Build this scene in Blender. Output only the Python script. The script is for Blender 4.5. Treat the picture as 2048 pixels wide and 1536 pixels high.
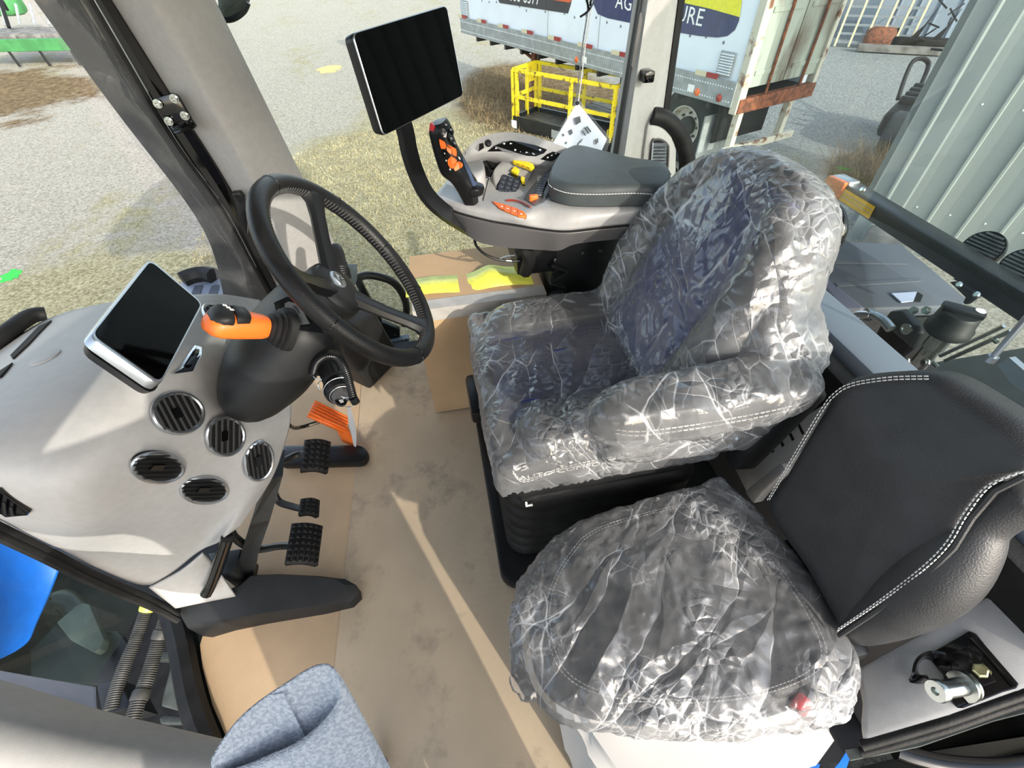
import bpy, bmesh, math, random
import numpy as np
from mathutils import Vector, Matrix, noise
for o in list(bpy.data.objects): bpy.data.objects.remove(o)
S = bpy.context.scene; C = S.collection
random.seed(7); rng = np.random.default_rng(7)
V = Vector

# ------------------------------------------------------------------ camera, sky, sun, exposure
# cab frame in metres: x to the rear of the tractor, y to its right side, z up from the cab floor; ground lies at G
FOC, CAMZ, G = 904.0, 1.35, -1.55
_up = -V((36, 862, FOC)).normalized()
_y = V((-238, -938, FOC)); _y = (_y - _up * _y.dot(_up)).normalized()
_x = _y.cross(_up)
ROT = Matrix((_x, _y, _up))                      # rows: world axes seen from the camera (x right, y down, z forward)
EYE = V((0, 0, CAMZ))
cd = bpy.data.cameras.new('camera'); cam = bpy.data.objects.new('camera', cd); C.objects.link(cam); S.camera = cam
cd.sensor_width = 36; cd.lens = FOC / 2048 * 36; cd.clip_start = .02; cd.clip_end = 500
_cx, _cy, _cz = ROT.col[0], -ROT.col[1], -ROT.col[2]
cam.matrix_world = Matrix(((_cx[0], _cy[0], _cz[0], 0), (_cx[1], _cy[1], _cz[1], 0), (_cx[2], _cy[2], _cz[2], CAMZ), (0, 0, 0, 1)))

SUNDIR = V((-.49, 1, -.51)).normalized()         # low winter sun from behind the left shoulder of the tractor
W = bpy.data.worlds.new('sky'); S.world = W; W.use_nodes = True
nt = W.node_tree; bg = nt.nodes['Background']
sky = nt.nodes.new('ShaderNodeTexSky'); sky.sky_type = 'NISHITA'; sky.sun_disc = False
sky.sun_elevation = math.radians(27); sky.sun_rotation = math.atan2(-SUNDIR.x, -SUNDIR.y)
sky.air_density = 1.0; sky.dust_density = 2.0; sky.ozone_density = .6
hs = nt.nodes.new('ShaderNodeHueSaturation'); hs.inputs['Saturation'].default_value = .62
nt.links.new(sky.outputs[0], hs.inputs['Color']); nt.links.new(hs.outputs[0], bg.inputs[0]); bg.inputs[1].default_value = .54
sd = bpy.data.lights.new('sun', 'SUN'); sun = bpy.data.objects.new('sun', sd); C.objects.link(sun)
sd.energy = 4.2; sd.angle = .009; sd.color = (1, .93, .82)
sun.rotation_euler = (-SUNDIR).to_track_quat('Z', 'Y').to_euler()
S.view_settings.view_transform = 'Standard'; S.view_settings.look = 'None'; S.view_settings.gamma = 1
S.view_settings.use_curve_mapping = False; S.view_settings.exposure = 0.0

# ------------------------------------------------------------------ helpers
def ray(px, py): return ROT @ V((px - 1024, py - 768, FOC))
def at(px, py, x=None, y=None, z=None, t=None):
    d = ray(px, py)
    if z is not None: t = (z - CAMZ) / d.z
    elif x is not None: t = x / d.x
    elif y is not None: t = y / d.y
    else: t = t / FOC                            # t: depth in metres along the camera axis
    return EYE + d * t
def onpl(px, py, c, n):
    d = ray(px, py); return EYE + d * (n.dot(c - EYE) / n.dot(d))
def lerp(a, b, t): return a + (b - a) * t
def lin(c):
    c = c / 255
    return c / 12.92 if c <= .04045 else ((c + .055) / 1.055) ** 2.4
def rgb(c): return (lin(c[0]), lin(c[1]), lin(c[2]), 1)

M = {}
def mat(name, col, rough=.5, metal=0, var=0, vs=30, bump=0, bs=300, spec=.5, coat=0, detail=4, col2=None, lo=.4, hi=.6, stretch=None):
    m = bpy.data.materials.new(name); m.use_nodes = True; n = m.node_tree; b = n.nodes['Principled BSDF']
    b.inputs['Base Color'].default_value = rgb(col); b.inputs['Roughness'].default_value = rough
    b.inputs['Metallic'].default_value = metal; b.inputs['Specular IOR Level'].default_value = spec
    b.inputs['Coat Weight'].default_value = coat
    tc = n.nodes.new('ShaderNodeTexCoord'); src = tc.outputs['Object']
    if stretch:
        mp = n.nodes.new('ShaderNodeMapping'); mp.inputs['Scale'].default_value = stretch
        n.links.new(src, mp.inputs[0]); src = mp.outputs[0]
    tx = n.nodes.new('ShaderNodeTexNoise'); tx.inputs['Scale'].default_value = vs; tx.inputs['Detail'].default_value = detail
    n.links.new(src, tx.inputs['Vector'])
    rp = n.nodes.new('ShaderNodeValToRGB'); rp.color_ramp.elements[0].position = lo; rp.color_ramp.elements[1].position = hi
    c1 = rgb(col)
    c2 = rgb(col2) if col2 else tuple(min(1, v * (1 + var)) for v in c1[:3]) + (1,)
    c0 = c1 if col2 else tuple(v * (1 - var) for v in c1[:3]) + (1,)
    rp.color_ramp.elements[0].color = c0; rp.color_ramp.elements[1].color = c2
    n.links.new(tx.outputs['Fac'], rp.inputs[0])
    if var or col2: n.links.new(rp.outputs[0], b.inputs['Base Color'])
    if bump:
        tb = n.nodes.new('ShaderNodeTexNoise'); tb.inputs['Scale'].default_value = bs; tb.inputs['Detail'].default_value = 3
        n.links.new(src, tb.inputs['Vector'])
        bp = n.nodes.new('ShaderNodeBump'); bp.inputs['Strength'].default_value = bump; bp.inputs['Distance'].default_value = .002
        n.links.new(tb.outputs['Fac'], bp.inputs['Height']); n.links.new(bp.outputs[0], b.inputs['Normal'])
    M[name] = m; return m

class B:
    """collects shapes in world coordinates; .obj() links them as ONE mesh object"""
    def __init__(s): s.bm = bmesh.new()
    def face(s, pts):
        vs = [s.bm.verts.new(p) for p in pts]
        try: return s.bm.faces.new(vs)
        except ValueError: return None
    def box(s, c, d, R=None, bev=0, seg=2):
        c = V(c); R = R or Matrix.Identity(3); h = [v / 2 for v in d]
        b = bmesh.new(); bmesh.ops.create_cube(b, size=1)
        for v in b.verts: v.co = V((v.co.x * d[0], v.co.y * d[1], v.co.z * d[2]))
        if bev: bmesh.ops.bevel(b, geom=b.edges[:], offset=min(bev, min(h) * .95), segments=seg, affect='EDGES', profile=.5)
        s._merge(b, lambda p: c + R @ p); return s
    def _merge(s, b, f):
        mp = {v: s.bm.verts.new(f(v.co)) for v in b.verts}
        for fc in b.faces: s.bm.faces.new([mp[v] for v in fc.verts])
        b.free()
    def loft(s, rings, cap=True, closed=True, loop=False):
        R = [[s.bm.verts.new(p) for p in r] for r in rings]; n = len(R[0])
        pairs = list(zip(R, R[1:])) + ([(R[-1], R[0])] if loop else [])
        for a, b in pairs:
            for i in range(n if closed else n - 1):
                j = (i + 1) % n
                try: s.bm.faces.new((a[i], a[j], b[j], b[i]))
                except ValueError: pass
        if cap and closed and not loop:
            for r, rev in ((R[0], True), (R[-1], False)):
                try: s.bm.faces.new(r[::-1] if rev else r)
                except ValueError: pass
        return s
    def tube(s, pts, r, n=10, closed=False, flat=None):
        pts = [V(p) for p in pts]; m = len(pts); rr = r if isinstance(r, (list, tuple)) else [r] * m
        tg = []
        for i in range(m):
            a = pts[(i - 1) % m] if closed or i > 0 else pts[i]; b = pts[(i + 1) % m] if closed or i < m - 1 else pts[i]
            tg.append((b - a).normalized())
        u = tg[0].orthogonal().normalized() if flat is None else (flat - tg[0] * flat.dot(tg[0])).normalized()
        rings = []
        for i in range(m):
            u = (u - tg[i] * u.dot(tg[i])).normalized(); w = tg[i].cross(u)
            rings.append([pts[i] + (u * math.cos(k * 2 * math.pi / n) + w * math.sin(k * 2 * math.pi / n)) * rr[i] for k in range(n)])
        return s.loft(rings, loop=closed)
    def strip(s, pts, nrm, w, t):
        """flat band of width w and thickness t along pts; nrm(i) or vector is its face normal"""
        pts = [V(p) for p in pts]; m = len(pts); rings = []
        for i in range(m):
            tg = (pts[min(i + 1, m - 1)] - pts[max(i - 1, 0)]).normalized(); nn = nrm[i] if isinstance(nrm, list) else nrm
            nn = (nn - tg * nn.dot(tg)).normalized(); sd_ = tg.cross(nn)
            ww = w[i] if isinstance(w, list) else w
            rings.append([pts[i] + sd_ * a * ww / 2 + nn * b_ * t / 2 for a, b_ in ((-1, -1), (1, -1), (1, 1), (-1, 1))])
        return s.loft(rings)
    def cyl(s, p0, p1, r, r2=None, n=20): return s.tube([p0, p1], [r, r if r2 is None else r2], n)
    def lathe(s, o, ax, prof, n=28, cap=True):
        o = V(o); ax = V(ax).normalized(); u = ax.orthogonal().normalized(); w = ax.cross(u)
        return s.loft([[o + ax * h + (u * math.cos(k * 2 * math.pi / n) + w * math.sin(k * 2 * math.pi / n)) * max(r, 1e-5) for k in range(n)] for r, h in prof], cap=cap)
    def prism(s, pts, off, bev=0):
        pts = [V(p) for p in pts]; off = V(off); b = bmesh.new()
        lo = [b.verts.new(p) for p in pts]; hi = [b.verts.new(p + off) for p in pts]; n = len(pts)
        b.faces.new(lo[::-1]); b.faces.new(hi)
        for i in range(n): b.faces.new((lo[i], lo[(i + 1) % n], hi[(i + 1) % n], hi[i]))
        bmesh.ops.recalc_face_normals(b, faces=b.faces[:])
        if bev: bmesh.ops.bevel(b, geom=b.edges[:], offset=bev, segments=2, affect='EDGES', profile=.5)
        s._merge(b, lambda p: p.copy()); return s
    def puff(s, outline, nrm, h, r, crown=0, base_r=0, nr=6, rings_in=6, skew=None):
        """upholstery: a closed outline raised by h along nrm with a rounded upper edge r and a crowned top"""
        o = [V(p) for p in outline]; nrm = V(nrm).normalized(); c = sum(o, V()) / len(o)
        R0 = sum((p - c).length for p in o) / len(o); rings = []
        if base_r:
            for k in range(nr):
                a = math.pi / 2 * k / nr; rings.append([p + (c - p) * base_r * (1 - math.sin(a)) / R0 + nrm * base_r * (1 - math.cos(a)) for p in o])
        rings.append([p + nrm * base_r for p in o])
        for k in range(nr + 1):
            a = math.pi / 2 * k / nr; rings.append([p + (c - p) * r * (1 - math.cos(a)) / R0 + nrm * (h - r + r * math.sin(a)) for p in o])
        s0 = r / R0
        for k in range(1, rings_in):
            q = lerp(s0, .97, k / (rings_in - 1)); f = (q - s0) / (1 - s0)
            rings.append([p + (c - p) * q + nrm * (h + crown * math.sin(f * math.pi / 2)) for p in o])
        return s.loft(rings)
    def grid(s, P, thick=None, wrap=False):
        Vv = [[s.bm.verts.new(p) for p in row] for row in P]
        for a, b in zip(Vv, Vv[1:]):
            for i in range(len(a) - 1): s.bm.faces.new((a[i], a[i + 1], b[i + 1], b[i]))
        return s
    def obj(s, name, m, parent=None, smooth=True, angle=40, fix=True, solid=0, sub=0):
        if fix: bmesh.ops.recalc_face_normals(s.bm, faces=s.bm.faces[:])
        me = bpy.data.meshes.new(name); s.bm.to_mesh(me); s.bm.free()
        return link(name, me, m, parent, smooth, angle, solid, sub)
WL = {}
def link(name, me, m, parent=None, smooth=True, angle=40, solid=0, sub=0):
    o = bpy.data.objects.new(name, me); C.objects.link(o)
    me.materials.clear(); me.materials.append(M[m] if isinstance(m, str) else m)
    if smooth:
        me.polygons.foreach_set('use_smooth', [True] * len(me.polygons))
        if angle < 180: me.set_sharp_from_angle(angle=math.radians(angle))
    if parent is not None:
        o.parent = parent; o.location = -WL.get(parent.name, V((0, 0, 0)))
    else:                                           # a thing that is one mesh: origin moved to its base
        co = np.empty(len(me.vertices) * 3); me.vertices.foreach_get('co', co); co = co.reshape(-1, 3)
        b = V(((co[:, 0].min() + co[:, 0].max()) / 2, (co[:, 1].min() + co[:, 1].max()) / 2, co[:, 2].min()))
        me.transform(Matrix.Translation(-b)); o.location = b; WL[o.name] = V(b)
        o['own'] = True
    if solid:
        q = o.modifiers.new('thickness', 'SOLIDIFY'); q.thickness = solid; q.offset = -1
    if sub:
        q = o.modifiers.new('smooth', 'SUBSURF'); q.levels = sub; q.render_levels = sub
    return o
def tag(o, label=None, cat=None, group=None, kind=None):
    if label: o['label'] = label
    if cat: o['category'] = cat
    if group: o['group'] = group
    if kind: o['kind'] = kind
    return o
def thing(name, label, cat, loc, group=None):
    o = bpy.data.objects.new(name, None); C.objects.link(o); o.location = V(loc); o.empty_display_size = .05
    WL[o.name] = V(loc); return tag(o, label, cat, group)
def inst(name, me, parent, Mx, m=None):
    """another copy of a piece: shares the mesh, sits at world matrix Mx"""
    o = bpy.data.objects.new(name, me); C.objects.link(o)
    o.parent = parent; o.matrix_basis = Matrix.Translation(-WL.get(parent.name, V((0, 0, 0)))) @ Mx
    return o
def mesh_of(b, m, smooth=True):
    bmesh.ops.recalc_face_normals(b.bm, faces=b.bm.faces[:])
    me = bpy.data.meshes.new('piece'); b.bm.to_mesh(me); b.bm.free(); me.materials.append(M[m])
    if smooth:
        me.polygons.foreach_set('use_smooth', [True] * len(me.polygons)); me.set_sharp_from_angle(angle=math.radians(40))
    return me
def frame(o, u, v):
    """matrix with x along u, z along u x v"""
    u = V(u).normalized(); n = u.cross(V(v)).normalized(); v = n.cross(u)
    return Matrix(((u.x, v.x, n.x, o[0]), (u.y, v.y, n.y, o[1]), (u.z, v.z, n.z, o[2]), (0, 0, 0, 1)))
def spline(pts, n=8, closed=False):
    pts = [V(p) for p in pts]; m = len(pts); out = []
    for i in range(m if closed else m - 1):
        p0 = pts[(i - 1) % m] if closed or i > 0 else pts[0]; p1 = pts[i]; p2 = pts[(i + 1) % m]
        p3 = pts[(i + 2) % m] if closed or i + 2 < m else pts[-1]
        for k in range(n):
            t = k / n
            out.append(.5 * ((2 * p1) + (p2 - p0) * t + (2 * p0 - 5 * p1 + 4 * p2 - p3) * t * t + (3 * p1 - p0 - 3 * p2 + p3) * t ** 3))
    if not closed: out.append(pts[-1].copy())
    return out
def rrect(o, u, v, w, h, r, n=5):
    """rounded rectangle centred on o"""
    u = V(u).normalized(); v = V(v).normalized(); out = []
    for cx, cy, a0 in ((w / 2 - r, h / 2 - r, 0), (-w / 2 + r, h / 2 - r, 90), (-w / 2 + r, -h / 2 + r, 180), (w / 2 - r, -h / 2 + r, 270)):
        for k in range(n + 1):
            a = math.radians(a0 + 90 * k / n); out.append(V(o) + u * (cx + r * math.cos(a)) + v * (cy + r * math.sin(a)))
    return out
def ell(o, u, v, a, b, n=32):
    return [V(o) + V(u) * a * math.cos(k * 2 * math.pi / n) + V(v) * b * math.sin(k * 2 * math.pi / n) for k in range(n)]
def text(name, s, o, u, v, size, m, parent, ext=.0004, align='CENTER', xs=1):
    cu = bpy.data.curves.new('t', 'FONT'); cu.body = s; cu.size = size; cu.extrude = ext; cu.align_x = align; cu.align_y = 'CENTER'; cu.resolution_u = 2
    tmp = bpy.data.objects.new('t', cu); C.objects.link(tmp)
    me = bpy.data.meshes.new_from_object(tmp.evaluated_get(bpy.context.evaluated_depsgraph_get()))
    bpy.data.objects.remove(tmp); bpy.data.curves.remove(cu)
    me.transform(frame(o, u, v) @ Matrix.Diagonal((xs, 1, 1, 1))); me.materials.clear()
    return link(name, me, m, parent, smooth=False)
def stitches(b, pts, nrm, r=.0011, seg=.008, gap=.004, lift=.0008):
    """a row of short threads along pts"""
    acc = 0; pts = [V(p) for p in pts]; cur = []
    L = [0]
    for p, q in zip(pts, pts[1:]): L.append(L[-1] + (q - p).length)
    def pos(d):
        for i in range(len(L) - 1):
            if d <= L[i + 1]: return pts[i].lerp(pts[i + 1], (d - L[i]) / max(1e-9, L[i + 1] - L[i]))
        return pts[-1]
    d = 0
    while d + seg < L[-1]:
        n = nrm(d / L[-1]) if callable(nrm) else nrm
        b.tube([pos(d) , pos(d + seg * .5) + n * lift, pos(d + seg)], r, 5); d += seg + gap
def grid_interp(rows, nu, nv):
    """Catmull-Rom patch through a grid of points: nu per span across, nv per span down"""
    R = [spline(r, nu) for r in rows]
    cols = [spline([R[j][i] for j in range(len(R))], nv) for i in range(len(R[0]))]
    return [[cols[i][j] for i in range(len(cols))] for j in range(len(cols[0]))]
# ------------------------------------------------------------------ materials
mat('trim_plastic', (166, 165, 163), .55, var=.03, vs=60, bump=.12, bs=900)
mat('shaded_post_plastic', (148, 147, 145), .55, var=.03, vs=60, bump=.12, bs=900)  # trim plastic again, with the front post's shade put into the colour
mat('console_plastic', (160, 159, 158), .42, var=.03, vs=60, bump=.06, bs=900, coat=.1)
mat('console_skirt', (84, 82, 82), .45, bump=.06, bs=900)
mat('black_plastic', (30, 31, 32), .48, spec=.28, bump=.12, bs=700, var=.15, vs=12)
mat('black_satin', (22, 23, 25), .3, spec=.28, var=.1, vs=10)
mat('black_gloss', (9, 9, 10), .08, spec=.6)
mat('rubber', (24, 24, 24), .6, spec=.28, var=.3, vs=20, bump=.3, bs=200)
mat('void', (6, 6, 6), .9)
mat('screen_glass', (4, 4, 5), .05, spec=.07)
mat('rim_leather', (24, 24, 25), .4, spec=.28, bump=.25, bs=500, var=.15, vs=20)
mat('seat_leather', (48, 49, 51), .46, bump=.45, bs=380, var=.12, vs=18)
mat('pad_leather', (64, 70, 71), .5, bump=.2, bs=600, var=.06)
mat('blue_cloth', (36, 50, 108), .8, bump=.3, bs=900, var=.15, vs=80)
mat('thread', (215, 215, 212), .6)
mat('dark_thread', (70, 70, 70), .5)
mat('chrome', (215, 220, 225), .12, metal=1)
mat('silver', (186, 192, 198), .28, metal=.9)
mat('zinc', (200, 205, 200), .25, metal=1, var=.15, vs=25)
mat('brass_zinc', (205, 200, 150), .3, metal=.9)
mat('orange_plastic', (236, 112, 36), .45)
mat('red_plastic', (190, 30, 36), .4)
mat('dark_red', (140, 52, 40), .4)
mat('yellow_plastic', (232, 206, 40), .45)
mat('navy_plastic', (54, 66, 92), .5)
mat('white_print', (235, 235, 232), .5)
mat('grey_print', (120, 122, 126), .5)
mat('key_plastic', (52, 56, 64), .5)
mat('white_plastic', (204, 202, 199), .5, bump=.1, bs=800)
mat('bag_plastic', (210, 214, 222), .25)
mat('paper', (226, 232, 240), .5, var=.04, vs=8)
mat('ink', (50, 52, 60), .6)
mat('felt', (176, 186, 200), .95, col2=(214, 221, 230), vs=260, detail=6, bump=1.0, bs=420)
mat('blue_paint', (18, 112, 232), .45, var=.05, vs=40)
mat('blue_tape', (20, 96, 226), .5)
mat('white_sheet', (176, 184, 206), .5, var=.03)
mat('tape_yellow', (220, 222, 90), .35, var=.08, vs=30)
mat('tape_clear', (176, 172, 166), .25, var=.08, vs=20)
mat('black_steel', (26, 28, 28), .38, var=.3, vs=14, bump=.2, bs=120, col2=None)
mat('grey_steel', (66, 72, 70), .5, var=.35, vs=10, bump=.3, bs=150)
mat('step_steel', (120, 128, 142), .5, var=.15, vs=8)
mat('step_tread', (60, 66, 74), .6)
mat('fender_plastic', (84, 88, 96), .6, var=.1, vs=4, bump=.2, bs=300)
mat('sill_paint', (128, 138, 150), .4)
mat('hose_black', (60, 60, 58), .55, var=.25, vs=40)
mat('amber', (216, 104, 46), .2, var=.15, vs=60, spec=.6)
mat('reflector_yellow', (246, 186, 30), .3, var=.06, vs=20)
mat('wall_steel', (160, 166, 162), .38, var=.05, vs=3, stretch=(1, 1, .15), metal=.25)
mat('wall_trim', (140, 147, 146), .4, metal=.25)
mat('shed_steel', (126, 138, 152), .5, var=.05, vs=.6)
mat('shed_white', (176, 190, 194), .6)
mat('trailer_white', (222, 229, 236), .4, var=.035, vs=2)
mat('trailer_stain', (120, 126, 132), .6)
mat('trailer_rail', (150, 154, 154), .5, var=.12, vs=8, metal=.2)
mat('trailer_dark', (38, 38, 38), .7, var=.3)
mat('rust_white', (196, 190, 172), .6, col2=(112, 70, 44), vs=7, lo=.54, hi=.66, detail=8)
mat('door_dirty', (158, 164, 152), .55, col2=(86, 70, 54), vs=3.2, lo=.5, hi=.72, detail=8, stretch=(1, 1, .35))
mat('rust', (112, 62, 36), .8, var=.4, vs=14)
mat('sign_navy', (44, 50, 92), .5, var=.12, vs=9)
mat('sign_black', (48, 46, 52), .5, var=.25, vs=10)
mat('sign_yellow', (226, 218, 40), .5, var=.06)
mat('sign_orange', (210, 90, 40), .5)
mat('stripe_red', (150, 44, 44), .4)
mat('stripe_cream', (206, 196, 164), .5)
mat('basket_yellow', (222, 200, 34), .5, col2=(112, 84, 40), vs=12, lo=.56, hi=.68, detail=6)
mat('basket_deck', (74, 70, 64), .7, var=.3, vs=6)
mat('tyre', (46, 52, 54), .8, var=.2, vs=6)
mat('wheel_white', (214, 210, 198), .5, col2=(150, 130, 106), vs=9, lo=.55, hi=.75)
mat('green_paint', (62, 124, 72), .5, var=.15, vs=3)
mat('dead_brown', (138, 118, 88), .9, var=.35, vs=5)
mat('dead_straw', (170, 158, 122), .9, var=.3, vs=3)
mat('timber', (110, 108, 104), .9, var=.3, vs=4)
mat('green_mark', (40, 214, 60), .7)
mat('orange_mark', (206, 178, 118), .9)
mat('key_tag', (150, 152, 156), .5)

def card(name, col, dirt):
    m = mat(name, col, .8, var=.06, vs=5, bump=0)
    n = m.node_tree; b = n.nodes['Principled BSDF']; tc = n.nodes['Texture Coordinate']
    wv = n.nodes.new('ShaderNodeTexWave'); wv.wave_type = 'BANDS'; wv.bands_direction = 'X'
    wv.inputs['Scale'].default_value = 55; wv.inputs['Distortion'].default_value = .6; n.links.new(tc.outputs['Object'], wv.inputs['Vector'])
    bp = n.nodes.new('ShaderNodeBump'); bp.inputs['Strength'].default_value = .14; bp.inputs['Distance'].default_value = .001
    n.links.new(wv.outputs['Fac'], bp.inputs['Height']); n.links.new(bp.outputs[0], b.inputs['Normal'])
    if dirt:
        nz = n.nodes.new('ShaderNodeTexNoise'); nz.inputs['Scale'].default_value = 4.5; nz.inputs['Detail'].default_value = 9; nz.inputs['Roughness'].default_value = .68
        n.links.new(tc.outputs['Object'], nz.inputs['Vector'])
        r = n.nodes.new('ShaderNodeValToRGB'); r.color_ramp.elements[0].position = .52; r.color_ramp.elements[1].position = .74
        n.links.new(nz.outputs['Fac'], r.inputs[0])
        mx = n.nodes.new('ShaderNodeMixRGB'); mx.blend_type = 'MIX'; mx.inputs[2].default_value = rgb((122, 110, 98))
        src = b.inputs['Base Color'].links[0].from_socket
        n.links.new(r.outputs[0], mx.inputs[0]); n.links.new(src, mx.inputs[1]); n.links.new(mx.outputs[0], b.inputs['Base Color'])
card('card_floor', (190, 170, 143), True); card('card_clean', (194, 166, 132), False); card('card_box', (184, 154, 118), False)

def glassy(name, tint, haze, hazecol=(200, 210, 208), refl=.8):
    m = bpy.data.materials.new(name); m.use_nodes = True; n = m.node_tree; n.nodes.clear()
    out = n.nodes.new('ShaderNodeOutputMaterial'); tr = n.nodes.new('ShaderNodeBsdfTransparent'); tr.inputs[0].default_value = (*tint, 1)
    gl = n.nodes.new('ShaderNodeBsdfGlossy'); gl.inputs['Roughness'].default_value = .02
    fr = n.nodes.new('ShaderNodeFresnel'); fr.inputs[0].default_value = 1.45
    mu = n.nodes.new('ShaderNodeMath'); mu.operation = 'MULTIPLY'; mu.inputs[1].default_value = refl; n.links.new(fr.outputs[0], mu.inputs[0])
    df = n.nodes.new('ShaderNodeBsdfDiffuse'); df.inputs[0].default_value = rgb(hazecol)
    m1 = n.nodes.new('ShaderNodeMixShader'); m2 = n.nodes.new('ShaderNodeMixShader')
    if haze:
        nz = n.nodes.new('ShaderNodeTexNoise'); nz.inputs['Scale'].default_value = 3; nz.inputs['Detail'].default_value = 6
        tc = n.nodes.new('ShaderNodeTexCoord'); n.links.new(tc.outputs['Object'], nz.inputs['Vector'])
        mm = n.nodes.new('ShaderNodeMath'); mm.operation = 'MULTIPLY'; mm.inputs[1].default_value = haze * 2; n.links.new(nz.outputs['Fac'], mm.inputs[0])
        n.links.new(mm.outputs[0], m1.inputs[0])
    else: m1.inputs[0].default_value = 0
    n.links.new(tr.outputs[0], m1.inputs[1]); n.links.new(df.outputs[0], m1.inputs[2])
    n.links.new(mu.outputs[0], m2.inputs[0]); n.links.new(m1.outputs[0], m2.inputs[1]); n.links.new(gl.outputs[0], m2.inputs[2])
    n.links.new(m2.outputs[0], out.inputs[0]); M[name] = m
glassy('glass_clear', (.95, .98, .96), .0, refl=.25)
glassy('glass_rear', (.80, .90, .87), .035, (206, 222, 220), refl=.5)
glassy('glass_left', (.72, .80, .77), .012, refl=.02)
glassy('sleeve', (.97, .98, 1), .03, (230, 236, 244), refl=1)

def film(name, base, milk, scale, rot=(0, 0, 0), st=(1, .22, .3), bump=.5, gloss=.035, facing=.34, fres=.8):
    """thin crumpled polythene: mostly see-through, milky and shiny along its folds and where it turns edge-on"""
    m = bpy.data.materials.new(name); m.use_nodes = True; n = m.node_tree; n.nodes.clear(); L = n.links.new
    out = n.nodes.new('ShaderNodeOutputMaterial'); tc = n.nodes.new('ShaderNodeTexCoord')
    def node(k, **kw):
        x = n.nodes.new('ShaderNode' + k)
        for a, v in kw.items(): setattr(x, a, v)
        return x
    def mth(op, a, c=None, d=None, clamp=False):
        x = node('Math', operation=op, use_clamp=clamp)
        for k, v in enumerate((a, c, d)):
            if v is None: continue
            if isinstance(v, (int, float)): x.inputs[k].default_value = v
            else: L(v, x.inputs[k])
        return x.outputs[0]
    def rng_(v, a, c, d=0, e=1):
        x = node('MapRange'); x.inputs['From Min'].default_value = a; x.inputs['From Max'].default_value = c; x.inputs['To Min'].default_value = d; x.inputs['To Max'].default_value = e; L(v, x.inputs[0]); return x.outputs[0]
    def nz(src, sc, d=3, r=.5):
        x = node('TexNoise'); x.inputs['Scale'].default_value = sc; x.inputs['Detail'].default_value = d; x.inputs['Roughness'].default_value = r; L(src, x.inputs['Vector']); return x
    mp = node('Mapping'); mp.inputs['Rotation'].default_value = rot; L(tc.outputs['Object'], mp.inputs[0])
    w = nz(mp.outputs[0], 4, 3); ad = node('MixRGB', blend_type='ADD'); ad.inputs[0].default_value = .10; L(mp.outputs[0], ad.inputs[1]); L(w.outputs['Color'], ad.inputs[2])
    mp2 = node('Mapping'); mp2.inputs['Scale'].default_value = st; L(ad.outputs[0], mp2.inputs[0])
    mp3 = node('Mapping'); mp3.inputs['Scale'].default_value = (st[1] ** .5, st[0], st[2]); mp3.inputs['Rotation'].default_value = (.4, .3, .9); L(ad.outputs[0], mp3.inputs[0])
    def cells(src, sc):
        x = node('TexVoronoi', feature='DISTANCE_TO_EDGE'); x.inputs['Scale'].default_value = sc; L(src, x.inputs['Vector']); return x.outputs['Distance']
    d1, d2, d3 = cells(mp2.outputs[0], scale), cells(mp3.outputs[0], scale * 1.9), cells(ad.outputs[0], scale * 4.2)   # straight creases, facets between them
    mask = rng_(nz(mp.outputs[0], 5.5, 3).outputs['Fac'], .45, .60); mask2 = rng_(nz(mp.outputs[0], 7.5, 2).outputs['Fac'], .48, .60)
    hgt = mth('ADD', mth('MULTIPLY', d1, 1.5), mth('ADD', mth('MULTIPLY', mth('MULTIPLY', d2, mask), 1.0), mth('MULTIPLY', mth('MULTIPLY', d3, mask2), .4)))
    bp = node('Bump'); bp.inputs['Strength'].default_value = bump; bp.inputs['Distance'].default_value = .03; L(hgt, bp.inputs['Height'])
    brk = rng_(nz(mp.outputs[0], 10, 2).outputs['Fac'], .42, .60)
    lines = mth('ADD', mth('MULTIPLY', rng_(d1, 0, .013, 1, 0), brk), mth('MULTIPLY', mth('MULTIPLY', rng_(d2, 0, .02, .8, 0), mask), brk))
    lines = mth('ADD', lines, mth('MULTIPLY', mth('MULTIPLY', rng_(d3, 0, .06, .5, 0), mask2), mask))
    d4 = cells(mp2.outputs[0], scale * 2.7); streak = rng_(nz(mp.outputs[0], 4.2, 2).outputs['Fac'], .44, .62)
    lines = mth('ADD', lines, mth('MULTIPLY', mth('MULTIPLY', rng_(d4, 0, .03, .75, 0), streak), brk))
    lines = mth('ADD', lines, mth('MULTIPLY', mask, .14))
    lw = node('LayerWeight'); lw.inputs[0].default_value = .3; L(bp.outputs[0], lw.inputs['Normal'])
    fac = mth('ADD', mth('MULTIPLY_ADD', lw.outputs['Facing'], facing, base), mth('MULTIPLY', lines, milk), clamp=True)
    df = node('BsdfDiffuse'); df.inputs[0].default_value = (.80, .82, .85, 1); L(bp.outputs[0], df.inputs['Normal'])
    tl = node('BsdfTranslucent'); tl.inputs[0].default_value = (.80, .82, .85, 1); L(bp.outputs[0], tl.inputs['Normal'])
    mt = node('MixShader'); mt.inputs[0].default_value = .4; L(df.outputs[0], mt.inputs[1]); L(tl.outputs[0], mt.inputs[2])
    tr = node('BsdfTransparent'); mx = node('MixShader'); L(fac, mx.inputs[0]); L(tr.outputs[0], mx.inputs[1]); L(mt.outputs[0], mx.inputs[2])
    gl = node('BsdfGlossy'); gl.inputs['Roughness'].default_value = .17; L(bp.outputs[0], gl.inputs['Normal'])
    fr = node('Fresnel'); fr.inputs[0].default_value = 1.5; L(bp.outputs[0], fr.inputs['Normal'])
    m4 = node('MixShader'); L(mth('MULTIPLY_ADD', fr.outputs[0], fres, gloss), m4.inputs[0]); L(mx.outputs[0], m4.inputs[1]); L(gl.outputs[0], m4.inputs[2])
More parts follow.
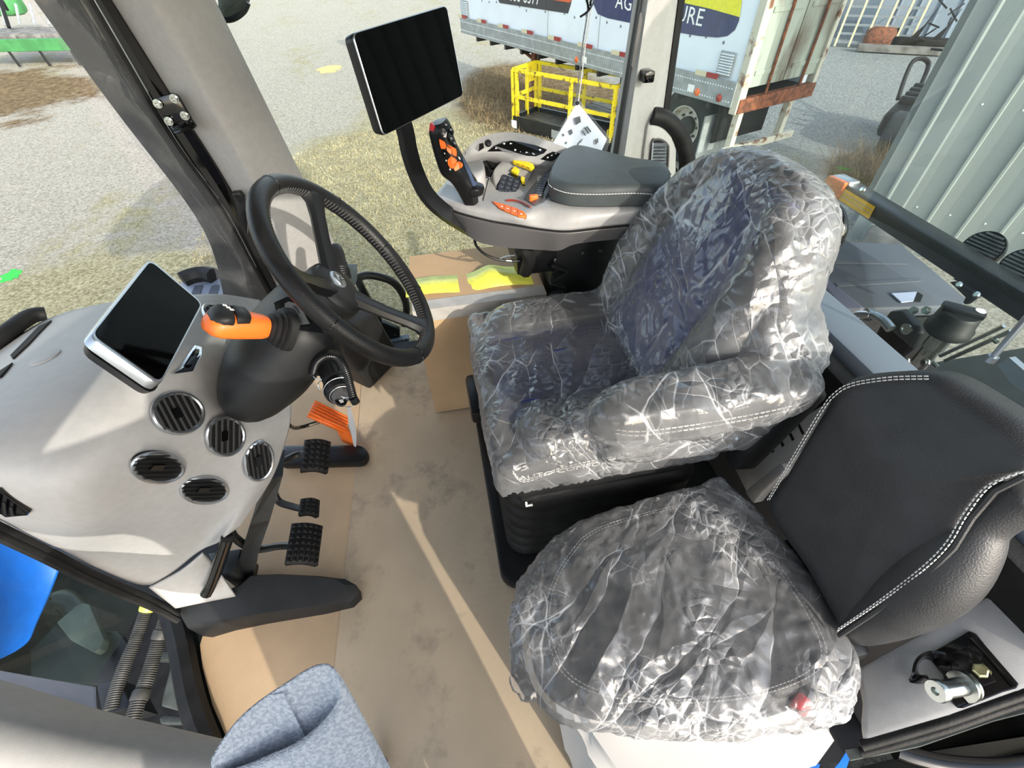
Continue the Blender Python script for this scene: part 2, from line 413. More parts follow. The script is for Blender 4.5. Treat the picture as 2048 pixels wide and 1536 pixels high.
    L(m4.outputs[0], out.inputs[0]); M[name] = m
film('film_seat', .105, .8, 9.5, (.3, .5, .5), (1, .28, .22), .8); film('film_buddy', .13, .8, 9.5, (0, 0, .9), (1, .22, .6), .8); film('film_post', .04, .12, 5, (0, 0, 0), (1, 1, .15), .12, .012, .12, .12)

def ground_mat():
    m = bpy.data.materials.new('yard'); m.use_nodes = True; n = m.node_tree; b = n.nodes['Principled BSDF']; L = n.links.new
    b.inputs['Roughness'].default_value = .95; b.inputs['Specular IOR Level'].default_value = .15
    tc = n.nodes.new('ShaderNodeTexCoord'); P = tc.outputs['Object']
    def nz(s, d=6, r=.6, st=None):
        t = n.nodes.new('ShaderNodeTexNoise'); t.inputs['Scale'].default_value = s; t.inputs['Detail'].default_value = d; t.inputs['Roughness'].default_value = r
        if st:
            mp = n.nodes.new('ShaderNodeMapping'); mp.inputs['Scale'].default_value = st[:3]; mp.inputs['Rotation'].default_value = (0, 0, st[3]); L(P, mp.inputs[0]); L(mp.outputs[0], t.inputs['Vector'])
        else: L(P, t.inputs['Vector'])
        return t.outputs['Fac']
    def ramp(f, stops):
        r = n.nodes.new('ShaderNodeValToRGB'); e = r.color_ramp.elements
        while len(e) < len(stops): e.new(.5)
        for k, (p, c) in enumerate(stops): e[k].position = p; e[k].color = rgb(c) if isinstance(c, tuple) else (c, c, c, 1)
        L(f, r.inputs[0]); return r.outputs[0]
    def mix(f, a, c):
        x = n.nodes.new('ShaderNodeMixRGB'); L(f, x.inputs[0]); L(a, x.inputs[1]); L(c, x.inputs[2]); return x.outputs[0]
    def math(op, a, c):
        x = n.nodes.new('ShaderNodeMath'); x.operation = op
        for k, v in enumerate((a, c)):
            if isinstance(v, (int, float)): x.inputs[k].default_value = v
            else: L(v, x.inputs[k])
        return x.outputs[0]
    gravel = ramp(nz(26, 8, .75), [(.3, (108, 102, 90)), (.45, (166, 160, 146)), (.6, (204, 198, 185))])
    gravel2 = ramp(nz(24, 8, .75), [(.3, (88, 90, 92)), (.5, (150, 152, 150)), (.66, (190, 192, 188))])
    grass = ramp(nz(30, 10, .8, (1, 1, 1, 0)), [(.33, (76, 72, 54)), (.47, (154, 146, 114)), (.61, (212, 204, 172))])
    brown = ramp(nz(8, 9, .75), [(.3, (70, 58, 42)), (.5, (124, 104, 76)), (.7, (172, 152, 112))])
    sp = n.nodes.new('ShaderNodeSeparateXYZ'); L(P, sp.inputs[0])
    def blob(cx, cy, rx, ry, amp=1.6, s=.5):
        dx = math('DIVIDE', math('SUBTRACT', sp.outputs[0], cx), rx); dy = math('DIVIDE', math('SUBTRACT', sp.outputs[1], cy), ry)
        d = math('SQRT', math('ADD', math('MULTIPLY', dx, dx), math('MULTIPLY', dy, dy)), 0)
        d = math('ADD', d, math('MULTIPLY', math('SUBTRACT', nz(s, 8, .7), .5), amp))
        return ramp(d, [(.78, 1.0), (1.08, 0.0)])
    patches = ramp(nz(.55, 8, .68, (1, .35, 1, .35)), [(.52, 0.0), (.62, 1.0)])
    far_b = blob(-13, 15, 6, 3.6); base = mix(patches, gravel, mix(ramp(nz(3, 6), [(.4, 0.0), (.6, 1.0)]), gravel, grass))
    base = mix(far_b, base, brown)
    base = mix(blob(13, 12, 9.5, 12, .5), base, gravel2)
    base = mix(blob(-.2, 6.4, 2.9, 5.2, .9), base, grass)
    base = mix(blob(-3.8, 4.6, 2.6, 1.5, 1.4, 1.2), base, grass)
    base = mix(blob(2.6, 11.5, 2.0, 3.6, .7), base, brown)
    base = mix(blob(6.6, 5.6, .9, 1.2, .8, 2), base, brown)
    # two wheel tracks across the yard
    L(base, b.inputs['Base Color'])
    bp = n.nodes.new('ShaderNodeBump'); bp.inputs['Strength'].default_value = 1; bp.inputs['Distance'].default_value = .05
    hh = math('ADD', math('MULTIPLY', nz(30, 8, .75), .8), math('MULTIPLY', nz(2.2, 5), 1.6)); L(hh, bp.inputs['Height']); L(bp.outputs[0], b.inputs['Normal'])
    M['yard'] = m
ground_mat()
# ------------------------------------------------------------------ the yard outside
b = B(); b.face([(-90, -60, G), (90, -60, G), (90, 120, G), (-90, 120, G)]); 
o = b.obj('ground', 'yard', smooth=False); o.location = (0, 0, 0); o.data.transform(Matrix.Translation((0, 30, G))); tag(o, kind='structure')

# dry tufts: nobody could count them
def tufts(name, cx, cy, rx, ry, num, h, m, lab):
    vs, fs = [], []
    for k in range(num):
        a = random.random() * 6.283; r = math.sqrt(random.random()); x = cx + rx * r * math.cos(a); y = cy + ry * r * math.sin(a)
        hh = h * random.uniform(.4, 1.2); dx, dy = random.gauss(0, .6) * hh, random.gauss(0, .6) * hh; w = random.uniform(.003, .007)
        a = random.random() * 3.14; i = len(vs); ca, sa = math.cos(a) * w, math.sin(a) * w
        vs += [(x - ca, y - sa, G), (x + ca, y + sa, G), (x + dx, y + dy, G + hh)]; fs.append((i, i + 1, i + 2))
    me = bpy.data.meshes.new(name); me.from_pydata(vs, [], fs); o = link(name, me, m, smooth=False); return tag(o, lab, 'grass', kind='stuff')
tufts('dry_grass', -.2, 6.6, 3.0, 3.6, 26000, .045, 'dead_straw', 'short straw coloured grass on the ground beyond the right side glass')
tufts('dead_weeds', 2.0, 11.5, 1.2, 2.4, 2600, .2, 'dead_brown', 'brown dead weeds standing under the white trailer behind the yellow basket')
tufts('weed_clump', 6.35, 5.9, .5, .45, 1200, .4, 'dead_brown', 'reddish brown dry weed clump beside the dark cart at the wall')
def mark(name, px, py, r, m, lab):
    c = at(px, py, z=G + .004); b = B(); pts = []
    for k in range(26):
        a = k / 26 * 6.283; q = r * random.uniform(.65, 1.2); pts.append(c + V((q * math.cos(a), q * math.sin(a) * 1.3, 0)))
    b.prism(pts, (0, 0, .004)); tag(b.obj(name, m), lab, 'paint mark')
mark('paint_mark', 22, 551, .11, 'green_mark', 'bright green paint spot sprayed on the ground by the dashboard')
mark('paint_mark', 658, 138, .35, 'orange_mark', 'faded orange paint smudge on the pale gravel')

# ---- white box trailer, seen from its side and rear
TD = V((2.74, -6.41, 0)).normalized(); TN = V((TD.y, -TD.x, 0))       # along towards the rear; outward on the near side
TN = TN if TN.y < 0 else -TN
TR = V((3.84, 5.86, 0)); ZB, ZT, TLEN, TW = -.45, 2.3, 6.97, 1.5     # rear near corner; floor rail; roof
t = thing('box_trailer', 'white box semi trailer with a navy and yellow sign parked behind the yellow basket', 'trailer', TR - TD * 3.5 - TN * .7 + V((0, 0, G)))
def tp(s, z, out=0): return TR - TD * s + V((0, 0, z)) + TN * out      # s metres ahead of the rear corner
RB = Matrix((TD, TN, V((0, 0, 1)))).transposed()
b = B(); b.box(tp(TLEN / 2, (ZB + ZT) / 2 + .12, -.05), (TLEN, .1, ZT - ZB - .24), RB); b.box(tp(TLEN - .05, (ZB + ZT) / 2, -TW / 2), (.1, TW, ZT - ZB), RB)
b.box(tp(TLEN / 2, ZT, -TW / 2), (TLEN, TW, .05), RB); b.box(tp(TLEN / 2, (ZB + ZT) / 2, -TW + .05), (TLEN, .1, ZT - ZB), RB)
body = b.obj('body_panel', 'trailer_white', t, smooth=False)
b = B(); b.box(tp(TLEN / 2, ZB + .13, .012), (TLEN, .05, .26), RB, bev=.008); b.box(tp(TLEN / 2, ZB + .26, .03), (TLEN, .02, .03), RB); rail = b.obj('floor_rail', 'trailer_rail', t, smooth=False)
b = B(); b.box(tp(TLEN / 2, ZB + .03, -TW / 2), (TLEN, TW - .1, .06), RB)
for k in range(12): b.box(tp(.4 + k * .55, ZB - .05, -TW / 2), (.06, TW - .1, .1), RB)
b.obj('underframe', 'trailer_dark', t, smooth=False)
rm = mesh_of(B().lathe((0, 0, 0), (0, 0, 1), [(.0, .012), (.007, .010), (.012, .004), (.013, 0)], n=6, cap=False), 'trailer_white')
b = B()
for k in range(170):
    for zz in (.2, .055): b.lathe(tp(.05 + k * .041, ZB + zz, .037), TN, [(.001, .006), (.007, .005), (.009, 0)], n=5, cap=False)
tag(b.obj('rivet', 'trailer_white', t), kind='stuff')
for k in range(9):
    s0 = .22 + k * .80
    b = B(); b.box(tp(s0 + .16, ZB + .285, .036), (.17, .012, .055), RB); b.obj('reflective_stripe', 'stripe_red', t, smooth=False)
    b = B(); b.box(tp(s0 + .34, ZB + .285, .036), (.17, .012, .055), RB); b.obj('reflective_stripe', 'stripe_cream', t, smooth=False)
for s0, m in ((.55, 'amber'), (.2, 'dark_red'), (3.05, 'amber')):
    b = B(); b.lathe(tp(s0, ZB + .075, .03), TN, [(.045, 0), (.045, .01), (.03, .024), (.001, .028)], n=18); b.obj('marker_lamp', m, t)
for s0 in (.66, 1.05, 2.85):
    b = B(); b.box(tp(s0, ZB + .1, .04), (.1, .008, .08), RB); b.obj('placard', 'white_print', t, smooth=False)
b = B(); b.box(tp(.24, ZB + .42, .012), (.22, .02, .26), RB, bev=.006)
vent = b.obj('side_vent', 'trailer_rail', t, smooth=False)
for k in range(8): b = B(); b.box(tp(.24, ZB + .325 + k * .028, .028), (.18, .014, .012), RB); b.obj('louvre', 'trailer_white', vent, smooth=False)
b = B(); b.box(tp(TLEN - .24, ZB + .42, .012), (.22, .02, .26), RB, bev=.006); vent2 = b.obj('side_vent', 'trailer_rail', t, smooth=False)
for k in range(8): b = B(); b.box(tp(TLEN - .24, ZB + .325 + k * .028, .028), (.18, .014, .012), RB); b.obj('louvre', 'trailer_white', vent2, smooth=False)
b = B()
for k in range(26):
    for zz in (.62, 1.0, 1.4):
        s0 = .35 + k * .26 + random.uniform(-.03, .03)
        b.lathe(tp(s0, ZB + zz + random.uniform(-.05, .05), 0), TN, [(.001, .006), (.016, .005), (.02, 0)], n=7, cap=False)
tag(b.obj('rusty_rivet', 'trailer_stain', t), kind='stuff')
for s0 in (3.9, 2.6): b = B(); b.box(tp(s0, ZB + .9, .003), (.006, .006, 1.3), RB); b.obj('panel_seam', 'trailer_rail', t, smooth=False)
# signs: pixel outline of the photograph put on the side plane
PC, PN = tp(0, 0, .0), TN
def sd2(px, py): return onpl(px, py, PC, PN)
navy = [(1180, -60), (1186, 5), (1196, 28), (1215, 36), (1262, 46), (1352, 64), (1400, 72), (1435, 75), (1455, 72), (1470, 60), (1478, 42), (1490, -40)]
sg = B().prism([sd2(*p) for p in navy], TN * .006).obj('company_sign', 'sign_navy', t, smooth=False)
B().prism([sd2(*p) + TN * .007 for p in [(1186, -60), (1190, -12), (1355, -2), (1362, 4), (1420, 17), (1480, 34), (1490, -40)]], TN * .003).obj('yellow_band', 'sign_yellow', sg, smooth=False)
e1 = (sd2(1396, 47) - sd2(1352, 36)).normalized()
a0, a1 = sd2(1236, 17) + TN * .008, sd2(1398, 52) + TN * .008
wd = (a1 - a0).length
tx = text('lettering', 'AGRICULTURE', (a0 + a1) / 2 + V((0, 0, .075)), (a1 - a0).normalized(), V((0, 0, 1)), .24, 'white_print', sg)
sx = wd / max(.01, tx.dimensions.x if tx.dimensions.x else wd); 
sg2 = B().prism([sd2(*p) for p in [(990, -50), (997, 0), (1000, 6), (1136, 27), (1142, 8), (1150, -50)]], TN * .006).obj('phone_sign', 'sign_black', t, smooth=False)
B().prism([sd2(*p) + TN * .007 for p in [(1096, -30), (1100, -1), (1140, 5), (1144, 1), (1148, -30)]], TN * .003).obj('sign_border', 'sign_orange', sg2, smooth=False)
a0, a1 = sd2(1012, 2) + TN * .008, sd2(1088, 13.5) + TN * .008
text('lettering', '666-8377', (a0 + a1) / 2 + V((0, 0, .09)), (a1 - a0).normalized(), V((0, 0, 1)), .25, 'white_print', sg2)
# rear doors and posts
RW = V((5.183, 6.314, 0)) - V((3.841, 5.858, 0)); RU = RW.normalized(); RWL = RW.length
def rp(u, z, out=0): return TR + RU * u + V((0, 0, z)) + TD * out
RR = Matrix((RU, TD, V((0, 0, 1)))).transposed()
b = B(); b.box(rp(.04, (ZB + ZT) / 2 - .02, .03), (.12, .1, ZT - ZB + .1), RR, bev=.008); b.obj('corner_post', 'rust_white', t, smooth=False)
b = B(); b.box(rp(RWL - .03, (ZB + ZT) / 2 - .02, .03), (.07, .1, ZT - ZB + .1), RR, bev=.008); b.obj('corner_post', 'rust_white', t, smooth=False)
for k in range(2):
    w = RWL / 2 - .07; b = B(); b.box(rp(.1 + w / 2 + k * (w + .02), (ZB + ZT) / 2 + .1, .02), (w, .06, ZT - ZB - .2), RR, bev=.006)
    d = b.obj('rear_door', 'door_dirty', t, smooth=False)
    b = B(); b.cyl(rp(.1 + w * .55 + k * w, ZB + .1, .075), rp(.1 + w * .55 + k * w, ZT, .075), .018, n=8); b.obj('lock_rod', 'rust', d)
    for zz in (.35, .95, 1.6): b = B(); b.box(rp(.1 + w * .5 + k * (w + .02), ZB + zz, .056), (w * .8, .012, .05), RR); b.obj('hinge_strap', 'door_dirty', d, smooth=False)
b = B(); b.box(rp(RWL / 2, ZB + .02, .05), (RWL, .1, .16), RR, bev=.01); b.obj('rear_sill', 'rust', t, smooth=False)
for u in (.16, RWL - .3): b = B(); b.box(rp(u, ZB - .28, .0), (.08, .08, .5), RR); b.obj('bumper_post', 'rust_white', t, smooth=False)
b = B(); b.box(rp(RWL / 2 - .02, ZB - .52, .04), (RWL * .95, .08, .09), RR, bev=.01); b.obj('bumper_bar', 'rust_white', t, smooth=False)
for u in (.02,): b = B(); b.box(rp(u + .25, ZB - .45, -.35), (.55, .02, .55), RR); b.obj('mud_flap', 'trailer_rail', t, smooth=False)
for u in (.35, .85): b = B(); b.box(rp(u, ZB - .25, -.25), (.5, .02, .5), RR); b.obj('mud_flap', 'rubber', t, smooth=False)
def wheel(c, ax, r, w, parent):
    ty = B().lathe(c, ax, [(r * .56, -w / 2), (r * .8, -w / 2 - .02), (r * .97, -w / 2 + .03), (r, -w / 2 + .06), (r, w / 2 - .06), (r * .97, w / 2 - .03), (r * .8, w / 2 + .02), (r * .56, w / 2), (r * .54, w / 2 - .03), (r * .54, -w / 2)], n=44).obj('tyre', 'tyre', parent)
    rim = B().lathe(c, ax, [(r * .56, w / 2 + .01), (r * .53, w / 2 + .015), (r * .5, w / 2 - .03), (r * .46, w / 2 - .1), (r * .36, w / 2 - .13), (r * .3, w / 2 - .12), (.001, w / 2 - .12)], n=36, cap=False).obj('wheel_rim', 'wheel_white', parent)
    ax = V(ax).normalized(); u = ax.orthogonal().normalized(); v = ax.cross(u)
    B().lathe(c, ax, [(.13, w / 2 - .13), (.13, w / 2 - .05), (.1, w / 2 - .03), (.001, w / 2 - .03)], n=20).obj('hub_cap', 'trailer_dark', rim)
    for k in range(8):
        a = k * math.pi / 4; p = V(c) + (u * math.cos(a) + v * math.sin(a)) * .175
        B().cyl(p + ax * (w / 2 - .13), p + ax * (w / 2 - .085), .018, n=6).obj('wheel_nut', 'trailer_dark', rim)
wheel(at(1380, 250, z=G + .52) , TN, .52, .3, t); 
b = B(); c = at(1380, 250, z=G + .52); b.cyl(c - TN * .1, c - TN * 1.2, .07, n=12); b.box(c - TN * .3 + V((0, 0, .33)), (.9, .12, .3), RB); b.obj('axle', 'trailer_dark', t)
for s0 in (4.6,):
    b = B(); b.box(tp(s0, (ZB + G) / 2 + .05, -.25), (.12, .12, 1.05), RB); b.box(tp(s0, G + .03, -.25), (.3, .25, .04), RB); b.tube([tp(s0, ZB - .2, -.25), tp(s0 + .6, ZB - .05, -.25)], .03, 6); b.obj('landing_leg', 'rust', t)

# ---- yellow work basket
A0, D0 = V((1.667, 9.369, 0)), V((2.998, 7.739, 0)); bu = (D0 - A0).normalized(); bl = (D0 - A0).length; bv = V((-bu.y, bu.x, 0)); bv = bv if bv.x > 0 else -bv
bwid = .67; zb0 = G + .12; Hh = .84
t = thing('work_basket', 'yellow steel work basket with black deck on the ground in front of the white trailer', 'basket', A0 + bu * bl / 2 + bv * bwid / 2 + V((0, 0, G)))
def kp(u, v, z): return A0 + bu * u + bv * v + V((0, 0, zb0 + z))
KB = Matrix((bu, bv, V((0, 0, 1)))).transposed()
b = B(); b.box(kp(bl / 2, bwid / 2, .03), (bl, bwid, .03), KB); b.obj('deck', 'basket_deck', t, smooth=False)
b = B()
b.box(kp(bl / 2, .0, -.0), (bl, .05, .24), KB); b.box(kp(bl / 2, bwid, 0), (bl, .05, .24), KB); b.box(kp(0, bwid / 2, 0), (.05, bwid, .24), KB); b.box(kp(bl, bwid / 2, 0), (.05, bwid, .24), KB); b.obj('deck_frame', 'black_steel', t, smooth=False)
pm = {}
def post(u, v, z0=.05, z1=Hh): B().box(kp(u, v, (z0 + z1) / 2), (.05, .05, z1 - z0), KB).obj('post', 'basket_yellow', t, smooth=False)
def railb(u0, v0, u1, v1, z, h=.055): 
    p, q = kp(u0, v0, z), kp(u1, v1, z); d = q - p
    B().box((p + q) / 2, (d.length, .04, h), Matrix((d.normalized(), V((0, 0, 1)).cross(d.normalized()), V((0, 0, 1)))).transposed()).obj('rail', 'basket_yellow', t, smooth=False)
for u, v in ((0, 0), (.09, 0), (0, .4), (0, bwid), (.09, bwid), (bl, 0), (bl, bwid), (bl * .52, bwid), (bl * .6, 0)): post(u, v)
for z in (Hh, Hh * .52, ): 
    railb(0, 0, bl, 0, z); railb(0, bwid, bl, bwid, z); railb(0, 0, 0, bwid, z); railb(bl, 0, bl, bwid, z)
B().box(kp(0, .53, Hh - .15), (.02, .25, .24), KB).obj('plate', 'basket_yellow', t, smooth=False)
B().box(kp(bl * .97, bwid * .5, .12), (.02, bwid, .22), KB).obj('kick_plate', 'basket_yellow', t, smooth=False)
for u, m in ((.03, 'white_print'), (1.42, 'tape_yellow'), (1.0, 'trailer_rail'), (1.05, 'rust')):
    B().box(kp(u, -.032, -.02), (.12 if u < 1 else .17, .008, .13), KB).obj('label_plate', m, t, smooth=False)
# timber stack lying under the trailer
st = thing('timber_stack', 'grey weathered planks stacked on the ground below the trailer', 'timber', tp(3.0, G, -1.0))
for k in range(7): B().box(tp(2.6 + random.uniform(-.4, .4), G + .06 + .07 * (k // 3), -.85 - .24 * (k % 3)), (2.6, .2, .05), RB).obj('plank', 'timber', st, smooth=False)

# ---- steel building on the right
WB, WD = V((4.95, 4.37, 0)), V((.60, -.80, 0)).normalized(); WNm = V((WD.y, -WD.x, 0)); WNm = WNm if WNm.x < 0 else -WNm
t = thing('steel_building', 'grey ribbed steel building wall close to the tractor at the right', 'building', WB + WD * 4 + V((0, 0, G)))
WR = Matrix((WD, WNm, V((0, 0, 1)))).transposed(); ZW = 5.2
def wp(s, z, out=0): return WB + WD * s + V((0, 0, G + z)) + WNm * out
def ribpts(n, pitch, rib, base):
    pts = []
    for k in range(n): pts += [(k * pitch, 0), (k * pitch + base, 0), (k * pitch + base + rib * .35, rib), (k * pitch + base + rib * .95, rib), (k * pitch + base + rib * 1.3, 0)]
    pts.append((n * pitch, 0)); return pts
PIT = .305
for k in range(9):
    b = B(); P = []
    for u, h in ribpts(3, PIT, .034, .235): P.append([wp(.36 + k * 3 * PIT + u, z, h) for z in (0, ZW)])
    b.grid(P); b.obj('wall_panel', 'wall_steel', t, smooth=False)
b = B(); P = [[wp(u, z, h) for z in (0, ZW)] for u, h in ((0, -.4), (0, .03), (.13, .03), (.15, .055), (.17, .055), (.19, .03), (.34, .03), (.36, 0))]
b.grid(P); b.obj('corner_trim', 'wall_trim', t, smooth=False)
b = B()
for z in (.5, 1.5, 2.5, 3.5, 4.6):
    for k in range(27): b.lathe(wp(.36 + k * PIT + .1, z, 0), WNm, [(.001, .008), (.009, .006), (.011, 0)], n=6, cap=False)
tag(b.obj('screw_head', 'white_print', t), kind='stuff')
b = B(); b.box(wp(4, ZW / 2, -.6), (8.2, .3, ZW), WR); b.obj('inner_wall', 'wall_trim', t, smooth=False)
# concrete-grey downpipe boot at the corner
b = B(); b.box(wp(.42, .12, .18), (.5, .22, .24), WR, bev=.02); tag(b.obj('concrete_block', 'timber'), 'grey block at the foot of the steel wall corner', 'block')
# dark cart at the wall
c0 = at(1765, 312, z=G); t = thing('garden_cart', 'dark old walk-behind machine with a T handle leaning by the steel wall', 'machine', c0)
cu_ = (at(1850, 215, z=G) - c0).normalized(); cv = V((-cu_.y, cu_.x, 0))
KC = Matrix((cu_, cv, V((0, 0, 1)))).transposed()
b = B(); b.box(c0 + cu_ * .9 + V((0, 0, .38)), (1.5, .55, .4), KC, bev=.1); b.obj('body', 'rubber', t)
wheelpos = c0 + cu_ * .12 + V((0, 0, .3))
B().lathe(wheelpos, cv, [(.12, -.13), (.26, -.14), (.3, -.1), (.3, .1), (.26, .14), (.12, .13)], n=28).obj('drive_wheel', 'tyre', t)
B().tube(spline([c0 + cu_ * .9 + V((0, 0, .5)), c0 + cu_ * 1.5 + V((0, 0, .8)), c0 + cu_ * 2.2 + V((0, 0, 1.05))]), .02, 6).obj('handle', 'black_steel', t)
p = c0 + cu_ * 2.2 + V((0, 0, 1.05)); B().cyl(p - cv * .3, p + cv * .3, .02, n=6).obj('handle_bar', 'black_steel', t)
B().tube(spline([c0 + cu_ * 1.2 + V((0, 0, .5)) + cv * .3, c0 + cu_ * 1.6 + V((0, 0, .95)) + cv * .4, c0 + cu_ * 1.9 + V((0, 0, .9)) + cv * .2, c0 + cu_ * 1.4 + V((0, 0, .55)) + cv * .1], 8), .035, 6).obj('belt', 'rubber', t)
for k in range(4): B().box(c0 + cu_ * (.5 + .3 * k) + V((0, 0, .66)), (.08, .4, .12), KC, bev=.02).obj('engine_block', 'black_steel', t)

# ---- far end of the yard: shed, wire panel, scrap row
f0, f1 = at(1600, 100, z=G), at(2100, 128, z=G); fu = (f1 - f0).normalized(); fn = V((fu.y, -fu.x, 0)); fn = fn if fn.y < 0 else -fn
sc = at(1735, 98, z=G) - fn * .9; t = thing('far_shed', 'blue grey ribbed steel shed at the far end of the yard', 'shed', sc)
FR = Matrix((fu, fn, V((0, 0, 1)))).transposed()
b = B(); P = [[sc + fu * u + fn * h + V((0, 0, z)) for z in (0, 5)] for u, h in [(q * .45 + e, hh) for q in range(24) for e, hh in ((0, 0), (.38, 0), (.40, .05), (.43, .05))]]; b.grid(P)
b.obj('wall_sheet', 'shed_steel', t, smooth=False)
b = B(); b.box(sc + fu * 5 - fn * 2 + V((0, 0, 2.5)), (10, 3.6, 5), FR); b.obj('shed_body', 'shed_steel', t, smooth=False)
wc = at(1655, 92, z=G) - fn * 1.4; b = B(); b.box(wc - fu * 2.3 + V((0, 0, 2.2)), (4.6, .3, 4.4), FR); tag(b.obj('white_shed', 'shed_white', smooth=False), 'pale wall of a building behind the trailer rear doors', 'building')
t = thing('wire_panel', 'pale lattice panels leaning at the shed behind the trailer', 'panel', at(1690, 98, z=G))
pc = at(1668, 94, z=G) + V((0, 0, .02))
for k in range(6): B().box(pc + fu * (k * .34) + V((0, 0, .75)), (.05, .04, 1.5), FR).obj('upright', 'stripe_cream', t, smooth=False)
for k in range(8): B().box(pc + fu * .85 + V((0, 0, .1 + k * .19)), (1.8, .03, .05), FR).obj('slat', 'trailer_stain', t, smooth=False)
t = thing('scrap_row', 'dark row of old implement parts with points lying before the far shed', 'implement', at(1830, 104, z=G))
p0, p1 = at(1740, 96, z=G), at(1905, 108, z=G)
sdv = (p1 - p0).normalized()
for k in range(3):
    q = p0 + (p1 - p0) * (.15 + .26 * k); B().prism([q + V((0, 0, 0)) - sdv * .16, q + sdv * .12, q + sdv * .3 + V((0, 0, .9)), q + sdv * .2 + V((0, 0, .55))], fn * .06).obj('shovel', 'rubber', t, smooth=False)
B().box((p0 + p1) / 2 + V((0, 0, .2)), ((p1 - p0).length, .35, .2), Matrix((sdv, fn, V((0, 0, 1)))).transposed(), bev=.04).obj('toolbar', 'rubber', t)
B().box(p0 + V((0, 0, .25)) + sdv * .1, (.7, .5, .5), FR, bev=.15).obj('rusty_drum', 'rust', t)
for k in range(12):
    q = p0 + (p1 - p0) * random.uniform(.5, 1.05) + V((0, 0, random.uniform(.15, .9))); d = V((random.uniform(-1, 1), random.uniform(-.6, .6), random.uniform(-.3, .3)))
    B().tube([q, q + d * .9], .02, 5).obj('rod', 'rubber', t)
B().box(at(1795, 108, z=G) + V((0, 0, .1)), (1.9, .2, .14), FR).obj('beam', 'timber', t, smooth=False)

# ---- farm implement at the upper left
g0, g1 = at(-40, 92, z=-1.0), at(150, 88, z=-1.0); t = thing('green_implement', 'green framed farm implement standing far left on the yard', 'implement', (g0 + g1) / 2 + V((0, 0, G + 1.0)))
gd = (g1 - g0).normalized(); gv = V((-gd.y, gd.x, 0)); GR = Matrix((gd, gv, V((0, 0, 1)))).transposed()
B().box((g0 + g1) / 2 + gd * 1.2, ((g1 - g0).length + 3, .12, .3), GR, bev=.02).obj('main_beam', 'green_paint', t, smooth=False)
for k in range(7): B().box(g0 + gd * (k * .8) + gv * .8 + V((0, 0, .12)), (.7, 1.3, .22), GR, bev=.03).obj('deck_board', 'timber', t, smooth=False)
for k in range(4): B().tube([g0 + gd * (.8 + k * 1.0), g0 + gd * (.95 + k * 1.0) - gv * .1 + V((0, 0, -.5))], .035, 6).obj('tine', 'rubber', t)
B().tube(spline([g0 + gd * .4 + gv * .9 + V((0, 0, .3)), g0 + gd * .1 + gv * 1.5 + V((0, 0, .9)), g0 - gd * .6 + gv * 2.2 + V((0, 0, .6))]), .05, 6).obj('hose', 'rubber', t)
B().box(at(5, 8, z=-.6), (1.3, .8, .7), GR, bev=.2).obj('seed_box', 'green_paint', t)
for k in range(5): B().tube([g0 + gd * (k * .5) + gv * 1.2 + V((0, 0, .3)), g0 + gd * (k * .5 - .3) + gv * 1.8 + V((0, 0, .75))], .04, 6).obj('strut', 'trailer_rail', t)
# ------------------------------------------------------------------ the cab: floor, posts, roof, glass
def stru(o): o['kind'] = 'structure'; return o
fl = [at(*p, z=0) for p in [(352, 1214), (372, 1290), (395, 1400), (430, 1500)]]
fl = [V((p.x, p.y, 0)) for p in fl] + [V((-.55, .02, 0)), V((-.2, -.04, 0)), V((1.12, -.04, 0)), V((1.12, 1.64, 0)), V((-.75, 1.64, 0)), V((-.98, 1.2, 0)), V((-1.0, .7, 0))]
b = B(); b.prism([p + V((0, 0, -.002)) for p in fl], (0, 0, -.08)); stru(b.obj('floor', 'black_plastic', smooth=False))
# raised lip around the door side of the floor
lip = spline([fl[0] + V((-.02, .02, .02)), fl[1] + V((0, 0, .03)), fl[2] + V((0, 0, .03)), fl[3] + V((0, 0, .03)), V((-.55, .02, .03)), V((-.2, -.045, .03)), V((.5, -.05, .03))], 6)
b = B(); b.tube(lip, .03, 8); stru(b.obj('trim_1', 'rubber'))
# roof
b = B(); b.prism(rrect((-.05, .8, 1.65), (1, 0, 0), (0, 1, 0), 2.4, 2.2, .3, 6), (0, 0, .2), bev=.03); stru(b.obj('ceiling', 'trim_plastic'))
# front post of the right door: dark glass band, hinge rail, two-sided trim
def vedge(pts, y, ext=None):
    P = [at(px, py, y=yy) for (px, py), yy in zip(pts, y if isinstance(y, (list, tuple)) else [y] * len(pts))]
    d = (P[0] - P[1]); P.insert(0, P[0] + d * ((1.66 - P[0].z) / d.z)); return spline(P, 5)
def resamp(P, n):
    L = [0]
    for p, q in zip(P, P[1:]): L.append(L[-1] + (q - p).length)
    out = []
    for k in range(n):
        d = L[-1] * k / (n - 1); i = max(j for j in range(len(L)) if L[j] <= d + 1e-9); i = min(i, len(P) - 2)
        out.append(P[i].lerp(P[i + 1], (d - L[i]) / max(1e-9, L[i + 1] - L[i])))
    return out
NP = 26
e0 = resamp(vedge([(68, 0), (239, 232), (376, 410), (427, 506), (452, 620)], 1.52), NP)
em = resamp(vedge([(160, 0), (322, 255), (420, 400), (487, 515), (520, 610)], 1.49), NP)
e1 = resamp(vedge([(188, 0), (345, 273), (445, 410), (505, 520), (552, 600)], 1.50), NP)
e2 = resamp(vedge([(219, 0), (340, 192), (461, 383), (525, 520), (585, 640)], 1.49), NP)
e3 = resamp(vedge([(301, 0), (405, 183), (502, 355), (570, 490), (640, 660)], 1.44), NP)
e4 = resamp(vedge([(415, 0), (510, 190), (595, 359), (661, 492), (726, 640)], 1.52), NP)
sh = V((-.01, .07, 0))
t = thing('front_post', 'slanting grey and black cab post between the windscreen and the right side glass', 'post', e3[-1] * 1)
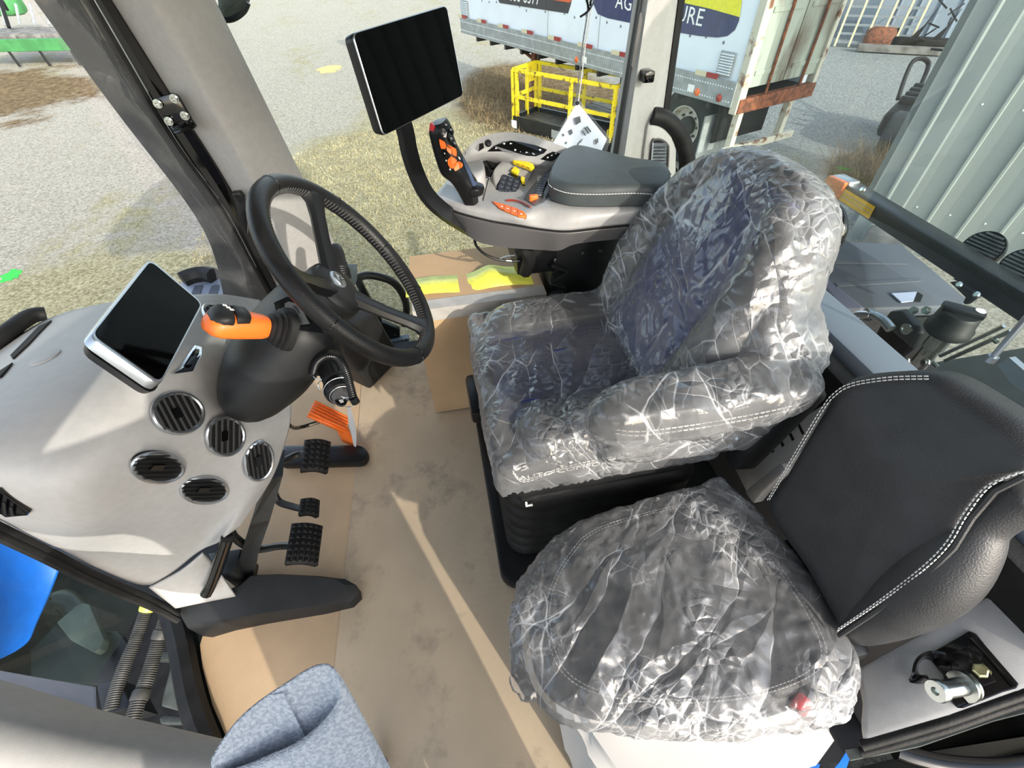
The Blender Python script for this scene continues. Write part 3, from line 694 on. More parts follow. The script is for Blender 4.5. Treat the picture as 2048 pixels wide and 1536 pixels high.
b = B(); b.loft([[e0[i], em[i], e1[i], e1[i] + sh, em[i] + sh, e0[i] + sh] for i in range(NP)]); b.obj('outer_band', 'rubber', t, angle=30)
b = B(); b.loft([[e1[i], lerp(e1[i], e2[i], .35) + V((0, -.02, 0)), lerp(e1[i], e2[i], .7) + V((0, -.02, 0)), e2[i], e2[i] + sh, e1[i] + sh] for i in range(NP)]); b.obj('hinge_rail', 'black_gloss', t, angle=30)
b = B(); b.tube([lerp(e1[i], e2[i], .12) + V((0, -.004, 0)) for i in range(NP - 3)], .0025, 6); b.obj('bright_edge', 'silver', t)
def rnd(a, m_, c, k): return [lerp(m_, a, f) .lerp(lerp(m_, c, f), g) for f, g in ((k, 0), (k * .45, .35), (k * .45, .65), (k, 1))]
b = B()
b.loft([[e2[i] + V((0, .01, 0))] + rnd(e2[i], e3[i], e4[i], .12) + [e4[i], e4[i] + V((.005, .04, 0)), e2[i] + V((0, .05, 0))] for i in range(NP)]); b.obj('inner_trim', 'shaded_post_plastic', t, angle=50)
b = B()
P = [[lerp(e0[i], em[i], .0) + V((-.006, -.012, 0)), lerp(e0[i], em[i], .5) + V((0, -.02 - .006 * math.sin(i * 1.7), 0)), em[i] + V((0, -.02, 0)), lerp(em[i], e1[i], .8) + V((0, -.014, 0))] for i in range(7, NP)]
b.grid([spline(r, 5) for r in P]); b.obj('protective_film', 'film_post', t, angle=180)
# hinge brackets on the rail
def plate_px(pts, y, thick, m, name, parent, bev=.002):
    P = [at(px, py, y=y) for px, py in pts]; return B().prism(P, V((0, thick, 0)), bev=bev).obj(name, m, parent)
hb = thing('hinge_bracket', 'black hinge bracket with four bright bolts on the slanting front post', 'bracket', at(345, 235, y=1.45))
plate_px([(304, 203), (309, 198), (340, 187), (352, 190), (358, 196), (379, 232), (383, 240), (336, 252), (331, 248)], 1.44, .012, 'black_gloss', 'plate', hb)
q = [at(336, 252, y=1.44), at(383, 236, y=1.44), at(392, 250, y=1.40), at(383, 260, y=1.39), at(348, 267, y=1.39)]
B().prism(q, V((0, .008, -.004)), bev=.002).obj('flange', 'black_gloss', hb)
for px, py in ((316, 207), (349, 197), (338, 242), (370, 231)):
    c = at(px, py, y=1.438); b = B(); b.lathe(c, (0, -1, 0), [(.0105, 0), (.0105, .003), (.008, .003), (.008, .009), (.0045, .009), (.0035, .004), (.001, .004)], n=12); b.obj('bolt', 'zinc', hb)
hb2 = thing('hinge_bracket', 'small black hinge bracket low on the slanting front post behind the steering wheel', 'bracket', at(478, 405, y=1.45))
plate_px([(463, 386), (480, 385), (488, 395), (495, 430), (494, 470), (480, 440)], 1.43, .02, 'black_satin', 'plate', hb2)
for p in ((472, 394), (478, 404)): B().lathe(at(*p, y=1.428), (0, -1, 0), [(.004, 0), (.004, .004), (.001, .004)], n=8).obj('bolt', 'black_gloss', hb2)

# right rear post with its air vent
def ve(p0, p1, y): 
    a, c = at(*p0, y=y), at(*p1, y=y); d = a - c
    return [a + d * ((1.66 - a.z) / d.z), c, c - d * ((c.z - .42) / d.z)]
f = [ve((1275, 0), (1222, 330), 1.60), ve((1283, 0), (1230, 330), 1.575), ve((1296, 0), (1246, 330), 1.55), ve((1312, 0), (1262, 330), 1.575), ve((1338, 0), (1290, 330), 1.565), ve((1356, 0), (1312, 330), 1.60)]
t = thing('rear_post', 'pale grey cab post with air vent behind the armrest', 'post', f[3][2])
b = B(); b.loft([[q[i] for q in f[1:]] + [f[5][i] + V((0, .06, 0)), f[1][i] + V((0, .06, 0))] for i in range(3)]); b.obj('trim', 'trim_plastic', t, angle=60)
b = B(); b.loft([[f[0][i], f[1][i] + V((0, -.004, 0)), f[1][i] + V((0, .03, 0)), f[0][i] + V((.01, .03, 0))] for i in range(3)]); b.obj('front_seal', 'rubber', t)
b = B(); b.loft([[f[5][i] + V((0, -.006, 0)), f[5][i] + V((.022, 0, 0)), f[5][i] + V((.022, .05, 0)), f[5][i] + V((0, .05, 0))] for i in range(2)]); b.obj('rear_seal', 'rubber', t)
vp = [(1296, 246), (1310, 245), (1330, 256), (1345, 275), (1354, 300), (1353, 360), (1350, 380), (1280, 380), (1288, 300)]
b = B(); b.prism([at(*p, y=1.555) for p in vp], V((0, .05, 0)), bev=.01); b.obj('vent_panel', 'trim_plastic', t)
b = B(); b.tube(spline([at(*p, y=1.57) for p in [(1302, 232), (1328, 238), (1355, 262), (1370, 296), (1374, 330), (1366, 372)]], 8), .028, 10); b.obj('window_seal', 'rubber', t)
vo = [at(*p, y=1.551) for p in [(1305, 283), (1310, 279), (1322, 279), (1334, 288), (1337, 300), (1335, 340), (1332, 357), (1327, 361), (1302, 361), (1297, 357), (1299, 330)]]
vv = B().prism(vo, V((0, .004, 0))).obj('air_vent', 'void', t, smooth=False)
B().tube(spline(vo, 4, closed=True), .0035, 6, closed=True).obj('vent_ring', 'console_skirt', vv)
for k in range(9):
    a, c = at(1307 - k * .6, 289 + k * 6.6, y=1.546), at(1334 - k * .3, 289 + k * 6.6, y=1.546); B().strip([a, c], V((0, -.5, .85)), .014, .0016).obj('louvre', 'silver', vv, smooth=False)
B().strip([at(1306, 285, y=1.544), at(1301, 352, y=1.544)], V((0, -1, 0)), .005, .003).obj('side_bar', 'silver', vv, smooth=False)
b = B(); b.prism([at(*p, y=1.545) for p in [(1300, 353), (1333, 353), (1331, 360), (1300, 360)]], V((0, .004, 0))); b.obj('thumb_wheel', 'silver', vv)
for k, s_ in enumerate('xxx'): B().box(at(1306 + k * 9, 356.5, y=1.543), (.008, .002, .004)).obj('wheel_mark', 'black_gloss', vv)
B().prism([at(*p, y=1.553) for p in [(1280, 28), (1283, 24), (1285, 40), (1268, 140), (1263, 132)]], V((0, .004, 0))).obj('belt_slot', 'console_skirt', t, smooth=False)
hk = thing('hook', 'small black plastic clip on the pale rear post', 'hook', at(1293, 152, y=1.55))
B().box(at(1293, 151, y=1.545), (.034, .05, .03), bev=.004).obj('clip_body', 'black_gloss', hk); B().box(at(1290, 160, y=1.53), (.014, .02, .012), bev=.003).obj('clip_tongue', 'black_plastic', hk)

# glass
def pane(name, pts, m, off=(0, 0, 0)):
    b = B(); b.prism([V(p) for p in pts], V(off)); return stru(b.obj(name, m, smooth=False))
pane('window_1', [(-.70, 1.615, -.02), (.66, 1.63, -.02), (.66, 1.63, 1.64), (-.74, 1.615, 1.64)], 'glass_clear', (0, .005, 0))
rg = [(.80, 1.66), (.98, 1.60), (1.12, 1.42), (1.17, 1.1), (1.18, .6), (1.17, .1), (1.1, -.02)]
b = B(); P = spline([V((x, y, .52)) for x, y in rg], 6); b.grid([[p, p + V((.02, 0, 1.12))] for p in P]); stru(b.obj('window_2', 'glass_rear', angle=180))
ws = [(-1.0, .5), (-1.16, .65), (-1.2, .8), (-1.16, 1.0), (-1.06, 1.2), (-.83, 1.52)]
b = B(); P = spline([V((x, y, .55)) for x, y in ws], 6); b.grid([[p, p + V((-.05, 0, 1.09))] for p in P]); stru(b.obj('window_3', 'glass_clear', angle=180))

# ---- cardboard sheets on the floor
seam = [at(708, 922, z=.006), at(681, 1298, z=.006)]
cl = [at(*p, z=.004) for p in [(408, 1262), (400, 1290), (405, 1335), (425, 1410), (455, 1480)]]
b = B(); b.prism([V((p.x, p.y, .001)) for p in cl] + [V((-.5, .09, .001)), V((-.40, .05, .001)), V((-.40, 1.48, .001)), V((-.80, 1.52, .001)), V((-.84, .6, .001))], (0, 0, .003))
tag(b.obj('cardboard_sheet', 'card_clean', smooth=False), 'clean tan cardboard sheet under the pedals', 'cardboard')
b = B(); b.prism([(-.452, .03, .0045), (-.1, -.02, .0045), (.12, .0, .0045), (.6, .06, .0045), (.6, 1.5, .0045), (-.42, 1.5, .0045), (-.424, .9, .0045)], (0, 0, .003))
tag(b.obj('cardboard_sheet', 'card_floor', smooth=False), 'dirty scuffed cardboard sheet covering the floor in front of the seat', 'cardboard')
# ---- cardboard box with tape
x0, x1, y0, y1, h = -.125, .30, 1.17, 1.50, .49
t = thing('cardboard_box', 'tall brown cardboard box with yellow tape standing behind the steering wheel', 'box', ((x0 + x1) / 2, (y0 + y1) / 2, .009))
def bxp(u, v, z): return V((lerp(x0, x1, u), lerp(y0, y1, v), z))
b = B(); b.box(bxp(.5, .5, h / 2 + .01), (x1 - x0, y1 - y0, h - .01)); b.obj('carton', 'card_box', t, smooth=False)
for v0, v1 in ((0, .495), (.505, 1)): b = B(); b.box(bxp(.5, (v0 + v1) / 2, h + .009), (x1 - x0 + .004, (y1 - y0) * (v1 - v0), .006)); b.obj('flap', 'card_box', t, smooth=False)
b = B(); P = [[bxp(u, .30 + dv, h + .015 + .004 * math.sin(u * 11) + (.018 * math.exp(-((u - .62) / .1) ** 2) if dv > 0 else 0)) for dv in (-.07 - .05 * u, .1, .22)] for u in [k / 24 for k in range(-1, 25)]]
b.grid(P); b.obj('yellow_tape', 'tape_yellow', t, solid=.001)
b = B(); b.box(bxp(.5, .06, h + .0135), (x1 - x0, .05, .002)); b.box(bxp(.5, -.004, h - .01), (x1 - x0, .002, .045)); b.obj('clear_tape', 'tape_clear', t, smooth=False)
# ------------------------------------------------------------------ dashboard
DG = [[(-60, 740, .70), (80, 645, .70), (200, 608, .70), (330, 594, .69), (435, 588, .66), (520, 600, .60)],
      [(-60, 800, .78), (80, 715, .78), (210, 668, .78), (330, 648, .76), (440, 640, .70), (540, 660, .62)],
      [(-60, 860, .81), (90, 795, .81), (220, 755, .80), (340, 722, .78), (450, 695, .70), (560, 735, .60)],
      [(-60, 930, .80), (110, 895, .79), (250, 845, .77), (370, 795, .72), (480, 775, .62), (580, 785, .51)],
      [(-60, 975, .76), (130, 980, .74), (290, 920, .70), (420, 870, .64), (525, 845, .55), (582, 838, .48)],
      [(-40, 1000, .71), (150, 1050, .62), (320, 990, .58), (450, 930, .54), (535, 905, .49), (566, 900, .44)],
      [(-30, 1018, .66), (160, 1106, .46), (335, 1075, .42), (440, 1020, .43), (505, 985, .43), (540, 965, .40)],
      [(-20, 1030, .62), (175, 1128, .40), (300, 1170, .22), (395, 1105, .30), (440, 1080, .36), (478, 1055, .36)]]
DP = grid_interp([[at(px, py, z=z) for px, py, z in r] for r in DG], 8, 7)
t = thing('dashboard', 'rounded grey dashboard with five round air vents left of the steering column', 'dashboard', (-.72, .75, .01))
b = B(); b.grid(DP); dash = b.obj('shell', 'trim_plastic', t, angle=180, solid=.006)
from mathutils.bvhtree import BVHTree
def bvh_of(P):
    vs = [p for r in P for p in r]; w = len(P[0]); fs = [(i * w + j, i * w + j + 1, (i + 1) * w + j + 1, (i + 1) * w + j) for i in range(len(P) - 1) for j in range(w - 1)]
    return BVHTree.FromPolygons(vs, fs)
DB = bvh_of(DP)
def on(bv, px, py):
    d = ray(px, py).normalized(); h = bv.ray_cast(EYE, d)
    if h[0] is None: h = bv.find_nearest(at(px, py, z=.6))
    n = h[1]; return h[0], (n if n.dot(d) < 0 else -n)
# lower skirt of the dashboard down to the floor
sk = [(350, 1217, .14), (300, 1175, .2), (395, 1105, .30), (425, 1088, .36), (418, 1100, .30), (440, 1130, .2), (470, 1185, .13)]
b = B(); P = [[at(300, 1172, z=.215), at(360, 1140, z=.26), at(405, 1104, z=.31)], [at(330, 1196, z=.17), at(385, 1165, z=.19), at(430, 1130, z=.22)], [at(352, 1214, z=.13), at(410, 1202, z=.12), at(472, 1190, z=.11)]]
b.grid(grid_interp(P, 6, 6)); b.obj('lower_panel', 'trim_plastic', t, angle=180, solid=.005)
def vent_disc(px, py, a, bb, ang, nb, slat_ang, name='round_vent', ring=.0045, cross=True):
    """ring and blades set flush into the dashboard where the ellipse (a, bb, ang in pixels) lies"""
    c, n = on(DB, px, py); ca, sa = math.cos(math.radians(ang)), math.sin(math.radians(ang))
    def q(u, v, lift=0): return onpl(px + a * u * ca - bb * v * sa, py + a * u * sa + bb * v * ca, c + n * lift, n)
    o = [q(math.cos(k * math.pi / 20), math.sin(k * math.pi / 20), .003) for k in range(40)]
    v = B().loft([[p - n * .008 for p in o], [p + n * .002 for p in o], [p * .3 + c * .7 + n * .0055 for p in o]], cap=True).obj(name, 'void', t, smooth=False)
    B().tube([p + n * .001 for p in o], ring, 8, closed=True).obj('vent_ring', 'silver', v)
    cs, ss = math.cos(math.radians(slat_ang)), math.sin(math.radians(slat_ang))
    for k in range(nb):
        d = -.78 + 1.56 * k / (nb - 1); h = math.sqrt(1 - d * d) * .95
        p, r = q(d * -ss - h * cs, d * cs - h * ss, .0095), q(d * -ss + h * cs, d * cs + h * ss, .0095)
        B().strip([p, r], (n + (r - p).normalized().cross(n) * .8).normalized(), .004, .0013).obj('blade', 'black_plastic', v, smooth=False)
    if cross:
        p, r = q(-.25 * cs, -.25 * ss, .013), q(.25 * cs, .25 * ss, .013); B().strip([p, r], n, .012, .003).obj('blade_tab', 'black_gloss', v, smooth=False)
    return v
vent_disc(355, 826, 50, 40, 8, 7, 60)
vent_disc(450, 872, 37, 38, 20, 6, 70)
vent_disc(517, 922, 27, 38, 10, 6, 65)
vent_disc(315, 935, 50, 28, 3, 6, -8)
vent_disc(408, 980, 46, 25, 3, 6, -8)
vent_disc(436, 634, 34, 17, 35, 4, 10, cross=False)
# long defrost slots, round cap, chrome badge, square vent
def patch(pts, lift, m, name, th=.003, bev=0):
    c, n = on(DB, sum(p[0] for p in pts) / len(pts), sum(p[1] for p in pts) / len(pts))
    return B().prism([on(DB, *p)[0] + n * lift for p in pts], n * th, bev=bev).obj(name, m, t, smooth=False)
patch([(105, 643), (80, 655), (58, 678), (24, 713), (28, 720), (60, 690), (84, 664)], .001, 'void', 'defrost_slot')
patch([(28, 728), (2, 745), (-6, 760), (4, 756)], .001, 'void', 'defrost_slot')
c, n = on(DB, 90, 716); u = n.orthogonal().normalized(); B().lathe(c, n, [(.026, -.002), (.026, .002), (.022, .0035), (.001, .0042)], n=30).obj('sensor_cap', 'trim_plastic', t)
bd = patch([(350, 742), (385, 692), (399, 696), (398, 712), (380, 745), (345, 750), (338, 748)], .002, 'chrome', 'badge', .006, .002)
patch([(362, 734), (384, 702), (392, 704), (390, 714), (376, 738)], .008, 'black_gloss', 'badge_field', .002)
patch([(366, 732), (378, 714), (384, 716), (374, 734)], .010, 'chrome', 'badge_mark', .002)
sv = patch([(-10, 976), (4, 972), (66, 1018), (62, 1024), (18, 1028), (-10, 1010)], .001, 'black_gloss', 'side_vent', .006, .002)
for k in range(3): patch([(0 + k * 14, 984 + k * 10), (6 + k * 14, 986 + k * 10), (8 + k * 14, 1020 + k * 2), (2 + k * 14, 1019 + k * 2)], .007, 'black_satin', 'vent_bar', .002)
# black rubber edge of the windscreen at the far side of the dashboard
b = B(); P = [on(DB, px, py)[0] + V((-.02, .02, .01)) for px, py in ((-50, 738), (20, 688), (75, 648), (120, 628), (200, 610), (300, 597), (420, 589))]
b.tube(spline([P[0] + V((-.03, -.05, .02))] + P[:3] + [P[3] + V((-.0, .0, -.01))], 6), [.018] * 25, 10); tag(b.obj('screen_seal', 'rubber'), 'thick black rubber windscreen seal at the far left edge of the dashboard', 'seal')
# ---- small monitor on the dashboard
TL, TRr, BR_, BL = V((-.533, .615, .936)), V((-.548, .873, .917)), V((-.492, .85, .823)), V((-.478, .591, .843))
c = (TL + TRr + BR_ + BL) / 4; n = V((.866, .085, .493)).normalized()
t = thing('dash_monitor', 'black screen in a thick silver frame standing on the dashboard', 'monitor', c - V((0, 0, .12)))
def pq(q, d): return onpl(q[0], q[1], c, n) + n * d
cor = [(176, 672), (300, 516), (407, 606), (320, 773)]
def rq(d, rr, k=0.0, nn=5):
    P = [onpl(x, y, c, n) for x, y in cor]; m = sum(P, V()) / 4; P = [lerp(p, m, k) for p in P]; out = []
    for i in range(4):
        a, p, e = P[i - 1], P[i], P[(i + 1) % 4]; s0 = p + (a - p).normalized() * rr; s1 = p + (e - p).normalized() * rr
        for j in range(nn + 1):
            q = j / nn; out.append(s0 * (1 - q) ** 2 + p * 2 * q * (1 - q) + s1 * q * q + n * d)
    return out
b = B(); b.loft([rq(-.021, .018, .02), rq(-.019, .018), rq(-.003, .018), rq(0, .018, .012)]); b.obj('silver_frame', 'silver', t)
b = B(); b.loft([rq(-.0005, .014, .055), rq(.0012, .014, .06)]); b.obj('screen', 'screen_glass', t)
b = B(); b.loft([[p + V((0, -.002, -.006)) for p in rq(-.038, .02, .06)], [p + V((0, -.002, -.005)) for p in rq(-.021, .02, .01)]]); b.obj('back_cover', 'black_satin', t)
b = B(); b.tube([c - n * .045, c - n * .09 - V((0, 0, .05)), c - n * .1 - V((0, 0, .14))], .035, 12); b.obj('mount', 'black_plastic', t)

# ------------------------------------------------------------------ steering column
WC, WNv = V((-.173, .8, .878)), V((.825, 0, .565)); WU = V((0, 1, 0)); WV = WNv.cross(WU)    # WV points up the wheel
t = thing('steering_column', 'black moulded steering column rising from the dashboard', 'steering column', (-.5, .8, .3))
def ring(c, a, bb, ax, n=28, flat=2.4):
    ax = V(ax).normalized(); u = V((0, 1, 0)); w = ax.cross(u).normalized(); out = []
    for k in range(n):
        q = 2 * math.pi * k / n; cq, sq = math.cos(q), math.sin(q)
        out.append(V(c) + u * a * math.copysign(abs(cq) ** (2 / flat), cq) + w * bb * math.copysign(abs(sq) ** (2 / flat), sq))
    return out
ax = V((-.825, 0, -.565))
R_ = [((-.238, .8, .835), .045, .04, ax), ((-.262, .8, .815), .10, .055, ax), ((-.30, .80, .785), .125, .07, ax), ((-.36, .79, .735), .135, .08, (-.75, 0, -.66)), ((-.42, .785, .69), .135, .075, (-.75, 0, -.66)), ((-.46, .785, .655), .115, .06, (-.75, 0, -.66)), ((-.485, .785, .635), .08, .045, (-.75, 0, -.66)), ((-.5, .785, .62), .055, .035, (-.75, 0, -.66)), ((-.62, .785, .50), .05, .035, (-.75, 0, -.66))]
rings = [ring(*r) for r in R_]
rs = [spline([rings[j][i] for j in range(len(rings))], 5) for i in range(28)]; rings = [[rs[i][j] for i in range(28)] for j in range(len(rs[0]))]
b = B(); b.loft(rings); b.obj('shroud', 'black_plastic', t, angle=60)
CB = BVHTree.FromPolygons([p for r in rings for p in r], [(i * 28 + j, i * 28 + (j + 1) % 28, (i + 1) * 28 + (j + 1) % 28, (i + 1) * 28 + j) for i in range(len(rings) - 1) for j in range(28)])
def cpatch(pts, lift, m, name, th=.003, bev=0, par=None):
    c, n = on(CB, sum(p[0] for p in pts) / len(pts), sum(p[1] for p in pts) / len(pts))
    return B().prism([onpl(*p, c + n * lift, n) for p in pts], n * th, bev=bev).obj(name, m, par or t, smooth=False)
cpatch([(548, 606), (575, 594), (602, 602), (640, 648), (648, 668), (604, 662), (575, 652), (553, 626)], .0008, 'black_satin', 'symbol_panel', .002, .0008)
dc = cpatch([(570, 608), (578, 604), (592, 608), (606, 622), (620, 648), (600, 650), (584, 642), (570, 622)], .0075, 'grey_print', 'symbol_plate', .002)
dc.data.materials[0] = M['silver']
for pts in ([(577, 618), (582, 624), (584, 632), (594, 636), (594, 634), (586, 630), (584, 622), (578, 616)], [(594, 636), (600, 634), (608, 644), (606, 645), (600, 637), (594, 638)], [(584, 612), (592, 612), (596, 618), (590, 618)], [(596, 618), (600, 626), (598, 628), (593, 620)]): cpatch(pts, .010, 'ink', 'symbol', .0006, par=dc)
# cover on the floor behind the column
c0 = [at(*p, z=.012) for p in [(742, 782), (806, 716), (720, 700), (655, 740)]]
b = B(); hh = [.30, .26, .34, .36]; b.loft([c0, [p + V((-.05, 0, h)) for p, h in zip(c0, hh)]]); bmesh.ops.bevel(b.bm, geom=b.bm.edges[:], offset=.018, segments=3, affect='EDGES', profile=.5); tag(b.obj('kick_cover', 'black_plastic'), 'black angular plastic cover standing on the floor below the steering wheel', 'cover')
# ---- steering wheel
t = thing('steering_wheel', 'black leather three spoke steering wheel', 'steering wheel', WC - WNv * .1)
def wp3(r, a, d=0): return WC + WU * r * math.cos(a) + WV * r * math.sin(a) + WNv * d
RR_ = .195
b = B(); b.tube([wp3(RR_, k * 2 * math.pi / 96) for k in range(96)], .0165, 18, closed=True); b.obj('rim', 'rim_leather', t)
b = B(); cnt = 150
for k in range(cnt):
    a = k * 2 * math.pi / cnt
    if min(abs((math.degrees(a) - s + 180) % 360 - 180) for s in (38, 142, 270)) < 5: continue
    b.tube([wp3(RR_ - .0148, a - .008, .0085), wp3(RR_ - .0172, a + .004, .002), wp3(RR_ - .0165, a + .01, -.006)], .0012, 5)
tag(b.obj('rim_stitching', 'dark_thread', t), kind='stuff')
for a0 in (75, 20, -20, 170, 232, 305):
    a = math.radians(a0); o = wp3(RR_, a); r_ = (o - WC).normalized(); b = B(); b.tube([o + (r_ * math.cos(q) + WNv * math.sin(q)) * .0168 for q in [k * math.pi / 10 for k in range(20)]], .0009, 5, closed=True); b.obj('leather_seam', 'black_gloss', t)
for deg in (38, 142, 270):
    a = math.radians(deg); r_ = WU * math.cos(a) + WV * math.sin(a); s_ = WNv.cross(r_); rings = []
    for rr, d, w, th in ((.03, -.05, .022, .012), (.06, -.042, .0185, .010), (.10, -.030, .0165, .009), (.145, -.014, .0165, .009), (.172, -.004, .021, .010), (.186, 0, .032, .012), (.195, 0, .04, .012)):
        o = WC + r_ * rr + WNv * d; rings.append([o + s_ * w * cx + WNv * th * cy for cx, cy in ((-1, -.2), (-.8, -1), (.8, -1), (1, -.2), (.75, .9), (.5, 1), (-.5, 1), (-.75, .9))])
    sp = B().loft(rings).obj('spoke', 'black_satin', t, angle=35)
b = B(); b.lathe(WC - WNv * .11, WNv, [(.03, -.03), (.05, 0), (.058, .02), (.060, .045), (.058, .057), (.0545, .058), (.053, .061), (.046, .067), (.03, .072), (.001, .074)], n=44); hub = b.obj('hub', 'black_plastic', t, angle=30)
eo = WC - WNv * .036 + WV * .012
b = B(); b.lathe(eo - WNv * .001, WNv, [(.019, -.002), (.019, .001), (.017, .002), (.001, .002)], n=32); em_ = b.obj('emblem', 'silver', hub)
for pts in (((-.012, -.006), (-.004, .012), (.0, .004), (.006, .012), (.009, -.002)), ((-.009, -.01), (0, -.004), (.010, -.010)), ((.004, -.004), (.013, .004))):
    b = B(); b.tube([eo + WNv * .002 + WU * x + WV * y for x, y in pts], .0018, 6); b.obj('emblem_leaf', 'chrome', em_)
# ---- stalks and levers
def roundlathe(name, o, d, prof, m, par, n=24): return B().lathe(o, d, prof, n=n).obj(name, m, par)
p0, p1 = at(686, 560, y=.93), at(673, 503, y=1.0); d = (p1 - p0).normalized()
t = thing('wiper_stalk', 'black ribbed control stalk standing up behind the steering wheel hub', 'stalk', p0)
roundlathe('grip', p0, d, [(.012, -.03), (.016, 0), (.018, .02), (.018, .042), (.016, .044), (.0165, .07), (.014, .088), (.008, .096), (.001, .098)], 'black_plastic', t)
for h_ in (.006, .012, .018, .024): B().tube([p0 + d * h_ + (d.orthogonal().normalized() * math.cos(q) + d.cross(d.orthogonal().normalized()) * math.sin(q)) * .0183 for q in [k * math.pi / 12 for k in range(24)]], .0012, 5, closed=True).obj('rib', 'black_satin', t)
for q in range(3): B().box(p0 + d * (.045 + .001 * q) - V((.006 * (q - 1), .017, -.003)), (.003, .002, .003)).obj('mark', 'white_print', t)
# shuttle lever, orange and black, with its gaiter
p0 = on(CB, 568, 658)[0]; p1 = at(406, 640, z=p0.z + .075); d = (p1 - p0).normalized(); L = (p1 - p0).length
t = thing('shuttle_lever', 'orange and black direction lever with rubber gaiter left of the steering column', 'lever', p0)
b = B(); u = V((0, 0, 1)); u = (u - d * d.dot(u)).normalized(); w = d.cross(u)
def oval(s, a, bb, off=0, n=20, fl=2.6):
    out = []
    for k in range(n):
        q = 2 * math.pi * k / n; cq, sq = math.cos(q), math.sin(q); out.append(p0 + d * s * L + w * 1.3 * a * math.copysign(abs(cq) ** (2 / fl), cq) + u * 1.45 * (bb * math.copysign(abs(sq) ** (2 / fl), sq) + off))
    return out
b.loft([oval(-.08, .027, .027), oval(.02, .027, .026), oval(.045, .022, .021), oval(.07, .025, .024), oval(.10, .019, .018), oval(.13, .022, .021), oval(.17, .016, .016), oval(.19, .018, .017), oval(.24, .013, .012)]); b.obj('gaiter', 'rubber', t, angle=60)
b = B(); b.loft([oval(.22, .013, .012), oval(.3, .0165, .014), oval(.45, .019, .015), oval(.65, .022, .015, -.001), oval(.82, .0235, .014, -.002), oval(.92, .02, .011, -.003), oval(.99, .008, .006, -.004)]); b.obj('shell', 'orange_plastic', t, angle=60)
b = B(); b.loft([oval(.5, .012, .006, .0105), oval(.53, .0175, .0085, .0105), oval(.66, .0195, .0095, .0095), oval(.685, .0195, .0085, .0095)]); b.obj('rear_grip', 'black_plastic', t, angle=60)
b = B(); b.loft([oval(.715, .02, .008, .009), oval(.73, .0215, .010, .009), oval(.83, .0215, .009, .008), oval(.91, .016, .007, .006), oval(.95, .009, .005, .003)]); b.obj('front_grip', 'black_plastic', t, angle=60)
for s_, k in ((.73, 0), (.755, 1), (.78, 2)): B().box(p0 + d * L * s_ + u * .0275 - w * (.006 - .007 * k), (.006, .005, .001), Matrix((d, w, u)).transposed()).obj('symbol', 'white_print', t, smooth=False)
# right hand control stalk with coil cord and key
p0, p1 = at(653, 722, z=.735), at(681, 787, z=.735); d = (p1 - p0).normalized()
t = thing('control_stalk', 'thick black control stalk with horn button and coiled cord under the steering wheel', 'stalk', p0)
roundlathe('collar', p0, d, [(.04, -.02), (.036, .0), (.034, .008), (.02, .012)], 'rubber', t)
roundlathe('barrel', p0, d, [(.018, 0), (.02, .012), (.021, .02), (.021, .06), (.0225, .064), (.0225, .075), (.0215, .077)], 'black_plastic', t)
for k in range(14):
    q = k * 2 * math.pi / 14; u = d.orthogonal().normalized(); w = d.cross(u); B().tube([p0 + d * .022 + (u * math.cos(q) + w * math.sin(q)) * .021, p0 + d * .058 + (u * math.cos(q) + w * math.sin(q)) * .0212], .0016, 5).obj('ridge', 'black_satin', t)
roundlathe('end_knob', p0, d, [(.0215, .077), (.0265, .082), (.0275, .092), (.0275, .1), (.025, .106), (.021, .108), (.0195, .108)], 'black_satin', t, 30)
for rr, h_ in ((.0275, .091), (.0205, .1085)): u = d.orthogonal().normalized(); w = d.cross(u); B().tube([p0 + d * h_ + (u * math.cos(q) + w * math.sin(q)) * rr for q in [k * math.pi / 16 for k in range(32)]], .0009, 5, closed=True).obj('bright_line', 'silver', t)
roundlathe('horn_button', p0, d, [(.018, .107), (.018, .112), (.014, .117), (.001, .119)], 'console_skirt', t)
ho = p0 + d * .1198; xr = ROT @ V((.8, .6, 0)); xr = (xr - d * d.dot(xr)).normalized(); yr = d.cross(xr); yr = yr if yr.dot(ROT @ V((0, -1, 0))) > 0 else -yr
for pts in (((-.006, .004), (.006, .004)), ((0, .004), (0, -.004), (.005, -.004), (.005, 0), (0, 0))): B().tube([ho + xr * x + yr * y for x, y in pts], .0008, 5).obj('horn_symbol', 'white_print', t)
for k, (x, y) in enumerate(((.012, .014), (.0135, .010))): B().box(p0 + d * .1065 + xr * x + yr * y * 1.2, (.004, .003, .002)).obj('mark', 'white_print', t)
cp = spline([at(625, 748, z=.745), at(634, 724, z=.775), at(655, 712, z=.79), at(678, 718, z=.79), at(692, 742, z=.785), at(700, 770, z=.775), at(707, 798, z=.765)], 24)
L_ = [0]
for a, c in zip(cp, cp[1:]): L_.append(L_[-1] + (c - a).length)
hx = []; turns = 46; N_ = turns * 9
fr = (cp[1] - cp[0]).orthogonal().normalized()
for k in range(N_):
    s_ = L_[-1] * k / (N_ - 1); i = min(max(j for j in range(len(L_)) if L_[j] <= s_ + 1e-9), len(cp) - 2); o = cp[i].lerp(cp[i + 1], (s_ - L_[i]) / (L_[i + 1] - L_[i])); tg = (cp[i + 1] - cp[i]).normalized()
    fr = (fr - tg * fr.dot(tg)).normalized(); w = tg.cross(fr); q = 2 * math.pi * turns * k / (N_ - 1); hx.append(o + (fr * math.cos(q) + w * math.sin(q)) * .0058)
cc = thing('coil_cord', 'black coiled key cord looped over the control stalk', 'cord', cp[-1])
B().tube(hx, .0018, 5).obj('coil', 'black_satin', cc)
B().cyl(cp[-1] + V((0, 0, .004)), cp[-1] + V((.002, -.002, -.008)), .0075, n=14).obj('end_sleeve', 'black_satin', cc)
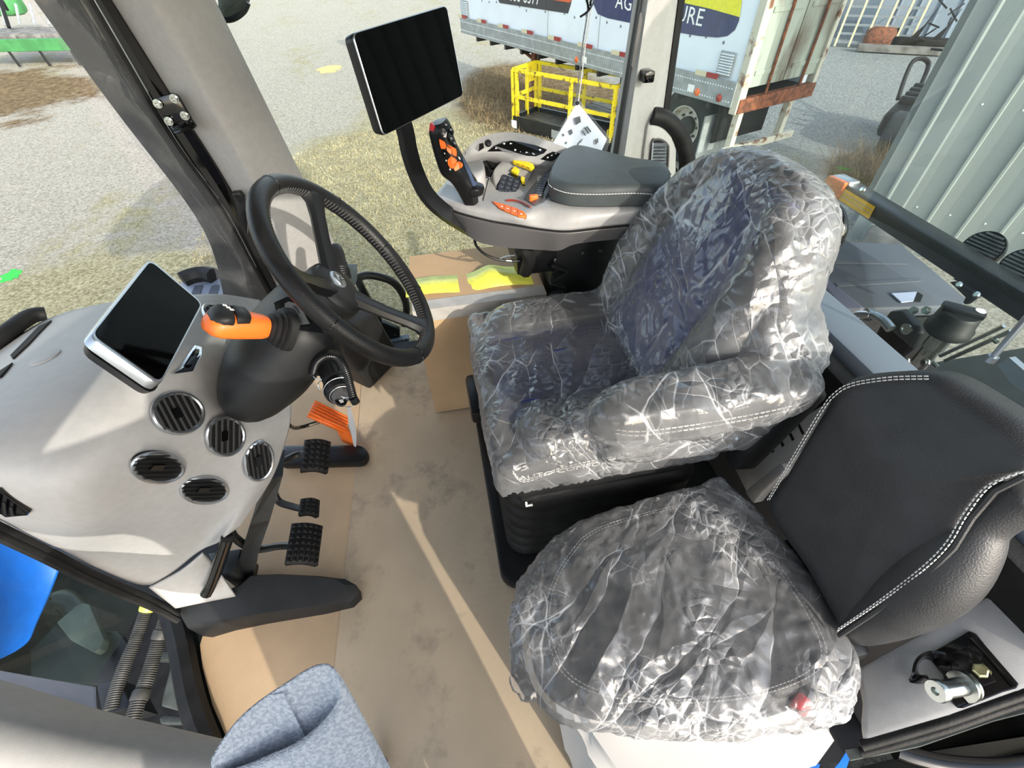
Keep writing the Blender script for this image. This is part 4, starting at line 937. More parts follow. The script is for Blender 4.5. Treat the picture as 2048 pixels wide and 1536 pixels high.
B().tube(spline([cp[0], at(631, 757, z=.74), at(643, 759, z=.74), at(636, 768, z=.73), at(640, 779, z=.72)], 6), .0012, 5).obj('hook_wire', 'silver', cc)
kr = thing('ignition_key', 'small black key with square hole and paper strip hanging on a wire ring', 'key', at(685, 803, z=.745))
ky = [at(*p, z=.75) for p in [(669, 800), (676, 797), (688, 796), (694, 800), (690, 808), (682, 810), (674, 808)]]
B().prism(ky, V((0, -.003, -.003)), bev=.001).obj('key_bow', 'black_gloss', kr); B().prism([at(*p, z=.7515) for p in [(677, 800), (685, 799), (688, 804), (681, 806)]], V((0, 0, .0006))).obj('key_window', 'white_print', kr)
c = at(697, 805, z=.745); B().tube([c + (ROT @ V((math.cos(q) * .0125, math.sin(q) * .009, .003 * math.sin(q)))) for q in [k * math.pi / 14 for k in range(28)]], .0008, 5, closed=True).obj('ring', 'silver', kr)
sp = spline([at(697, 813, z=.735), at(702, 840, z=.70), at(707, 865, z=.66), at(710, 893, z=.62)], 6); B().strip(sp, [ROT @ V((.5 - .04 * i, .1, -.8)) for i in range(len(sp))], [.005 + .006 * math.sin(math.pi * i / (len(sp) - 1)) for i in range(len(sp))], .0006).obj('paper_strip', 'key_tag', kr)

# ------------------------------------------------------------------ pedals
def pedal(name, lab, quad, z, nx, ny, arm, curve=.012, m='rubber', n0=(.55, 0, .83)):
    c = sum((at(*p, z=z) for p in quad), V()) / 4; n = V(n0).normalized(); P = [onpl(*p, c, n) for p in quad]   # quad: near-top, far-top, far-bottom, near-bottom seen along y
    t = thing(name, lab, 'pedal', V((c.x, c.y, .01)))
    def q(u, v): return P[0] * (1 - u) * (1 - v) + P[1] * u * (1 - v) + P[2] * u * v + P[3] * (1 - u) * v + n * curve * math.sin(math.pi * u) 
    top = [[q(i / 8, j / 2) for j in range(3)] for i in range(9)]
    b = B(); b.grid(top); pad = b.obj('pad', m, t, solid=.012, angle=180)
    if nx:
        du, dv = (P[1] - P[0]).length / nx, (P[3] - P[0]).length / ny; s_ = min(du, dv)
        st = mesh_of(B().loft([[(V((x * du * .40, y * dv * .40, 0))) for x, y in ((-1, -1), (1, -1), (1, 1), (-1, 1))], [(V((x * du * .18, y * dv * .18, s_ * .34))) for x, y in ((-1, -1), (1, -1), (1, 1), (-1, 1))]]), m, smooth=False)
        for i in range(nx):
            for j in range(ny):
                u, v = (i + .5) / nx, (j + .5) / ny; o = q(u, v); tu = (q(u + .02, v) - q(u - .02, v)).normalized(); tv = (q(u, v + .02) - q(u, v - .02)).normalized()
                F = frame(o, tu, tv); 
                if F.col[2].xyz.dot(n) < 0: F = frame(o, tu, -tv)
                inst('tread_block', st, t, F)
    if arm:
        B().tube(spline([c - n * .012] + arm, 6), .011, 8).obj('arm', 'black_steel', t)
    return t
pedal('clutch_pedal', 'large black rubber pedal nearest the door', [(583, 1047), (646, 1052), (636, 1131), (569, 1128)], .16, 6, 7, [at(560, 1092, z=.13), at(510, 1098, z=.13), at(470, 1075, z=.2), at(455, 1040, z=.3)])
pedal('inching_pedal', 'small black rubber pedal between the two larger pedals', [(601, 998), (640, 1001), (638, 1034), (596, 1030)], .15, 4, 4, [at(585, 1013, z=.13), at(555, 1000, z=.14), at(545, 960, z=.2), at(540, 900, z=.3)])
pedal('brake_pedal', 'middle sized black rubber pedal below the orange pedal', [(609, 880), (662, 884), (656, 946), (600, 942)], .17, 5, 6, [at(600, 908, z=.15), at(570, 920, z=.16), at(545, 925, z=.2), at(530, 880, z=.3)])
pedal('accelerator_pedal', 'bright orange ribbed pedal on the cardboard under the steering column', [(630, 801), (617, 829), (690, 862), (700, 836)], .16, 0, 0, None, .002, 'orange_plastic', (.7, .25, .67))
t = bpy.data.objects['accelerator_pedal']; n = V((.7, .25, .67)).normalized(); c = at(660, 830, z=.16)
for k in range(5):
    f_ = (k + .5) / 5; a = lerp(onpl(630, 801, c, n), onpl(617, 829, c, n), f_); e = lerp(onpl(700, 836, c, n), onpl(690, 862, c, n), f_)
    B().strip([a + n * .004, e + n * .004], n, .006, .004).obj('rib', 'orange_plastic', t, smooth=False)
B().prism([at(*p, z=.12) for p in [(668, 850), (690, 860), (698, 863), (694, 850), (680, 846)]], V((0, 0, -.1))).obj('heel', 'orange_plastic', t, smooth=False)
b = B(); b.tube(spline([at(578, 850, z=.2), at(590, 856, z=.14), at(610, 852, z=.10), at(655, 838, z=.10)], 6), .007, 8); tag(b.obj('pedal_rod', 'black_gloss'), 'thin black bent rod leading to the orange pedal', 'rod')
b = B(); A_, E_ = at(560, 905, z=.06), at(712, 903, z=.06)
w = (at(712, 920, z=.06) - at(712, 884, z=.06)) / 2; d = E_ - A_
P = [A_ + w * 1.1, A_ - w * 1.1] + [E_ - d.normalized() * w.length * .0 + (-w * math.cos(q) + d.normalized() * w.length * math.sin(q)) for q in [k * math.pi / 8 for k in range(9)]]
b.prism([V((p.x, p.y, .012)) for p in P], (0, 0, .04), bev=.012); tag(b.obj('floor_bar', 'black_satin'), 'black rounded bar on the floor behind the brake pedal', 'bar')
# pedal bracket and black sill arm at the door side
t = thing('pedal_bracket', 'black steel pedal bracket below the edge of the dashboard', 'bracket', at(480, 1150, z=.01))
b = B(); b.loft([[at(*p, z=z) for p in q] for q, z in (([(470, 1185), (500, 1180), (512, 1140), (475, 1140)], .03), ([(478, 1120), (512, 1120), (520, 1080), (490, 1080)], .14), ([(500, 1050), (540, 1040), (545, 1000), (515, 1000)], .26), ([(540, 960), (566, 950), (570, 900), (550, 900)], .38))]); b.obj('upright', 'black_steel', t, smooth=False)
b = B(); b.tube(spline([at(455, 1075, z=.36), at(440, 1120, z=.28), at(424, 1165, z=.2), at(412, 1188, z=.17)], 5), .014, 10); b.obj('stop_bar', 'black_gloss', t)
b = B(); b.prism([at(*p, z=.02) for p in [(455, 1140), (520, 1130), (510, 1180), (480, 1182)]], (0, 0, .12), bev=.006); b.obj('base', 'black_steel', t)
top = [(352, 1214, .11), (430, 1190, .105), (475, 1172, .105), (500, 1150, .10), (560, 1148, .09), (640, 1152, .08), (690, 1158, .07), (712, 1170, .06), (716, 1188, .05), (700, 1206, .045), (640, 1218, .05), (520, 1235, .06), (450, 1248, .065), (402, 1262, .065), (375, 1256, .08)]
P = [at(px, py, z=z) for px, py, z in top]
b = B(); b.loft([[V((p.x, p.y, .006)) for p in P], P, [lerp(p, sum(P, V()) / len(P), .12) + V((0, 0, .012)) for p in P]]); tag(b.obj('sill_arm', 'black_plastic', angle=30), 'long black plastic floor support between the dashboard foot and the cardboard', 'floor support')
# ------------------------------------------------------------------ armrest console with controls
CG = [[(867, 403, .77), (913, 423, .77), (977, 440, .77), (1035, 450, .77), (1084, 457, .77), (1133, 461, .77), (1194, 455, .77), (1275, 447, .77)],
      [(868, 393, .785), (925, 408, .792), (990, 418, .797), (1040, 428, .80), (1085, 414, .81), (1145, 421, .812), (1210, 421, .81), (1290, 417, .81)],
      [(884, 374, .79), (940, 385, .79), (985, 385, .79), (1040, 390, .79), (1090, 390, .80), (1150, 395, .80), (1210, 395, .80), (1290, 400, .80)],
      [(903, 350, .80), (950, 342, .80), (985, 335, .80), (1040, 340, .80), (1090, 345, .80), (1150, 350, .80), (1215, 355, .79), (1300, 372, .78)],
      [(918, 328, .84), (948, 316, .85), (985, 310, .85), (1035, 316, .84), (1090, 325, .83), (1150, 331, .81), (1215, 345, .79), (1305, 367, .77)],
      [(930, 303, .875), (948, 283, .89), (985, 267, .90), (1040, 266, .885), (1100, 283, .86), (1160, 307, .83), (1230, 336, .79), (1320, 361, .76)]]
CP = grid_interp([[at(px, py, z=z) for px, py, z in r] for r in CG], 6, 5)
t = thing('armrest_console', 'light grey armrest console with buttons and dark lower side, right of the driver seat', 'armrest', at(1080, 480, z=.69) + V((0, .15, 0)))
far = [p + V((.0, .015, -.03)) for p in CP[-1]]; far2 = [V((p.x, p.y + .01, .70)) for p in CP[-1]]
b = B(); b.grid(CP + [far, far2]); shell = b.obj('top_shell', 'console_plastic', t, angle=60, solid=.004)
KB_ = bvh_of(CP)
near = CP[0]; bot = [(872, 414), (921, 455), (957, 481), (1011, 492), (1084, 497), (1118, 498), (1157, 484), (1270, 472)]
sk = spline([at(px, py, y=at(*CG[0][i][:2], z=.77).y + .012) for i, (px, py) in enumerate(bot)], 6)
rings = [[near[i] + V((0, -.004, -.002)) for i in range(len(near))], [near[i].lerp(sk[i], .12) + V((0, -.005, 0)) for i in range(len(near))], [near[i].lerp(sk[i], .7) for i in range(len(near))], sk, [p + V((.02, .10, -.005)) for p in sk], [V((f_.x, f_.y, .72)) for f_ in far2]]
b = B(); b.grid(rings); b.obj('lower_skirt', 'console_skirt', t, angle=50, solid=.004)
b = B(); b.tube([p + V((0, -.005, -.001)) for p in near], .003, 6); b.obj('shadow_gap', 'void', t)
def cpt(px, py, lift=.001):
    h, n = on(KB_, px, py); return h + n * lift
def kpatch(pts, lift, m, name, par, th=.002):
    c, n = on(KB_, sum(p[0] for p in pts) / len(pts), sum(p[1] for p in pts) / len(pts))
    lo = [cpt(*p, lift) for p in pts]; return B().prism(lo, n * th).obj(name, m, par, smooth=False)
# orange button row
ob = [(984, 404), (1000, 408), (1012, 411), (1024, 416), (1036, 419), (1047, 424), (1054, 432), (1052, 439), (1037, 435), (1024, 430), (1010, 424), (997, 418)]
op = kpatch(ob, .0005, 'rust', 'button_bed', t, .001)
for q in ([(985, 405), (1000, 409), (1009, 411), (1008, 422), (997, 417)], [(1010, 411.5), (1022, 415.5), (1021, 428), (1009, 423)], [(1023, 416), (1035, 419.5), (1035, 433), (1022, 429)], [(1036, 420), (1046, 424), (1053, 432), (1051, 438), (1036, 434)]): kpatch(q, .001, 'orange_plastic', 'button', op, .003)
for px, py in ((1004, 416), (1016, 420), (1029, 425), (1043, 430)): kpatch([(px - 2, py - 1.2), (px + 2, py - .2), (px + 2, py + 1.5), (px - 2, py + .5)], .0042, 'white_print', 'symbol', op, .0003)
# red curved line
ap = [cpt(px, py, .003) for px, py in ((1012, 403), (1028, 403), (1045, 407), (1062, 416))]
B().strip(spline(ap, 5), V((0, -.4, .9)), .006, .002).obj('red_strip', 'dark_red', t, smooth=False)
# raised keypad pod
pod = [(985, 352), (1000, 330), (1018, 318), (1045, 322), (1066, 337), (1062, 352), (1050, 378), (1040, 400), (1020, 396), (995, 388)]
pc, pn = on(KB_, 1025, 362); pn = V((-.05, -.25, .95)).normalized()
pp_ = spline([onpl(px, py, pc + pn * .0, pn) for px, py in pod], 4, closed=True)
pd = B().puff([p - pn * .01 for p in pp_], pn, .022, .008).obj('keypad_pod', 'console_plastic', t)
def podq(px, py, lift): return onpl(px, py, pc + pn * lift, pn)
K = [(1005, 350), (1041, 362), (1032, 391), (992, 386)]
B().prism([podq(*p, .0125) for p in [(1007, 349), (1042, 361), (1033, 391), (1005, 391), (992, 383), (994, 370)]], pn * .001).obj('keypad_base', 'black_satin', pd, smooth=False)
for i in range(3):
    for j in range(4):
        def kk(u, v): return tuple((K[0][a] * (1 - u) + K[1][a] * u) * (1 - v) + (K[3][a] * (1 - u) + K[2][a] * u) * v for a in (0, 1))
        c_ = [kk((i + e) / 3, (j + f_) / 4) for e, f_ in ((.06, .06), (.94, .06), (.94, .94), (.06, .94))]
        if i == 0 and j == 3: c_ = [c_[0], c_[1], c_[2], (c_[3][0] + 6, c_[3][1])]
        B().prism([podq(*p, .0135) for p in c_], pn * .003).obj('key', 'key_plastic', pd, smooth=False)
        m_ = kk((i + .5) / 3, (j + .5) / 4); B().prism([podq(m_[0] + dx, m_[1] + dy, .0168) for dx, dy in ((-2.6, -1.2), (2.2, -.2), (2.6, 1.2), (-2.2, .2))], pn * .0003).obj('key_symbol', 'grey_print', pd, smooth=False)
B().prism([podq(*p, .0125) for p in [(1015, 349), (1022, 345), (1051, 358), (1049, 372), (1044, 371), (1040, 361)]], pn * .001).obj('switch_bed', 'black_gloss', pd, smooth=False)
for q, m in (([(1022, 346), (1030, 337), (1039, 344), (1035, 352)], 'yellow_plastic'), ([(1043, 357), (1050, 360), (1050, 368), (1045, 370), (1041, 362)], 'yellow_plastic')): B().prism([podq(*p, .0135) for p in q], pn * .009, bev=.001).obj('rocker_switch', m, pd)
yb = [(1025, 328), (1030, 323), (1040, 324), (1066, 334), (1069, 340), (1062, 344), (1052, 339), (1028, 330)]
B().prism([podq(*p, .016) for p in yb], pn * .012, bev=.002).obj('yellow_button_bar', 'yellow_plastic', pd)
for k in range(3): B().prism([podq(1036 + k * 10 + dx, 328 + k * 3.6 + dy, .0285) for dx, dy in ((-2.5, -1), (2.5, 1), (2, 2.4), (-3, .4))], pn * .0003).obj('button_symbol', 'dark_red', pd, smooth=False)
# black icon panel on the outer wing, small one, knobs
ic = kpatch([(975, 303), (988, 292), (1005, 284), (1022, 282), (1045, 285), (1070, 291), (1094, 300), (1088, 307), (1072, 313), (1055, 312), (1032, 306), (1005, 303)], .0006, 'black_gloss', 'icon_panel', t, .0012)
rngi = random.Random(3)
for k, (px, py) in enumerate([(1008, 288), (1022, 288), (1036, 290), (1049, 294), (1063, 297), (1080, 301), (993, 297), (1006, 299), (1018, 300), (1030, 301), (1041, 303), (1054, 306), (1067, 308)]):
    w = 2.6; sh_ = [[(-1, 0), (0, -1), (1, 0), (0, 1)], [(-1, -.8), (1, 0), (-1, .8)], [(-1, -.6), (-.4, -.6), (0, .4), (1, .5), (.8, 1), (-.4, .8)], [(-.3, -1), (.3, -1), (.3, 1), (-.3, 1)], [(-1, -.3), (-.2, -1), (1, -.5), (.8, .6), (-.4, .9)]][k % 5]
    kpatch([(px + x * w, py + y * w * .85) for x, y in sh_], .002, 'white_print', 'icon', ic, .0003)
ic2 = kpatch([(1081, 319), (1094, 309), (1106, 304), (1120, 308), (1112, 318), (1104, 323), (1095, 322)], .0006, 'black_gloss', 'icon_panel', t, .0012)
for px, py in ((1095, 316), (1103, 312), (1111, 308)): kpatch([(px - 2, py), (px + 1.5, py - 1.5), (px + 2, py + .6), (px - 1, py + 1.6)], .002, 'white_print', 'icon', ic2, .0003)
ic3 = kpatch([(951, 297), (958, 288), (966, 286), (968, 296), (957, 303)], .0006, 'black_gloss', 'icon_panel', t, .0012)
for px, py in ((976, 287), (1124, 317)):
    c, n = on(KB_, px, py); B().lathe(c, n, [(.0095, -.001), (.0095, .006), (.0075, .009), (.001, .0095)], n=20).obj('knob', 'black_satin', t)
# chrome thumb lever in its recess, palm rest behind the handle
kpatch([(972, 320), (1005, 329), (994, 343), (975, 338)], .0012, 'void', 'lever_recess', t, .0008)
c, n = on(KB_, 968, 322); B().loft([ell(c + n * h, V((1, 0, 0)), V((0, .8, .3)), a_, b_, 16) for h, a_, b_ in ((0, .008, .007), (.03, .011, .012), (.042, .012, .012), (.048, .008, .008))]).obj('thumb_lever', 'black_gloss', t)
B().tube([c + n * .047 + V((.011 * math.cos(q), .012 * math.sin(q) * .8, .004 * math.sin(q))) for q in [k * math.pi / 10 for k in range(20)]], .002, 6, closed=True).obj('lever_rim', 'chrome', t)
pr_ = spline([at(*p, z=.815) for p in [(930, 326), (945, 320), (958, 326), (969, 340), (970, 360), (955, 368), (938, 360)]], 4, closed=True)
B().puff([p - V((0, 0, .03)) for p in pr_], V((0, 0, 1)), .055, .018).obj('palm_rest', 'console_plastic', t)
# side pod cover seam, speed wheel with orange slider
b = B(); b.tube([cpt(px, py, .0008) for px, py in ((987, 342), (980, 352), (975, 366), (970, 385), (966, 402))], .0012, 5); b.obj('seam', 'void', t)
cw = [cpt(px, py, .004) for px, py in ((1108, 346), (1094, 356), (1082, 372), (1074, 390), (1070, 404))]
rec = kpatch([(1115, 335), (1098, 343), (1075, 360), (1055, 385), (1048, 398), (1070, 412), (1086, 405), (1100, 390), (1108, 360)], .0008, 'console_skirt', 'wheel_recess', t, .001)
ws_ = spline(cw, 5)
for k, p in enumerate(ws_[:-2]): B().box(p + V((.006, 0, .004)), (.028, .009, .014), bev=.002).obj('wheel_tooth', 'black_gloss', rec)
B().box(cpt(1068, 402, .006), (.024, .014, .022), bev=.003).obj('slider', 'orange_plastic', rec)
kpatch([(1074, 354), (1082, 353), (1086, 358), (1075, 368)], .0025, 'white_plastic', 'indicator', rec, .001)
kpatch([(1143, 318), (1165, 326), (1230, 345), (1228, 349), (1145, 324)], .001, 'void', 'rear_slot', t, .001)
# leather pad
po = [at(*p, z=.81) for p in [(1098, 396), (1097, 380), (1106, 358), (1122, 336), (1142, 325), (1162, 325), (1210, 338), (1262, 352), (1330, 366), (1325, 412), (1260, 414), (1190, 416), (1140, 414), (1112, 406)]]
ap_ = thing('armrest_pad', 'padded dark grey leather armrest cushion with white stitching on the console', 'cushion', at(1200, 390, z=.80))
po = spline(po, 4, closed=True); b = B(); b.puff(po, V((0, 0, 1)), .055, .022, crown=.006, base_r=.006); b.obj('pad', 'pad_leather', ap_, angle=180)
b = B(); cpo = sum(po, V()) / len(po); line = [p + V((0, 0, .036)) + (p - cpo).normalized() * .0012 for p in po]
i0 = max(range(len(po)), key=lambda i: -(po[i] - at(1098, 396, z=.805)).length); line = (line[i0:] + line[:i0])
nearp = [p for p in line if at(1098, 396, z=.805).x - .01 < p.x and p.y < cpo.y]; nearp.sort(key=lambda p: p.x)
stitches(b, nearp, V((0, -.8, .5)), r=.0011, seg=.006, gap=.002); b.obj('stitching', 'thread', ap_)
tag(ap_.children[-1], kind='stuff')
# ---- joystick
hy = at(944, 408, z=.79).y
LV = [(944, 408, 15, .8), (939, 391, 19, .9), (934, 372, 24, 1), (922, 354, 25, .95), (908, 337, 30, .85), (896, 311, 28, .85), (887, 287, 26, .85), (883, 272, 25.5, .85), (879, 256, 25, .85), (877, 243, 19, .8)]
rings = []
for k, (px, py, hw, dp) in enumerate(LV):
    c = at(px, py, y=hy + .0); r_ = hw * (ROT.transposed() @ (c - EYE)).z / FOC
    rings.append((c, r_, dp))
ctr = spline([c for c, _, _ in rings], 3); rs = spline([V((r_, dp, 0)) for _, r_, dp in rings], 3)
ja = (ctr[-1] - ctr[0]).normalized(); ju = V((math.cos(.55), math.sin(.55) * -1, 0)); ju = (ju - ja * ju.dot(ja)).normalized(); jv = ja.cross(ju)
RG = []
for c, q in zip(ctr, rs):
    ring_ = []
    for k in range(24):
        a = 2 * math.pi * k / 24 + math.pi / 24; ca, sa = math.cos(a), math.sin(a)
        ring_.append(c + (ju * math.copysign(abs(ca) ** (2 / 3.6), ca) + jv * math.copysign(abs(sa) ** (2 / 3.6), sa) * .9) * q.x * .84)
    RG.append(ring_)
js = thing('joystick', 'black multifunction control handle with orange and red buttons at the front of the armrest', 'joystick', ctr[0])
b = B(); b.loft(RG); jb = b.obj('grip', 'black_satin', js, angle=50)
JB = BVHTree.FromPolygons([p for r in RG for p in r], [(i * 24 + j, i * 24 + (j + 1) % 24, (i + 1) * 24 + (j + 1) % 24, (i + 1) * 24 + j) for i in range(len(RG) - 1) for j in range(24)] )
def jz(a, c): return (840 + a / 8.083, 225 + c / 8.083)
def jpatch(pts, lift, m, name, par=js, th=.003, bev=0):
    P = [jz(*p) for p in pts]; c, n = on(JB, sum(p[0] for p in P) / len(P), sum(p[1] for p in P) / len(P))
    lo = []
    for p in P:
        h = JB.ray_cast(EYE, ray(*p).normalized())
        q = h[0] if h[0] is not None and (h[0] - c).length < .05 else onpl(*p, c, n)
        lo.append(q + n * lift)
    return B().prism(lo, n * th, bev=bev).obj(name, m, par, smooth=False)
jpatch([(182, 168), (262, 150), (245, 220), (222, 305), (165, 295), (168, 225)], .0005, 'red_plastic', 'red_button', th=.003)
jpatch([(188, 190), (228, 186), (220, 215), (184, 220)], .0036, 'dark_red', 'button_symbol', th=.0004)
for q in ([(372, 130), (420, 160), (455, 215), (435, 290), (350, 245)], [(430, 180), (480, 210), (530, 300), (520, 370), (470, 330), (445, 280)], [(320, 330), (350, 262), (430, 310), (420, 400), (370, 390)], [(425, 405), (445, 320), (520, 385), (540, 440), (520, 500), (470, 470)], [(500, 480), (545, 440), (570, 520), (565, 560)]):
    k_ = jpatch(q, .0006, 'black_gloss', 'black_button', th=.0025); cxm, cym = sum(p[0] for p in q) / len(q), sum(p[1] for p in q) / len(q)
    jpatch([(cxm - 20, cym - 18), (cxm + 16, cym - 12), (cxm + 20, cym + 18), (cxm - 14, cym + 14)], .0034, 'grey_print', 'button_symbol', th=.0003)
for q in ([(320, 425), (400, 470), (430, 540), (415, 580), (350, 575), (330, 500)], [(425, 545), (500, 585), (505, 655), (480, 665), (430, 610)], [(430, 520), (560, 590), (575, 640), (570, 715), (510, 680), (500, 590)], [(450, 760), (500, 705), (560, 730), (600, 770), (580, 830), (540, 900), (490, 890), (455, 830)], [(545, 830), (610, 790), (640, 830), (635, 900), (570, 945), (545, 915)], [(610, 790), (670, 830), (675, 870), (640, 905), (635, 840)]):
    jpatch(q, .0008, 'orange_plastic', 'orange_button', th=.0035)
jpatch([(365, 610), (430, 620), (440, 660), (400, 710)], .0008, 'black_gloss', 'black_button'); jpatch([(395, 640), (420, 645), (412, 672)], .004, 'white_print', 'button_symbol', th=.0003)
jpatch([(612, 712), (640, 730), (650, 770), (625, 750)], .0006, 'white_print', 'button_symbol', th=.0005)
for c in ((425, 775), (488, 918)): jpatch([(c[0] - 12, c[1] - 14), (c[0] + 10, c[1] - 10), (c[0] + 12, c[1] + 16), (c[0] - 8, c[1] + 12)], .0006, 'white_print', 'button_symbol', th=.0004)
jpatch([(670, 745), (700, 740), (800, 930), (860, 1100), (945, 1165), (900, 1195), (845, 1190), (790, 1040), (720, 890)], .0006, 'navy_plastic', 'side_grip', th=.002)
p_ = at(948, 372, y=hy - .01); B().loft([ell(p_ + V((0, 0, h)), V((1, 0, 0)), V((0, 1, 0)), a_, a_, 16) for a_, h in ((.024, -.02), (.028, -.008), (.026, .0), (.018, .004))]).obj('palm_ledge', 'black_satin', js)
kpatch([(938, 398), (955, 392), (957, 405), (948, 412), (935, 410)], .0015, 'void', 'lever_boot', t, .001)

# ---- big monitor on its arm
TL, TRr, BR_, BL = V((-.112, 1.123, 1.195)), V((.089, 1.345, 1.205)), V((.107, 1.319, 1.031)), V((-.094, 1.097, 1.021))
c = (TL + TRr + BR_ + BL) / 4; u = ((TRr - TL) + (BR_ - BL)).normalized(); v = ((TL - BL) + (TRr - BR_)).normalized(); n = u.cross(v).normalized(); n = n if n.dot(EYE - c) > 0 else -n
cor = [(704, 68), (893, 11), (927, 190), (766, 272)]
t = thing('display_monitor', 'large black touch screen with silver edge on a curved arm in front of the armrest', 'monitor', c - V((0, 0, .3)))
b = B(); b.loft([rq(-.03, .014, .06), rq(-.028, .014, .01), rq(-.007, .014, -.012), rq(-.002, .014, -.006)]); b.obj('housing', 'black_satin', t)
b = B(); b.loft([rq(-.002, .013, -.003), rq(.0005, .013, -.001), rq(.0015, .013, .008), rq(.0005, .013, .012)], cap=False); b.obj('silver_edge', 'silver', t)
b = B(); b.loft([rq(-.001, .012, .012), rq(.001, .012, .014)]); b.obj('screen', 'screen_glass', t)
arm = [at(px, py, y=1.24) for px, py in [(800, 225), (812, 268), (818, 300), (832, 345), (856, 392), (895, 428), (950, 462)]]
nm = [ROT @ V((.75, .15, -.55)) for _ in range(60)]
b = B(); b.strip(spline(arm, 8), nm, .042, .018); bmesh.ops.bevel(b.bm, geom=[e for e in b.bm.edges if e.calc_length() > 0 and len(e.link_faces) == 2 and e.calc_face_angle(0) > .8], offset=.005, segments=2, affect='EDGES'); b.obj('arm', 'black_satin', t)
b = B(); b.box(c - n * .036 - v * .03, (.09, .09, .03), Matrix((u, v, n)).transposed(), bev=.008); b.obj('mount_block', 'black_plastic', t)
# ---- black mechanism and cables under the console
t = thing('console_support', 'black mechanism and frame below the armrest console beside the seat', 'support', (.4, 1.3, .02))
b = B(); b.box((.50, 1.30, .42), (.36, .2, .5), bev=.02); b.box((.28, 1.29, .62), (.14, .18, .13), bev=.015); b.obj('frame', 'black_steel', t)
for k in range(8): B().box((.34, 1.185, .36 + k * .032), (.06, .03, .008), Matrix.Rotation(.5 * (k % 2 * 2 - 1), 3, 'Y'), bev=.002).obj('rib', 'black_plastic', t)
for p in ((1110, 520), (1165, 505), (1200, 500)): B().lathe(at(*p, y=1.19), (0, -1, 0), [(.006, 0), (.006, .006), (.001, .007)], n=8).obj('bolt', 'zinc', t)
B().tube(spline([at(1040, 500, y=1.2), at(1050, 500, y=1.18), at(1058, 520, y=1.18), at(1050, 545, y=1.2)], 6), .02, 8).obj('hose', 'rubber', t)
cb = thing('control_cable', 'black cable with bright end hanging below the front of the armrest console', 'cable', at(1000, 519, y=1.2))
b = B(); b.tube(spline([at(*p, y=1.2) for p in [(949, 478), (953, 492), (968, 507), (990, 517), (1020, 522), (1060, 520)]], 8), .004, 8); b.obj('outer', 'black_satin', cb)
b = B(); b.tube(spline([at(*p, y=1.2) for p in [(1000, 518), (1020, 512), (1050, 510)]], 6), .0028, 6); b.obj('inner_wire', 'silver', cb)
b = B(); b.cyl(at(1012, 521, y=1.2), at(1022, 522, y=1.2), .006, n=10); b.obj('ferrule', 'zinc', cb)
# ---- hanging paper sleeve
hb = thing('document_sleeve', 'white printed sheet in a clear plastic sleeve hanging on a beaded tie behind the armrest', 'paper', at(1180, 325, y=1.52))
tn = ROT @ V((.1, .0, -1)); 
pq_ = [at(1155, 205, y=1.50), at(1214, 278, y=1.50), at(1192, 326, y=1.50), at(1150, 312, y=1.49), at(1104, 290, y=1.49)]
b = B(); b.prism(pq_, V((0, .002, 0))); b.obj('printed_sheet', 'paper', hb, smooth=False)
def shq(px, py): return at(px, py, y=1.488)
prn = [((1148, 236), (1160, 232), (1162, 244), (1152, 250)), ((1137, 262), (1143, 258), (1146, 266), (1140, 271)), ((1168, 256), (1171, 254), (1179, 266), (1176, 268)), ((1172, 254), (1175, 252), (1183, 263), (1180, 265)), ((1163, 262), (1165, 260), (1172, 270), (1170, 272)), ((1190, 280), (1196, 276), (1197, 284), (1191, 290)), ((1158, 284), (1160, 283), (1155, 294), (1153, 293)), ((1164, 278), (1166, 277), (1161, 286), (1159, 285)), ((1174, 300), (1182, 296), (1184, 303), (1176, 308)), ((1162, 307), (1167, 308), (1168, 316), (1164, 315)), ((1124, 268), (1127, 267), (1129, 272), (1126, 273)), ((1145, 297), (1150, 290), (1151, 294), (1146, 301)), ((1130, 285), (1134, 283), (1133, 288), (1130, 288))]
for q in prn: B().prism([shq(*p) for p in q], V((0, .0006, 0))).obj('print_block', 'ink', hb, smooth=False)
b = B(); P = spline([at(*p, y=1.484) for p in [(1152, 200), (1162, 204), (1200, 252), (1221, 275), (1217, 292), (1196, 328), (1150, 316), (1099, 292), (1118, 262), (1140, 222)]], 4, closed=True); b.prism(P, V((0, .0006, 0))); b.obj('clear_sleeve', 'sleeve', hb)
st = [at(1175, 0, y=1.46), at(1178, 22, y=1.46), at(1168, 90, y=1.48), at(1160, 160, y=1.49), at(1154, 203, y=1.49)]
for dx in (-.004, .004):
    b = B(); sp = spline([p + V((dx, 0, 0)) for p in st], 14)
    for k in range(len(sp) - 1): b.tube([sp[k], sp[k].lerp(sp[k + 1], .75)], .0022, 5)
    tag(b.obj('bead_string', 'white_print' if dx > 0 else 'grey_print', hb), kind='stuff')
b = B(); b.lathe(at(1154, 206, y=1.484), (0, -1, 0), [(.006, 0), (.006, .003), (.003, .003)], n=12); b.obj('eyelet', 'black_gloss', hb)
for pts in (((1172, -8), (1178, 20)), ((1192, -6), (1178, 20), (1160, 34)), ((1184, -10), (1180, 12))): b = B(); b.tube(spline([at(*p, y=1.455) for p in pts], 5), .0025, 6); b.obj('cable_tie', 'black_gloss', hb)
